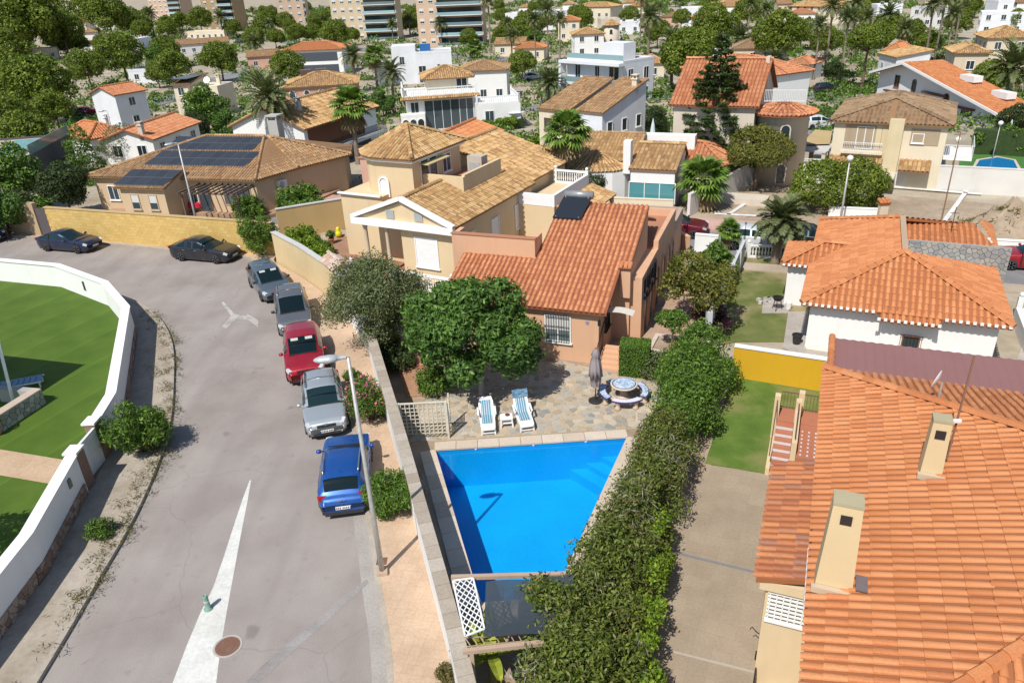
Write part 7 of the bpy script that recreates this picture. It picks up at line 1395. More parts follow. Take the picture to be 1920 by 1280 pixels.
# bicycle standing by the porch wall: only its bars reach into view
bk = thing('bicycle', 'black bicycle leaning against the cream porch wall, seen by its handlebars', 'bicycle', (*at(1416, 1262)[:2], 0), R(66))
for x in (-.5, .5):
    MB().lathe([(.30, -.02), (.33, 0), (.30, .02)], 22, (x, 0, .33), 'y').build('wheel', rubber, bk)
MB().tube([(-.5, 0, .33), (-.15, 0, .75), (.38, 0, .8), (.5, 0, .33)], .02, 6).tube([(-.15, 0, .75), (.0, 0, .32), (.38, 0, .8)], .02, 6).tube([(-.5, 0, .33), (0, 0, .32)], .015, 6).build('frame', flat('bike_grey', (0.3, 0.32, 0.34), .4, .5), bk); MB().tube([(.38, 0, .8), (.40, 0, .98)], .018, 6).tube([(.46, -.28, 1.0), (.5, -.24, 1.06), (.42, -.1, 1.0), (.40, 0, .98), (.42, .1, 1.0), (.5, .24, 1.06), (.46, .28, 1.0)], .016, 6).build('handlebar', iron, bk); MB().cbox(-.2, 0, .86, .26, .13, .05).bar((-.17, 0, .75), (-.2, 0, .85), .025, .025).build('saddle', iron, bk)
# ---------------------------------------------------------------- back street, its pavements and the vacant plot
fe0, fe1 = np.array(at(1270, 429)[:2]), np.array(at(1900, 472)[:2]); dv = (fe1 - fe0) / np.linalg.norm(fe1 - fe0); nv = np.array([-dv[1], dv[0]]); s0, s1 = fe0 - dv * 40, fe1 + dv * 60; bst = math.atan2(dv[1], dv[0])
asph2 = ground_mat('back_asphalt', [(0.3, (0.215, 0.215, 0.22)), (0.6, (0.27, 0.27, 0.275))], .6, 12); q3 = lambda lo, hi, z: [(*(s0 + nv * lo), z), (*(s1 + nv * lo), z), (*(s1 + nv * hi), z), (*(s0 + nv * hi), z)]
struct(MB().poly(q3(-5.8, 0, -.03)).build('back_street', asph2)); pinkp = ground_mat('pink_pavement', [(0.3, (0.50, 0.30, 0.25)), (0.6, (0.58, 0.37, 0.31))], .8, 9); struct(MB().prism([p[:2] for p in q3(.0, 2.6, 0)], -.06, .09).build('pavement', pinkp)); struct(MB().prism([p[:2] for p in q3(-7.0, -5.8, 0)], -.06, .09).build('pavement', MATS['far_pavement']))
lot = ground_mat('vacant_soil', [(0.28, (0.30, 0.235, 0.17)), (0.5, (0.40, 0.32, 0.235)), (0.7, (0.47, 0.39, 0.30))], .35, 3, .95, .6, .12, (.75, .68, .6))
m = MB(); rg = np.random.default_rng(3); nx, ny = 60, 16; lp0, lp1, lp2, lp3 = [np.array(gnd(x, y)[:2]) for x, y in ((1285, 420), (1990, 468), (1990, 392), (1300, 335))]
for j in range(ny + 1):
    for i in range(nx + 1): u, v = i / nx, j / ny; p = lp0 * (1 - u) * (1 - v) + lp1 * u * (1 - v) + lp2 * u * v + lp3 * (1 - u) * v; m.v.append((p[0], p[1], terrain(p[1]) + .0 + (.10 * rg.random() if 0 < j < ny else 0)))
m.f = [(j * (nx + 1) + i, j * (nx + 1) + i + 1, (j + 1) * (nx + 1) + i + 1, (j + 1) * (nx + 1) + i) for j in range(ny) for i in range(nx)]; struct(m.build('vacant_plot', lot, None, True))
chalk = flat('chalk', (0.66, 0.65, 0.63), .9, var=.15, scale=3)
for px in ([(1365, 405), (1415, 372)], [(1340, 403), (1440, 408)], [(1660, 352), (1840, 366)], [(1768, 420), (1812, 360)]): p, q = np.array(gnd(*px[0])), np.array(gnd(*px[1])); struct(MB().bar(p + [0, 0, .1], q + [0, 0, .1], .30, .03).build('chalk_line', chalk))
# spoil heap
sh_ = thing('spoil_heap', 'heap of excavated earth with grass on the vacant plot', 'earth heap', gnd(1890, 440)); m = MB(); rg = np.random.default_rng(5); N = 26
for j in range(N):
    for i in range(N): x, y = -4.5 + 9 * i / (N - 1), -3.5 + 7 * j / (N - 1); h = 1.9 * math.exp(-((x - .3) / 2.6) ** 2 - (y / 1.9) ** 2) + .5 * math.exp(-((x + 2.8) / 1.1) ** 2 - ((y + .8) / 1.2) ** 2); m.v.append((x, y, h * (1 + .25 * rg.normal()) - .06))
m.f = [(j * N + i, j * N + i + 1, (j + 1) * N + i + 1, (j + 1) * N + i) for j in range(N - 1) for i in range(N - 1)]; m.build('earth', lot, sh_, True); P = np.column_stack([rg.normal(.8, 2.0, 2200), rg.normal(.8, 1.0, 2200), np.zeros(2200)]); P[:, 2] = 1.9 * np.exp(-((P[:, 0] - .3) / 2.6) ** 2 - (P[:, 1] / 1.9) ** 2) + .05; tag(link('heap_grass', fastmesh('heap_grass', leaf_quads(P, np.tile([0, 0, .3], (2200, 1)), .4, .06, rg, .9), 4, greens('dry')), sh_), kind='stuff')
def block_wall(name, label, a, b, h, mat, cop=None, th=.22, dz=0):
    pa, pb = np.array(gnd(*a)), np.array(gnd(*b)); t = thing(name, label, 'wall', tuple(pa)); d = pb - pa; MB().bar((0, 0, h / 2 - .2), (d[0], d[1], d[2] + h / 2 - .2), th, h + .4).build('wall', mat, t); MB().bar((0, 0, h + .03), (d[0], d[1], d[2] + h + .03), th + .06, .06).build('coping', cop or mat, t); return t
wg = plaster('whitewashed_block', (0.66, 0.64, 0.60), dirt=.35)
block_wall('plot_wall', 'long whitewashed block wall along the far side of the vacant plot', (1462, 340), (2000, 372), 1.9, wg); block_wall('plot_wall', 'whitewashed side wall in shade between the vacant plot and the conifer garden', (1290, 408), (1450, 322), 1.7, wg)
block_wall('plot_wall', 'low white wall with orange earth behind along the back street', (1830, 462), (1990, 472), .5, white); block_wall('garden_wall', 'low white painted wall panel on the vacant plot in front of the round shrub', (1552, 408), (1642, 412), .75, white)
mp_ = thing('meter_pier', 'little brick meter pier with a tiled cap beside the low white wall panel', 'pier', gnd(1652, 412)); MB().box(-.28, .28, -.2, .2, -.1, 1.1).build('pier', beige_w, mp_); cap_line(MB().box(-.34, .34, -.26, .26, 1.102, 1.17).build('cap', under_or, mp_), [((x, -.3, 1.17), (x, .3, 1.35)) for x in (-.25, 0, .25)], roof_or, .25, .4)
block_wall('garden_wall', 'white wall of the drive beside the peach house rear terrace', (1302, 470), (1345, 474), 1.1, white); block_wall('garden_wall', 'cream pier wall at the end of the white drive wall', (1260, 452), (1290, 470), .9, peach_w)
wn_ = make_car('white hatchback parked on the back street behind the dry lawn', 'hatch', 4.1, 1.76, 1.48, carpaint('paint_white', (0.62, 0.64, 0.66), .1), (*(np.array(at(1413, 462)[:2])), -.03), bst + R(4), 'cars on the back street', plates=False)
make_car('dark car mostly hidden behind the orange roof on the back street', 'hatch', 4.1, 1.76, 1.45, carpaint('paint_black', (0.006, 0.009, 0.016), .2), (*(np.array(at(1520, 462)[:2])), -.03), bst, 'cars on the back street', plates=False); make_car('red car parked beyond the white balustrade on the back street', 'hatch', 4.1, 1.76, 1.48, carpaint('paint_red', (0.36, 0.004, 0.018), .3), (*(np.array(at(1935, 500)[:2])), -.03), bst + R(180), 'cars on the back street', plates=False); make_car('maroon car passing behind the peach house', 'hatch', 4.1, 1.76, 1.48, carpaint('paint_maroon', (0.16, 0.004, 0.02), .3), (*(np.array(at(1268, 438)[:2])), -.03), bst, 'cars on the back street', plates=False)
# ================================================================== HOUSES OF THE TOWN BEHIND
def auto(h, floors, faces='FRL', w_=1.0, hh=1.15, step=2.7, z=.95, fh=2.75, st='w'):
    for f in faces:
        xf = face_xf(f, h.x0, h.x1, h.y0, h.y1); n = max(1, int(xf[3] / step))
        for k in range(floors):
            for i in range(n): window(h.root, xf, xf[3] * (i + .5) / n, z + k * fh, w_, hh, st)
    return h
def villa(name, label, A, B, ze, D, wall, kind, rise, mat, fl=1, faces='FRL', under=None, oh=.35, group=None, chim=None, single=0, W=None, **k):
    h = House(name, label, A, B, ze, D, wall, oh=oh, group=group, W=W)
    h.walls(kind if kind in ('gx', 'gy', 'shed', 'shedx') else None, rise, frac=k.get('frac'))
    if kind == 'flat': h.flatroof(plaster('deck_pale', (0.50, 0.46, 0.42)), .5)
    else: h.roof(kind, rise, mat, under or under_och, pitch=.3, tlen=.55, **k)
    if fl: auto(h, fl, faces)
    if chim: h.chimney(*chim)
    return h
slate = plaster('slate_cladding', (0.085, 0.08, 0.095), .8, .15, .2); bluewhite = plaster('cool_white', (0.72, 0.74, 0.77), dirt=.15); pink_w = plaster('pink_render', (0.56, 0.34, 0.25)); ivory = plaster('ivory_render', (0.70, 0.62, 0.47)); stone_w = plaster('pale_stone', (0.60, 0.53, 0.44), dirt=.3); brick_w = plaster('apartment_brick', (0.42, 0.265, 0.15)); glb = glassmat('balcony_glass', (0.20, 0.30, 0.32), .1)
# ochre-roofed house with the brown balcony
h = villa('villa', 'white villa with a broad ochre gable roof and a brown recessed balcony', (570, 243), (713, 212), 4.1, 9.5, white, 'gx', 1.9, roof_och, 1, 'L'); W = h.W
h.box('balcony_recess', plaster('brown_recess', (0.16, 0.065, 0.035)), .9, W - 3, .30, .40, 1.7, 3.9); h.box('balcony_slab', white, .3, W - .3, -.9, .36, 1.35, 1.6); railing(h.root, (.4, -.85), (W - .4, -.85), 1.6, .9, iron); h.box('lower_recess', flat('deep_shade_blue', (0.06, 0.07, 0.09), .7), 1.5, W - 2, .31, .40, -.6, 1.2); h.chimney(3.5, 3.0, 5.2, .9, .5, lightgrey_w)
h = villa('villa', 'peach villa with low terracotta hip roof, two skylights and small arches', (528, 166), (672, 157), 5.0, 10, pink_w, 'hip', 1.6, roof_och, 0); auto(h, 1, 'F', .8, 1.4, 2.2, 3.0, st='a'); auto(h, 1, 'F', 1, 1.2)
for x in (2.5, 5): h.box('skylight', flat('skylight_brown', (0.12, 0.07, 0.06), .3), x, x + 1.8, 6.2, 7.6, 6.0, 6.9)
villa('villa', 'tall narrow house with one white sunlit wall, one blue-grey wall and a red roof', (213, 179), (278, 170), 5.6, 6.5, bluewhite, 'gx', 1.1, roof_ter, 2, 'F', under_ter)
villa('bungalow', 'low bungalow with a wide bright orange roof beside dark pines', (165, 262), (245, 252), 2.7, 8, white, 'hip', 1.3, roof_or, 1, 'F', under_or, chim=(3.5, 2, 3.4, 1.0, .5)); villa('bungalow', 'white bungalow with a weathered red roof behind the solar panels', (287, 262), (381, 240), 2.8, 6.5, white, 'gx', 1.1, roof_ter, 1, 'FL', under_ter, chim=(.6, 1.5, 3.2, 1.0, .5, stone_w))
h = villa('villa', 'beige cubic villa carrying a small dark solar panel roof and a dish', (318, 160), (352, 159), 5.4, 7.5, ivory, 'shed', 1.0, roof_brn, 2, 'FR'); h.box('solar_roof', cell, .2, h.W - .2, .4, 6.8, 6.2, 6.3); h.box('side_block', ivory, h.W - .3, h.W + 4.5, 1.2, 7, -1, 4.9); h.box('front_block', stone_w, h.W - 1.0, h.W + 2.5, -2.2, 1.1, -1, 2.6); h.chimney(h.W + 3.5, 4, 4.9, 1.2, .6, ivory)
MB().lathe([(.001, .1), (.4, .16), (.6, .28)], 14).build('dish', flat('dish_white', (0.72, 0.72, 0.72), .4), h.root, loc=(h.W + 2, 3, 5.6), rot=(R(60), 0, 0))
h = House('modern_house', 'dark slate-clad modern house with glass balustrade and a roof pool', (62, 297), (143, 264), 3.2, 9, slate); h.walls().flatroof(plaster('deck_beige', (0.5, 0.42, 0.34)), .25); h.box('glass_balustrade', glb, .4, h.W - .4, .32, .37, 3.45, 4.35); h.box('roof_pool', flat('pool_pale', (0.25, 0.5, 0.55), .1), 1.5, h.W - 2, 2, 5, 3.25, 3.42); auto(h, 1, 'F', 1.2, .6, 4)
h = villa('villa', 'white villa with orange hip roof and open glazed terraces above pines', (525, 97), (642, 92), 5.6, 9, white, 'hip', 1.5, roof_or, 0, under=under_or)
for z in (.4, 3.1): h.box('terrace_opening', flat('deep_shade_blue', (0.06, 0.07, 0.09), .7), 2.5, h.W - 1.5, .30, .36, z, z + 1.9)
villa('bungalow', 'small sand bungalow with a pale tile roof beside the orange-roofed villa', (460, 108), (522, 104), 3.2, 8, pink_w, 'gx', 1.2, roof_old, 1, 'F'); h = villa('villa', 'white villa with stacked hip roofs half hidden by umbrella pines', (152, 80), (221, 76), 3.0, 8, white, 'hip', .9, roof_och, 1, 'F'); h.box('upper_floor', white, 1.2, 4.6, 2.4, 5.8, 3, 6.3); add_roof(h.root, 4.4, 4.4, 6.3, 1.2, 'pyr', roof_och, under_och, .3, .5, 2, off=(.7, 1.9))
villa('villa', 'ochre-walled villa at the edge of the pine wood with a hip roof', (-8, 85), (42, 78), 5.2, 8, plaster('ochre_house', (0.55, 0.34, 0.11)), 'hip', 1.2, roof_old, 2, 'F'); villa('bungalow', 'beige flat-topped bungalow beside the ochre villa', (40, 97), (108, 92), 3.2, 8, beige_w, 'flat', 0, None, 1, 'F', chim=(3, 2, 3.4, 1))
h = House('modern_villa', 'cubic white villa with a blank wall and roof terraces', (775, 102), (849, 98), 5.8, 8, bluewhite); h.walls().flatroof(plaster('deck_pale', (0.50, 0.46, 0.42)), .4); h.box('tower', bluewhite, -4.5, .4, 1.0, 6.5, -1.2, 7.4); h.box('low_wing', bluewhite, -8.0, -4.52, .5, 6, -1.2, 4.6); window(h.root, face_xf('F', -4.5, .4, 1, 6), 2, 3.8, .9, 1.5, 'w'); window(h.root, face_xf('F', h.x0, h.x1, h.y0, 8), 1.2, .2, 1.4, 3.2, 'g'); window(h.root, face_xf('F', h.x0, h.x1, h.y0, 8), 4.6, 2.8, .5, .8, 'w'); bt_ = h.box('blue_tank', flat('tank_blue', (0.02, 0.13, 0.36), .5), 1.2, 3.4, 5, 6.5, 5.8, 7.2)
villa('villa', 'villa with an old ochre hip roof behind the white terraced villa', (855, 135), (953, 131), 5.2, 9, white, 'hip', 1.3, roof_old, 1, 'F')
# white terraced villa
h = House('terraced_villa', 'white villa with balustraded terraces, tall glass front and an ochre hip roof', (757, 186), (893, 178), 4.4, 8.5, white); h.walls(); W = h.W; h.box('terrace_slab', white, -.2, W + .2, -.1, 8.6, 4.38, 4.62); custom_roof(h.root, [([(-.5, -.6, 4.3), (W + .5, -.6, 4.3), (W + .3, -.1, 4.6), (-.3, -.1, 4.6)], (0, 0, 0), (1, 0, 0))], roof_och, under_och, .28, .4)
balustrade(h.root, (0, 0), (W, 0), 4.62, .95, step=.3); balustrade(h.root, (0, 0), (0, 6), 4.62, .95, step=.3); window(h.root, face_xf('F', h.x0, h.x1, h.y0, 8), W * .48, .2, 4.6, 3.7, 'g'); window(h.root, face_xf('F', h.x0, h.x1, h.y0, 8), W * .82, .2, 1.8, 3.7, 'g'); window(h.root, face_xf('F', h.x0, h.x1, h.y0, 8), 1.0, 2.2, 1, 1.6)
for k in range(3): window(h.root, face_xf('F', h.x0 - 1, h.x0 + 2.2, -1.2, 0), .6 + k * 1.0, 0, .8, 1.9, 'a', white)
h.box('bow_front', white, h.x0 - 1, h.x0 + 2.2, -1.2, h.y0, -1.2, 2.5); h.box('right_wing', white, W - .3, W + 5.6, -2.0, 5, -1.2, 3.3); balustrade(h.root, (W - .2, -1.9), (W + 5.5, -1.9), 3.3, .95, step=.3); balustrade(h.root, (W + 5.5, -1.9), (W + 5.5, 4.9), 3.3, .95, step=.3); auto(h, 0); window(h.root, face_xf('F', W, W + 5.6, -2, 5), 1.4, .9, 1.1, 1.5); window(h.root, face_xf('R', W, W + 5.6, -2, 5), 3, .9, 1.1, 1.5); h.box('upper_floor', ivory, W * .35, W - .5, 4.5, 9.5, 4.6, 6.2); add_roof(h.root, W * .75, 6.6, 6.2, 1.3, 'hip', roof_och, under_och, .3, .5, 2, off=(W * .28, 3.7)); window(h.root, face_xf('F', W * .35, W - .5, 4.5, 9), W * .5, 4.7, 1.4, 1.35, 'g')
# pinkish house with arched loggia
h = villa('bungalow', 'orange-pink bungalow with an arched loggia behind the cream house', (872, 282), (946, 250), 2.9, 6, pink_w, 'gx', 1.0, roof_or, 0, under=under_or); window(h.root, face_xf('F', h.x0, h.x1, h.y0, 6), h.W * .72, 0, 1.6, 2.1, 'a', pink_w); h.box('side_block', pink_w, -6.5, .3, .6, 6.5, -1.2, 3.4); h.box('terrace_deck', plaster('terracotta_deck', (0.46, 0.22, 0.13)), -6.6, .32, .5, 6.6, 3.402, 3.5)
# white house with the glazed pool room
h = villa('bungalow', 'white bungalow wing with large glazed sliding doors and ochre tiles', (1178, 316), (1269, 320), 3.0, 5.5, white, 'gx', 1.1, roof_och, 0, oh=.15, frac=.7); window(h.root, face_xf('F', h.x0, h.x1, h.y0, 5), h.W * .46, .15, 3.4, 1.8, 'g', glass=glassmat('teal_glass', (0.05, 0.16, 0.18), .1)); h.box('link_block', white, -5.2, .1, 1.5, 6.5, -1.2, 3.2); custom_roof(h.root, [([(-5.4, 1.4, 3.2), (.2, 1.4, 3.2), (.2, 5.4, 4.6), (-5.4, 5.4, 4.6)], (0, 0, 0), (1, 0, 0))], roof_och, under_och, .28, .5); h.box('chimney_stack', white, -.5, .05, .4, 1.2, 2.5, 4.9); h.box('rear_wall', white, -5.2, 4, 5.5, 6.5, -1, 4.4)
rt_ = [(-3.0 + 2.9 * math.cos(a), 1.6 + 2.4 * math.sin(a)) for a in [R(d) for d in (-175, -150, -125, -100, -75, -50, -25, -5)]]; MB().prism(rt_, -1.2, 2.75).build('round_room', white, h.root); custom_roof(h.root, [([(*rt_[i], 2.8), (*rt_[i + 1], 2.8), (-3.0, 1.9, 3.9)], (*rt_[i], 0), (*rt_[i + 1], 0)) for i in range(7)], roof_och, under_och, .28, .5); h.box('left_block', white, -10.6, -5.6, .4, 6, -1.2, 2.9); custom_roof(h.root, [([(-10.9, .1, 2.9), (-5.3, .1, 2.9), (-5.3, 3.2, 3.8), (-10.9, 3.2, 3.8)], (0, 0, 0), (1, 0, 0))], roof_och, under_och, .28, .5); h.box('left_chimney', white, -9.6, -9.0, 1.5, 2.1, 2.9, 4.5)
for u, s in ((1.7, 'w'), (4.1, 'g')): window(h.root, face_xf('F', -10.6, -5.6, .4, 6), u, 1.0 if s == 'w' else .1, 1.0, 1.0 if s == 'w' else 2, s)
block_wall('forecourt_wall', 'cream forecourt wall before the glazed pool room along the back street', (1085, 390), (1262, 398), .9, ivory)
# twin beige houses
h = villa('townhouse', 'left one of two joined beige townhouses with weathered sloping roofs', (1006, 203), (1064, 207), 5.4, 7, ivory, 'shed', 2.0, roof_old, 1, 'F', oh=.15); 
for u in (.3, .68): window(h.root, face_xf('F', h.x0, h.x1, h.y0, 7), h.W * u, 3.6, .8, .95, 'w', flat('frame_brown', (0.2, 0.1, 0.05), .5))
h.box('garden_wall', ivory, -4.0, .1, -1, -.7, -1.2, 2.0)
h = villa('townhouse', 'right one of two joined beige townhouses, its shaded gable towards the hedge', (1077, 207), (1130, 211), 5.4, 7, bluewhite, 'shed', 2.0, roof_old, 0, oh=.15); auto(h, 1, 'R', .7, 1, 2.2, 3.4); h.chimney(h.W - .4, 5.5, 6.8, .7, .5, ivory)
# modern white house
h = House('modern_villa', 'modern white two-storey villa with wide glazing and framed balconies', (1062, 112), (1168, 118), 6.4, 8, bluewhite, oh=.1); W = h.W; h.walls().flatroof(plaster('deck_pale', (0.50, 0.46, 0.42)), .3); F_ = face_xf('F', h.x0, h.x1, h.y0, h.y1); dg = glassmat('dark_glazing', (0.02, 0.03, 0.035), .08)
for u, z, w_, hh in ((.2, 3.5, 1.1, 2.2), (.55, 3.5, .9, 2.2), (.84, 3.4, 2.0, 2.3), (.2, .3, 1.4, 2.1), (.7, .3, 3.6, 2.1)): window(h.root, F_, W * u, z, w_, hh, 'g' if w_ > 1.5 else 'w', glass=dg)
h.box('floor_slab', bluewhite, -.6, W + .3, -1.3, .1, 2.75, 3.15); h.box('roof_slab', bluewhite, -.6, W + .3, -1.3, .1, 6.0, 6.45); h.box('side_fin', bluewhite, -.7, -.2, -1.2, .1, -1, 6.0); h.box('glass_balustrade', glb, -.1, W, -1.25, -1.2, 3.16, 4.0); h.box('stair_tower', bluewhite, W * .45, W * .8, 3, 6, 6.4, 9.0); h.box('terrace_glass', glb, .1, W - .1, .12, .16, 6.7, 7.5); auto(h, 2, 'R', 1.2, 1.8, 3, .4, 3.1)
# big terracotta house with the round stone tower
h = villa('stone_villa', 'pale stone villa with a large terracotta gable roof and a round tower', (1254, 196), (1424, 200), 6.3, 11, stone_w, 'gx', 2.9, roof_ter, 0, under=under_ter); W = h.W; h.box('gable_trim', stone_w, W - .5, W - .2, 5, 6, 6, 9.4)
MB().lathe([(2.0, -1.2), (2.0, 5.6), (2.3, 5.8)], 24).build('tower', stone_w, h.root, True, loc=(W + 1.6, 2.2, 0)); cone = [(W + 1.6 + 2.6 * math.cos(R(a)), 2.2 + 2.6 * math.sin(R(a))) for a in range(0, 360, 30)]; custom_roof(h.root, [([(*cone[i], 5.7), (*cone[(i + 1) % 12], 5.7), (W + 1.6, 2.2, 6.5)], (*cone[i], 0), (*cone[(i + 1) % 12], 0)) for i in range(12)], roof_ter, under_ter, .3, .5); railing(h.root, (W + .2, 1.0), (W + 3.2, 1.4), 6.5, .9)
for z in (.4, 3.4): window(h.root, ((W + 1.0, .12), (1, .12), (.12, -1), 2), 1.1, z, .6, 1.5, 'a', stone_w)
h.box('front_wing', stone_w, -.3, 5.2, -3.5, .36, -1.2, 2.6); add_roof(h.root, 6.6, 4.6, 2.6, 1.2, 'hip', roof_ter, under_ter, .3, .5, 2, off=(-.9, -4.2)); window(h.root, face_xf('F', -.3, 5.2, -3.5, 0), 2.2, .6, 1.6, 1.2, 'g'); h.box('terrace', stone_w, -5.5, 9, -5.5, -3.9, -1, .5)
h = villa('villa', 'terracotta-roofed villa with a white front gable behind the stone villa', (1275, 128), (1425, 132), 6.0, 10, white, 'hip', 1.8, roof_ter, 1, 'F', under_ter, chim=(4, 3, 7, 1.2, .6)); 
# white chalet with long sloping roof
pa, pb = np.array(gnd(1640, 196)), np.array(gnd(1905, 232)); L = np.linalg.norm(pb - pa); ch = thing('chalet', 'white chalet with a long orange roof sloping down to one side and dark timber', 'house', tuple(pa), math.atan2(pb[1] - pa[1], pb[0] - pa[0])); top = lambda x: 4.6 + 1.6 * x / (.24 * L) if x < .24 * L else 6.2 - 3.9 * (x - .24 * L) / (.76 * L); k = .24 * L
m = MB(); pts = [(0, -1.2), (L, -1.2), (L, top(L)), (k, top(k)), (0, top(0))]; m.poly([(x, 0, z) for x, z in pts]); m.poly([(x, 4.2, z) for x, z in pts][::-1]); m.quad((0, 4.2, -1.2), (0, 0, -1.2), (0, 0, top(0)), (0, 4.2, top(0))); m.quad((L, 0, -1.2), (L, 4.2, -1.2), (L, 4.2, top(L)), (L, 0, top(L))); m.build('wall', white, ch)
q = lambda x, y: (x, y, top(x) + .15); a0, a1 = (-.8, -1.1, top(0) - .2), (-.8, 4.6, top(0) - .2); e0, e1 = (L + .6, -1.1, top(L) - .02), (L + .6, 4.6, top(L) - .02); custom_roof(ch, [([a1, a0, q(k, -1.1), q(k, 4.6)], a1, a0), ([e0, e1, q(k, 4.6), q(k, -1.1)], e0, e1)], roof_or, under_or, .3, .55); bm = MB().bar((-.8, -1.15, top(0) - .28), (k, -1.15, top(k) + .05), .12, .3).bar((k, -1.15, top(k) + .05), (L + .6, -1.15, top(L) - .1), .12, .3); bm.build('bargeboard', white, ch); XF = ((0, 0), (1, 0), (0, -1), L)
for u, z, w_, hh, s in ((.16, 3.0, 1.0, 1.4, 'w'), (.3, 2.6, .7, 1.7, 'a'), (.22, .3, 1.3, 1.8, 'a'), (.55, 1.8, .8, 1.6, 'a'), (.7, .4, 1.8, 1.6, 'g'), (.84, 1.0, .7, .8, 'w')): window(ch, XF, L * u, z, w_, hh, s, flat('frame_brown', (0.2, 0.1, 0.05), .5))
MB().box(L * .08, L * .34, -.5, 0, 2.2, 2.4).box(L * .38, L * .56, -.4, 0, 3.0, 3.25).box(L * .58, L * .75, -.5, 0, 2.2, 2.4).build('balcony', plaster('timber_brown', (0.14, 0.06, 0.04)), ch)
for u in (.5, .72): MB().box(L * u, L * u + 2.6, 2.2, 3.4, top(L * u + 1.2) + .1, top(L * u) + .6).build('dormer', white, ch)
# beige house by the vacant plot
h = villa('villa', 'beige two-storey villa with brown hip roof, ribbed panels and a sunken balcony', (1556, 226), (1790, 236), 5.0, 9.5, ivory, 'hip', 1.35, roof_brn, 0, frac=3.2); W = h.W; F_ = face_xf('F', h.x0, h.x1, h.y0, h.y1)
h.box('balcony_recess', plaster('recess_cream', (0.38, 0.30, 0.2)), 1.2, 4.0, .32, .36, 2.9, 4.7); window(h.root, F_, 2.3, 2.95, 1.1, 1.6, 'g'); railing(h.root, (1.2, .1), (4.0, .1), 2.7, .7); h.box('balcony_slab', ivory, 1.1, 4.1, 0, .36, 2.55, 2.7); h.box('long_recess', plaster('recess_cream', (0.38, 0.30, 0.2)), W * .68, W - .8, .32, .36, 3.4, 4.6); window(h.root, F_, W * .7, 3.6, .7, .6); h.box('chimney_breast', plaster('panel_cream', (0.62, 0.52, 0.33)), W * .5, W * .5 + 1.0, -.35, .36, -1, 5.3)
for k in range(10): h.box('panel', plaster('panel_cream', (0.62, 0.52, 0.33)), W * .40 + k * .42 + (1.2 if k > 2 else 0), W * .40 + k * .42 + .38 + (1.2 if k > 2 else 0), .30, .36, 2.0, 4.9) if W * .40 + k * .42 + 1.6 < W * .66 else None
for x0, x1 in ((.3, W * .49), (W * .5 + 1.1, W - 1)): custom_roof(h.root, [([(x0, -.7, 1.7), (x1, -.7, 1.7), (x1, .35, 2.3), (x0, .35, 2.3)], (0, 0, 0), (1, 0, 0))], roof_och, under_och, .3, .5)
for u in (1.9, 3.4): window(h.root, F_, u, .5, .9, .8, 'w')
h.box('awning', plaster('awning_cream', (0.6, 0.54, 0.42)), W * .38, W * .62, -2.4, -.4, 1.35, 1.45); h.box('side_balcony', white, W - .3, W + 1.6, 1, 5, 2.3, 2.5); railing(h.root, (W + 1.6, 1), (W + 1.6, 5), 2.5, .9); railing(h.root, (W - .3, 1), (W + 1.6, 1), 2.5, .9)
# neighbour pool, tents, terrace of that plot
pt = [gnd(x, y)[:2] for x, y in ((1822, 325), (1912, 327), (1900, 303), (1870, 298), (1836, 303))]; pz = terrain(pt[0][1]); p2 = thing('swimming_pool', 'small kidney-ended blue pool in the lawn beside the beige villa', 'pool', (pt[0][0], pt[0][1], pz)); lc = [(p[0] - pt[0][0], p[1] - pt[0][1]) for p in pt]; cx, cy = np.mean([p[0] for p in lc]), np.mean([p[1] for p in lc]); MB().prism([(cx + (x - cx) * 1.15, cy + (y - cy) * 1.2) for x, y in lc], -.1, .08).build('edging', slab_m, p2); MB().prism(lc, 0, .10).build('water', flat('far_water', (0.0, 0.17, 0.42), .05), p2)
struct(MB().poly([(*gnd(x, y)[:2], terrain(gnd(x, y)[1]) + .02) for x, y in ((1795, 335), (1990, 345), (1990, 292), (1800, 290))]).build('lawn', lawn_mat('far_lawn', (0.06, 0.17, 0.04), (0.08, 0.21, 0.05), (0.10, 0.24, 0.06))))
def sail(label, px, z, mat):
    c = [gnd(x, y, z) for x, y in px]; t = thing('shade_sail', label, 'shade sail', (c[0][0], c[0][1], terrain(c[0][1]))); l = [(p[0] - c[0][0], p[1] - c[0][1], z) for p in c]; MB().poly(l).build('cloth', mat, t)
    for p in l: MB().bar((p[0], p[1], -.1), p, .06, .06).build('post', galv, t)
sail('tan shade sail over the terrace left of the beige villa', ((1500, 272), (1556, 270), (1560, 248), (1528, 246)), 2.4, plaster('tan_cloth', (0.48, 0.36, 0.18))); h = House('carport', 'grey flat-roofed carport beside the beige villa', (1484, 283), (1553, 290), 2.2, 4, stone_w, 'carport'); h.flatroof(lightgrey_w, .1, lightgrey_w)
for x in (.5, h.W - .5): h.box('pillar', ivory, x - .15, x + .15, .4, .7, -1, 2.2); h.box('pillar', ivory, x - .15, x + .15, 3.3, 3.6, -1, 2.2)
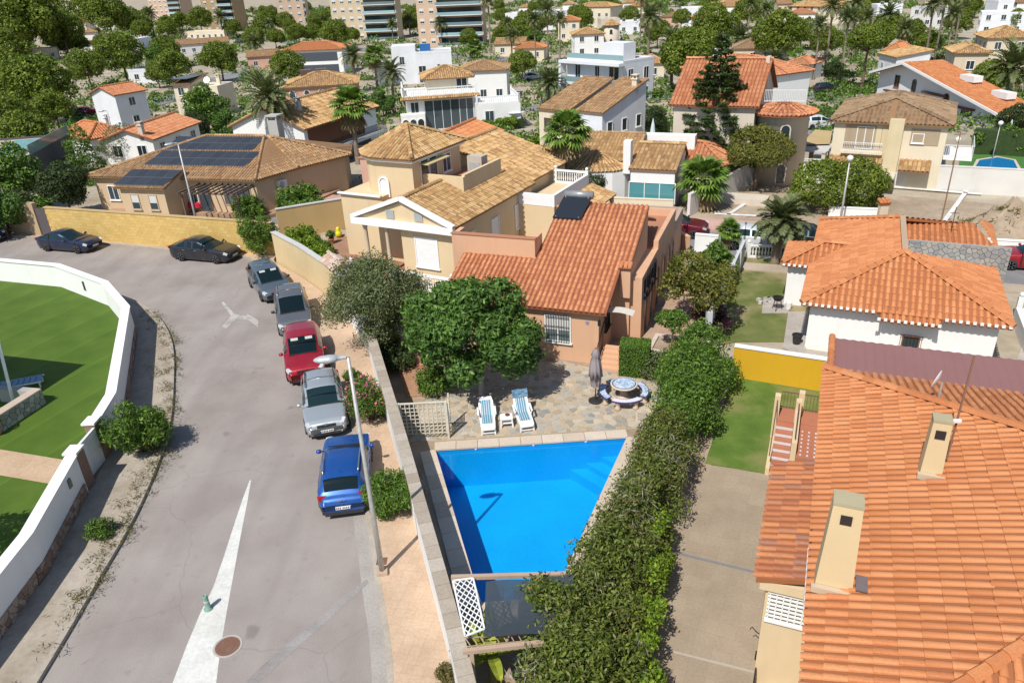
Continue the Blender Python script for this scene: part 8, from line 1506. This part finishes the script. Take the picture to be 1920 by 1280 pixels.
# ---------------------------------------------------------------- apartment blocks on the skyline
def flats(label, A, B, floors, D, wall, side, fh=2.9, ze0=None):
    pa, pb = np.array(gnd(*A)), np.array(gnd(*B)); L = math.dist(pa[:2], pb[:2]); t = thing('apartment_block', label, 'building', tuple(pa), math.atan2(pb[1] - pa[1], pb[0] - pa[0])); Hh = floors * fh; MB().box(0, L, 0, D, -2, Hh).build('wall', wall, t); MB().box(-.15, L + .15, -.15, D + .15, Hh, Hh + .7).build('parapet', wall, t)
    s = int(side * 10) / 10.0; nb = max(2, int(L * s / 3))
    for k in range(floors):
        z = k * fh
        for i in range(nb): window(t, ((0, 0), (1, 0), (0, -1), L), L * s * (i + .5) / nb, z + .9, 1.3, 1.3, 'wb')
        if s < .95:
            MB().box(L * s, L - .1, -1.4, -.02, z - .05, z + .15).build('balcony_slab', bluewhite, t); MB().box(L * s + .05, L - .15, -1.38, -1.30, z + .16, z + 1.0).build('balcony_rail', glb, t); MB().box(L * s + .3, L - .4, -.03, .0, z + .2, z + 2.3).build('balcony_glazing', dg, t)
    return t
b2 = plaster('cream_block', (0.58, 0.47, 0.32)); b3 = plaster('beige_block', (0.58, 0.42, 0.30)); b4 = plaster('tan_block', (0.40, 0.29, 0.16))
flats('tan brick tower block with deep glazed balconies on its right half', (787, 88), (908, 84), 7, 5, b3, .36); flats('cream tower block with balconies behind the round pine', (628, 78), (748, 74), 7, 6, b2, .5); flats('beige tower block with rows of small windows and a blank side', (527, 62), (580, 59), 8, 12, b3, .95); flats('brown brick tower block with pale window bands', (388, 62), (445, 60), 8, 11, b4, .5); flats('pinkish tower block at the far left of the skyline', (287, 46), (345, 44), 8, 12, b3, .6)
# ---------------------------------------------------------------- smaller houses of the middle distance, each given by its front eave
LIST = [('bungalow', 'orange-roofed bungalow with cream walls below tall palms', (962, 92), (1022, 90), 3.0, 8, ivory, 'hip', 1.2, roof_or, 1), ('bungalow', 'cream bungalow with pyramid roof behind the bright round pine', (925, 84), (985, 82), 3.0, 8, ivory, 'gx', 1.2, roof_och, 1),
 ('villa', 'white villa with red awnings and ochre roof beside the round turret', (1075, 66), (1135, 63), 5.4, 8, white, 'hip', 1.3, roof_och, 2), ('villa', 'brown-roofed villa with a chimney among palms', (1372, 92), (1480, 90), 3.0, 9, beige_w, 'hip', 1.8, roof_brn, 1), ('bungalow', 'ochre-roofed cottage with arches under the palms', (1205, 120), (1250, 118), 3.0, 7, ivory, 'hip', 1.2, roof_och, 1), ('bungalow', 'white arched cottage behind the terracotta roofs', (1468, 120), (1520, 122), 2.8, 7, white, 'hip', 1.0, roof_ter, 1),
 ('villa', 'beige tower-like villa with a flat tiled roof left of the big low palm', (1788, 100), (1862, 98), 6.0, 8, beige_w, 'hip', .9, roof_och, 2), ('villa', 'sand villa with loggia and hip roof at the right edge', (1850, 72), (1945, 70), 5.6, 9, beige_w, 'hip', 1.6, roof_och, 2), ('villa', 'long white villa with roof terraces high at the right edge', (1838, 28), (1960, 26), 5.0, 10, bluewhite, 'flat', 0, None, 2), ('bungalow', 'white cottage wall with a small tiled wing behind the chalet', (1680, 108), (1750, 105), 3.6, 8, bluewhite, 'shedx', 1.0, roof_och, 1),
 ('bungalow', 'small cottage with orange hip roof beside the umbrella pine', (1655, 95), (1690, 96), 3.0, 7, ivory, 'hip', 1.3, roof_or, 1), ('villa', 'ochre villa with tiled roofs among the far palms', (1475, 12), (1600, 14), 5.0, 9, ivory, 'hip', 1.6, roof_och, 2), ('bungalow', 'white bungalow with red tiles below the ochre villa', (1470, 27), (1530, 26), 3.0, 8, white, 'hip', 1.3, roof_ter, 1), ('villa', 'grey modern villa in the far centre right', (1706, 18), (1780, 17), 5, 9, lightgrey_w, 'flat', 0, None, 2),
 ('villa', 'pale villa with cream upper loggia in the far centre', (1075, 14), (1145, 13), 7, 9, ivory, 'hip', 1.4, roof_och, 2), ('villa', 'pink-beige villa with arched windows beside the turret', (1125, 40), (1165, 38), 6, 8, stone_w, 'flat', 0, None, 2), ('villa', 'white villa with blue shutters in the far centre', (945, 28), (1005, 26), 6, 9, bluewhite, 'flat', 0, None, 2), ('villa', 'cool white villa block beside the cream loggia villa', (1012, 24), (1065, 22), 6, 9, bluewhite, 'flat', 0, None, 2),
 ('bungalow', 'long low house with brown roof beyond the carob trees', (1238, 32), (1330, 30), 3.2, 9, pink_w, 'hip', 1.4, roof_brn, 1), ('bungalow', 'white street-side house with tiled roof beyond the long low house', (1300, 14), (1390, 12), 4, 9, white, 'hip', 1.4, roof_och, 1), ('villa', 'white villa in the far right corner with brown roof', (1890, 5), (1990, 4), 5, 9, white, 'hip', 1.4, roof_brn, 2), ('bungalow', 'low grey-roofed house behind the left pines', (330, 85), (430, 78), 3.4, 9, lightgrey_w, 'gx', 1.2, roof_old, 1), ('bungalow', 'white wall-like house between the pines on the left', (235, 135), (300, 132), 2.8, 7, bluewhite, 'flat', 0, None, 1), ('bungalow', 'pale house with flat roof by the far left car park', (160, 42), (230, 40), 4, 9, bluewhite, 'flat', 0, None, 1), ('villa', 'white villa at the top left between pines', (120, 12), (190, 10), 6, 9, white, 'hip', 1.4, roof_och, 2), ('bungalow', 'low cream house beneath the tower blocks', (340, 62), (420, 60), 3, 8, ivory, 'flat', 0, None, 1)]
for (nm, lb, A, B, ze, D, wl_, kd, rs_, mt, fl) in LIST: villa(nm, lb, A, B, ze, D, wl_, kd, rs_, mt, fl, 'FR' if A[0] < 960 else 'FL')
h = House('turret', 'round stone turret with conical tile roof beside the red-awning villa', (1132, 48), (1160, 47), 7, 4, stone_w, 'tower'); r = h.W / 2; MB().lathe([(r, -2), (r, 7)], 20).build('wall', stone_w, h.root, True, loc=(r, r, 0)); cn = [(r + 1.25 * r * math.cos(R(a)), r + 1.25 * r * math.sin(R(a))) for a in range(0, 360, 36)]; custom_roof(h.root, [([(*cn[i], 6.95), (*cn[(i + 1) % 10], 6.95), (r, r, 8.3)], (*cn[i], 0), (*cn[(i + 1) % 10], 0)) for i in range(10)], roof_och, under_och, .35, .6)
for k in range(3): window(h.root, ((r - .6, -.02), (1, 0), (0, -1), 2), .6, .5 + k * 2.2, .6, 1.1, 'a', stone_w)
# far-off rows of villas, a few pixels high
rg = random.Random(17); kinds = [('distant white villa with an ochre tile roof', white, roof_och, 'hip'), ('distant cream villa with an orange tile roof', ivory, roof_or, 'hip'), ('distant flat-roofed white villa', bluewhite, None, 'flat'), ('distant beige villa with a weathered roof', beige_w, roof_old, 'gx')]
for row, (yy, st_p) in enumerate(((48, 118), (26, 92), (9, 70))):
    for xx in range(-10, 1930, st_p):
        x = xx + rg.randint(-20, 20); y = yy + rg.randint(-6, 6) - (x - 960) * .0487 * .9
        if y > 78 or (260 < x < 930) or rg.random() < .22: continue
        lb, wl_, mt, kd = kinds[rg.randrange(4)]; wpx = rg.randint(34, 60) * (1 - .2 * row); villa('villa', lb, (x, y), (x + wpx, y - wpx * .04), rg.choice((3.2, 5.4, 5.8)), 9, wl_, kd, 1.4, mt, 1 if row else 2, 'F', group=lb.replace('villa', 'villas') + ' on the skyline', seg=2, ridges=False) if kd != 'flat' else villa('villa', lb, (x, y), (x + wpx, y - wpx * .04), rg.choice((3.4, 5.6)), 9, wl_, kd, 1.4, mt, 2, 'F', group='distant flat-roofed villas on the skyline')
# ================================================================== TREES AND SHRUBS OF THE TOWN
def place(name, label, key, fn, H0, W0, x, yt, wpx, group=None, cat='tree', sz=1.0):
    """crown width and top give the size; the foot is where such a tree would stand on the ground"""
    yb = yt + wpx * (H0 * sz / W0) * .93; b = gnd(x, yb); pm = abs(proj(b[0] + 1, b[1], b[2])[0] - proj(b[0], b[1], b[2])[0]); s = wpx / (W0 * pm); return plant(name, label, cat, b, proto(key, fn), (s, s, s * sz), random.Random(x * 7 + yt).uniform(0, 6.28), group)
pine = lambda k: (lambda: mk_round(100 + k, greens('pine'), 3.5, None, 3.0 + .15 * k, 4.4, 38 + 6 * k, 1.25, 12000, .34, .17, low=-.55))
round_ = lambda k: (lambda: mk_round(130 + k, greens(('bush', 'dark', 'fig')[k]), 3.2, None, 3.0, 4.2, 36, 1.15, 9000, .32, .19, low=-.8))
dates = {'S': 2.4, 'M': 5.6, 'T': 10.5}; fans = {'S': 2.0, 'M': 5.2, 'T': 8.5}
GP = (('pine', 'umbrella pine with a clumped yellow-green crown in the left pine belt', 'umbrella pines of the left pine belt', [(60, -20, 150), (20, 60, 110), (130, 25, 90), (172, -8, 64), (35, 105, 130), (95, 108, 140), (172, 98, 75), (30, 178, 110), (115, 170, 90), (30, 20, 110), (100, -5, 100), (0, 130, 90), (60, 210, 120)]),
      ('pine', 'rounded pine standing between the villas below the tower blocks', 'pines below the tower blocks', [(215, -5, 95), (240, 68, 95), (318, 72, 62), (335, 95, 80), (420, 82, 80), (545, 100, 72), (380, 18, 52), (345, 25, 44), (270, 40, 44), (250, 20, 60), (480, 55, 46), (500, 25, 48), (590, 48, 40), (300, 120, 50), (440, 40, 36)]),
      ('pine', 'rounded pine in front of the tower blocks\' lower floors', 'pines before the tower fronts', [(705, 10, 68), (632, 42, 62), (880, 57, 40), (770, 30, 40), (940, 50, 40)]),
      ('pine', 'bright green pine among the villas beyond the white terraced villa', 'pines beyond the terraced villa', [(980, 98, 62), (985, 35, 64), (1340, 15, 95), (1295, 58, 125), (1232, 40, 56), (1180, 15, 44), (1090, 20, 50), (1135, 52, 36), (1060, 35, 44), (1400, 0, 60)]),
      ('pine', 'broad green pine in the gardens beyond the chalet', 'pines beyond the chalet', [(1450, 28, 105), (1660, 30, 70), (1700, 40, 64), (1545, 55, 64), (1500, 40, 60), (1735, 62, 60), (1790, 20, 60), (1850, 118, 80), (1600, 5, 60), (1900, 20, 50)]))
n = 0
for key, lb, gp, pts in GP:
    for (x, yt, w_) in pts: place('pine_tree', lb, 'pine%d' % (n % 4), pine(n % 4), 8.2, 8.4, x, yt, w_, gp); n += 1
place('umbrella_pine', 'tall umbrella pine with a fork of three leaning trunks before the chalet', 'umb', lambda: mk_round(150, greens('pine'), 3.6, None, 2.2, 8.0, 36, 1.2, 10000, .34, .16, .3, -.1), 10.6, 8.4, 1615, 62, 92)
n = 0
for (x, yt, w_, lb) in ((45, 285, 125, 'dark evergreen tree overhanging the street behind the navy coupe'), (135, 315, 100, 'dense dark shrub-tree beside the brick side wall of the solar bungalow'), (15, 350, 110, 'grey-green roadside tree above the royal blue hatchback'), (395, 172, 92, 'dark green garden tree behind the slim chimney'), (372, 220, 62, 'dense dark tree beside the white bungalow'), (432, 215, 60, 'round green tree left of the tall date palm'), (300, 92, 50, 'round tree by the low grey-roofed house'), (1105, 325, 72, 'round clipped green tree in front of the glazed pool room'), (720, 175, 50, 'dark garden tree between the ochre villa and the terraced villa'), (690, 190, 46, 'green tree behind the small fan palm'), (1225, 208, 62, 'leafy garden tree left of the stone villa'), (1195, 165, 44, 'green tree at the corner of the modern villa'), (1180, 235, 46, 'bushy tree behind the twin townhouses'), (1895, 205, 70, 'dark tree at the low end of the chalet roof'), (1280, 300, 46, 'green tree between the glazed bungalow and the conifer'), (1000, 60, 40, 'dark tree among the palm group'), (1560, 120, 44, 'cypress-dark tree among the tall palms'), (1655, 145, 40, 'dark tree right of the umbrella pine')):
    place('garden_tree', lb, 'rd%d' % (n % 3), round_(n % 3), 7.0, 7.4, x, yt, w_); n += 1
plant('olive_tree', 'grey olive-like tree beside the white bungalow behind the solar panels', 'tree', gnd(240, 308), proto('ol2', lambda: mk_round(160, greens('olive'), 2.6, None, 1.7, 2.4, 26, .9, 8000, .2, .06, low=-.6)), .95); place('conifer', 'spreading dark conifer in front of the orange-roofed bungalow', 'con', lambda: mk_cypress(170, 6, 2.0, 'bush', 6000), 6, 3.4, 165, 232, 62)
PD = [('S', (1030, 132, 76)), ('S', (1885, 92, 118)), ('S', (1305, 45, 46)), ('S', (1385, 52, 64)), ('S', (1450, 95, 52)), ('S', (480, 68, 40)), ('S', (880, 140, 44)), ('S', (1325, 38, 46)), ('M', (668, 93, 56)), ('M', (740, 122, 62)), ('M', (828, 38, 34)), ('M', (1258, 68, 70)), ('M', (1215, 20, 60)), ('M', (1690, 45, 46)), ('M', (1655, 18, 52)), ('M', (290, 20, 34)), ('M', (420, 25, 34)), ('M', (1620, 25, 40)), ('M', (960, 60, 36)), ('T', (920, -5, 44)), ('T', (1005, 35, 38)), ('T', (1028, 18, 42)), ('T', (1050, 35, 38)), ('T', (1545, 10, 56)), ('T', (1575, 32, 52)), ('T', (1525, 45, 44)), ('T', (1730, 8, 54)), ('T', (1750, -6, 54)), ('T', (1785, -12, 50)), ('T', (1400, 8, 34)), ('T', (1430, 18, 36)), ('T', (1200, -4, 36)), ('T', (1770, 25, 44)), ('T', (1590, 5, 44))]
LB = {'S': ('low feathery date palm among the villas', 'low date palms'), 'M': ('date palm of middle height between the villas', 'middle-height date palms'), 'T': ('tall slender palm rising above the far roofs', 'tall slender palms')}
for i, (k, (x, yt, w_)) in enumerate(PD):
    lb, gp = LB[k]; key = 'date' + k + str(i % 2); place('palm_tree', lb, key, (lambda k=k, i=i: mk_date(200 + i, dates[k], 46, 2.5, (.03 * (i % 3 - 1), 0), .2 if k != 'T' else .16)), dates[k] + 2.0, 4.9, x, yt, w_, gp)
plant('palm_tree', 'tall date palm with drooping fronds behind the solar bungalow', 'tree', gnd(526, 320), mk_date(240, 6.4, 56, 2.9, (0, 0), .27, width=.5), 1.12); plant('palm_tree', 'short-trunked date palm with grey-green fronds at the end of the dry lawn', 'tree', gnd(1452, 495), mk_date(241, 2.7, 44, 1.75, (.06, 0), .22), 1.0)
for (k, x, yt, w_, lb) in (('M', 672, 186, 78, 'fan palm in front of the ochre-roofed villa'), ('M', 708, 100, 42, 'small fan palm beside the cubic white villa'), ('S', 1315, 314, 100, 'low fan palm with big round leaves by the vacant plot'), ('S', 890, 82, 34, 'little fan palm below the tan tower'), ('S', 1222, 268, 36, 'little fan palm behind the glazed bungalow')):
    place('fan_palm', lb, 'fan' + k, (lambda k=k, x=x: mk_fan(260 + x, fans[k], 34, 1.15)), fans[k] + 1.3, 3.9, x, yt, w_)
plant('fan_palm', 'tall fan palm with ragged green leaves before the glazed bungalow', 'tree', gnd(1064, 388), mk_fan(265, 5.4, 32, 1.05), 1.05)
place('yucca', 'small spiky yucca beside the white drive wall', 'yuc', lambda: mk_fan(270, 1.5, 30, .6, r=.12, skirt=4), 2.1, 2.1, 1364, 420, 50, None, 'plant')
# Norfolk pine: tiers of level branches
def norfolk():
    rng = np.random.default_rng(77); P = []; N = []; m = MB(); Hh = 11.0; m.tube([(0, 0, -.2), (0, 0, Hh)], [.22, .03], 8)
    for t in range(19):
        z = 1.6 + t * .5; L = 3.2 * (1 - (t / 19) ** 1.25) + .25; k = 7 if t < 14 else 5
        for b in range(k):
            a = b * 2 * math.pi / k + t * .7 + rng.uniform(-.15, .15); l = L * rng.uniform(.8, 1.1); d = np.array([math.cos(a), math.sin(a), 0]); m.tube([(0, 0, z), tuple(d * l * .6 + [0, 0, z - .12]), tuple(d * l + [0, 0, z + .15])], [.04, .025, .01], 4)
            q = int(60 * l) + 14; u = rng.uniform(.22, 1.05, q) ** .8; p = d[None] * (u * l)[:, None]; p[:, 2] = z - .12 + .28 * (u - .5); sp = (.16 + .4 * (1 - abs(u - .6))) * .55; side = np.array([-d[1], d[0], 0]); p = p + side[None] * (rng.normal(0, 1, q) * sp * .6)[:, None]; p[:, 2] += rng.normal(.04, .07, q); P.append(p); N.append(np.tile([0, 0, 1.0], (q, 1)))
    return [('trunk', m.mesh('trunk', bark(), True)), ('crown', fastmesh('crown', leaf_quads(np.concatenate(P), np.concatenate(N), .42, .13, rng, .5), 4, greens('cypress')))]
plant('norfolk_pine', 'tall Norfolk pine with level tiers of branches before the stone villa', 'tree', gnd(1335, 337), norfolk(), 1.06); place('garden_tree', 'broad light olive-green tree leaning over the side wall of the vacant plot', 'crb', lambda: mk_round(161, greens('rust'), 3.4, None, 1.6, 4.1, 34, 1.05, 11000, .26, .1, .2, -.15), 6.3, 8.0, 1415, 248, 150)
b = gnd(1565, 392); plant('shrub', 'wide rounded evergreen shrub on the vacant plot', 'bush', b, proto('bigb', lambda: mk_round(162, greens('pine'), 3.9, 2.4, 1.9, 1.7, 44, 1.0, 15000, .24, .1, .2, -.6)), .95)
rb = proto('rust', lambda: mk_round(163, greens('rust'), 1.5, None, 1.0, 2.1, 26, .55, 7500, .13, .07, .09, -.5)); plant('ornamental_tree', 'olive-bronze ornamental tree over the side passage of the peach house', 'tree', (*at(1303, 618)[:2], 0), rb, 1.25); plant('ornamental_tree', 'small round-headed tree in the pale stone planter', 'tree', (*at(1258, 668)[:2], .3), proto('sml', lambda: mk_round(164, greens('bush'), .75, None, .5, 1.55, 18, .33, 3200, .11, .06, .05, -.5)), .95)
plant('shrub', 'purple-leaved shrub along the pale block wall', 'bush', (*at(1330, 625)[:2], 0), mk_bush(80, leafmat('leaf_purple', [(0, (0.04, 0.012, 0.03)), (1, (0.10, 0.03, 0.05))]), .9, 1.3, 1.0, 4000, .14, .06, 20, .4)); plant('conical_shrub', 'conical green shrub by the block wall behind the bronze tree', 'bush', (*at(1338, 528)[:2], 0), mk_cypress(81, 2.6, 1.25, 'bush', 5500)); plant('shrub', 'green bush beside the white drive wall', 'bush', (*at(1310, 540)[:2], 0), mk_bush(82, greens('bush'), .9, .9, .8, 3000, .14, .07, 16, .4))
for (x, y, s, lb, k) in ((570, 412, 1.9, 'dark bush on the bungalow terrace wall', 'bush'), (470, 410, 1.3, 'low creeper over the yellow wall top', 'bush'), (570, 470, 1.2, 'clipped green bushes inside the cream street wall', 'lime'), (598, 500, 1.0, 'green shrub inside the cream street wall by the gateway', 'lime'), (18, 430, 2.2, 'grey-green roadside shrub by the gate pier', 'olive'), (70, 425, 1.7, 'dark leafy shrub beside the gate pier', 'bush'), (610, 480, .7, 'spiky green plant at the court wall', 'bush'), (815, 735, .8, 'shrub in the brick-edged bed', 'bush'), (745, 690, .9, 'dark shrub under the olive tree', 'dark'), (725, 655, .8, 'green shrub at the top of the planting bed', 'bush'), (1232, 705, .8, 'grey-green shrub beside the planter', 'olive'), (1700, 330, 1.0, 'small conifer bush before the beige villa', 'dark'), (1150, 262, 1.4, 'bush beside the shaded townhouse gable', 'bush')):
    kd = proto('bsh' + k, lambda: mk_bush(90 + len(k), greens(k), 1.0, 1.0, .9, 3600, .17, .07, 18, .42)); plant('shrub', lb, 'bush', gnd(x, y), kd, s)
def green_wall(label, a, b, h, k, seed, th=.8, n=5000):
    pa, pb = np.array(gnd(*a)), np.array(gnd(*b)); d = pb - pa; L = np.linalg.norm(d); t = thing('hedge', label, 'hedge', tuple(pa), math.atan2(d[1], d[0])); rng = np.random.default_rng(seed); K = int(L * 2.2); C = np.column_stack([rng.uniform(0, L, K), rng.uniform(0, th, K), rng.uniform(.3, h - .35, K)]); link('foliage', crown_mesh('foliage', C, np.full(K, .55), n, .26, .13, greens(k), seed, .7, cull=.5), t); MB().box(.1, L - .1, .1, th - .1, -.5, h - .45).build('shaded_core', MATS['core_shade'], t)  # solid block inside, coloured dark as the shade between the leaves
green_wall('bright clipped hedge behind the orange-pink loggia', (905, 292), (1015, 292), 2.2, 'lime', 1); green_wall('green hedge along the terraced villa garden', (905, 250), (985, 240), 1.4, 'lime', 2); green_wall('dark clipped hedge beside the stone villa', (1180, 262), (1258, 256), 2.0, 'bush', 3); green_wall('dark hedge behind the small blue pool', (1815, 288), (1990, 300), 2.6, 'bush', 4, 1.2); green_wall('hedge along the street behind the stone tower', (1478, 218), (1560, 222), 1.6, 'bush', 5); green_wall('hedge beside the modern villa garden', (1160, 190), (1240, 185), 1.5, 'bush', 6); green_wall('hedge before the white bungalow with the red roof', (300, 290), (200, 300), 2.0, 'dark', 7)
# streets between the villas, with cars
for nm, px, wd in (('street', [(990, 205), (1240, 182), (1500, 178), (1700, 205), (1990, 250)], 6), ('street', [(880, 155), (1010, 150), (1090, 175)], 6), ('street', [(120, 232), (300, 190), (470, 130), (560, 110)], 7), ('street', [(230, 100), (430, 72), (700, 95), (960, 112)], 7), ('street', [(1440, 262), (1520, 250), (1570, 262)], 5)):
    P = smooth([gnd(*p)[:2] for p in px], 8); l, r = offset(P, wd / 2), offset(P, -wd / 2); m = MB()
    for i in range(len(P) - 1): m.quad(*[(q[0], q[1], terrain(q[1]) + .03) for q in (l[i], r[i], r[i + 1], l[i + 1])])
    struct(m.build(nm, asph2))
CP = [carpaint('paint_white', (0.62, 0.64, 0.66)), carpaint('paint_black', (0.006, 0.009, 0.016)), carpaint('paint_silver', (0.34, 0.37, 0.40)), carpaint('paint_red', (0.36, 0.004, 0.018))]
for (x, y, a, c, lb) in ((1537, 240, 0, 0, 'silver-white car at the kerb beside the tan shade sail'), (1478, 240, 60, 1, 'dark car half behind the stone tower'), (1475, 166, 5, 1, 'black car on the street right of the stone villa'), (1550, 172, 5, 1, 'dark van on the street below the tall palms'), (1222, 148, 5, 2, 'silver car beside the modern villa'), (1008, 135, 10, 0, 'white car under the bright pine'), (1000, 150, 10, 2, 'grey car parked behind the terraced villa'), (165, 215, 20, 3, 'red car under the left pines'), (140, 218, 20, 1, 'dark blue car beside the red car under the pines'), (452, 82, 0, 1, 'dark car below the brown tower block'), (300, 96, 10, 0, 'white car between the left pines')): make_car(lb, 'hatch', 4.2, 1.78, 1.5, CP[c], gnd(x, y, .03), R(a), 'cars on the streets between the villas', plates=False)
for (x, y, lb) in ((965, 238, 'pale blue open parasol in the terraced villa garden'), (1885, 278, 'closed white parasol beside the small blue pool'), (1223, 268, 'closed white parasol on the terrace behind the glazed bungalow')):
    t = thing('parasol', lb, 'parasol', gnd(x, y)); op = 'open' in lb; MB().tube([(0, 0, -.1), (0, 0, 2.5)], .035, 6).build('pole', galv, t); MB().lathe([(1.5, 2.0), (.8, 2.35), (.01, 2.55)] if op else [(.12, .9), (.3, 1.0), (.2, 1.8), (.02, 2.6)], 12).build('canopy', flat('parasol_cloth', (0.6, 0.66, 0.68), .8), t)
# undergrowth and garden greenery that fills the gaps between the villas
rng = np.random.default_rng(31); foot = np.array(FOOT); P = []; N = []; rds = rng.uniform(0, 1, 4200)
for i in range(4200):
    x, y = rng.uniform(-60, 1980), 8 + 340 * rng.random() ** 1.7; b = gnd(x, y - (x - 960) * .03) if y < 60 else gnd(x, y)
    if b[1] < 66 or b[1] > 700 or (b[0] > 14 and b[1] < 74) or (-36 < b[0] < -12 and b[1] < 76) or (0 < b[0] < 16 and b[1] < 72): continue
    dx, dy = b[0] - foot[:, 0], b[1] - foot[:, 1]; c, s = np.cos(foot[:, 2]), np.sin(foot[:, 2]); u, v = dx * c + dy * s, -dx * s + dy * c
    if np.any((u > -1.2) & (u < foot[:, 3] + 1.2) & (v > -3.5) & (v < foot[:, 4] + 1)): continue
    r = rng.uniform(.5, 1.5) * (1 + b[1] / 300); k = int(30 + 20 * r); d = unit(rng.normal(0, 1, (k, 3)) + [0, 0, .5]); d[:, 2] = np.abs(d[:, 2]); P.append(np.array(b) + d * r * np.array([1, 1, .8]) * rng.uniform(.6, 1.1, (k, 1))); N.append(d)
P, N = np.concatenate(P), np.concatenate(N); sz = .32 + P[:, 1:2] * .0014; V = leaf_quads(P, N, sz, sz * .55, rng, .7); tag(link('undergrowth', fastmesh('undergrowth', V, 4, greens('bush'))), 'mixed garden shrubbery filling the gaps between the distant villas', 'shrubbery', kind='stuff')
# scattered trees in the farthest gardens
k = 0; rg = random.Random(44)
while k < 110:
    x, y = rg.uniform(-40, 1960), rg.uniform(4, 75); b = gnd(x, y - (x - 960) * .045)
    if not 120 < b[1] < 800: continue
    dx, dy = b[0] - foot[:, 0], b[1] - foot[:, 1]; c, s = np.cos(foot[:, 2]), np.sin(foot[:, 2]); u, v = dx * c + dy * s, -dx * s + dy * c
    if np.any((u > -2) & (u < foot[:, 3] + 2) & (v > -5) & (v < foot[:, 4] + 2)): continue
    pl = k % 4 == 3; plant('palm_tree' if pl else 'pine_tree', 'far small palm in the gardens towards the skyline' if pl else 'far small pine in the gardens towards the skyline', 'tree', b, PLANT['dateM%d' % (k // 4 % 2)] if pl else PLANT['pine%d' % (k % 4)], rg.uniform(.75, 1.2), rg.uniform(0, 6), 'far palms' if pl else 'far pines'); k += 1
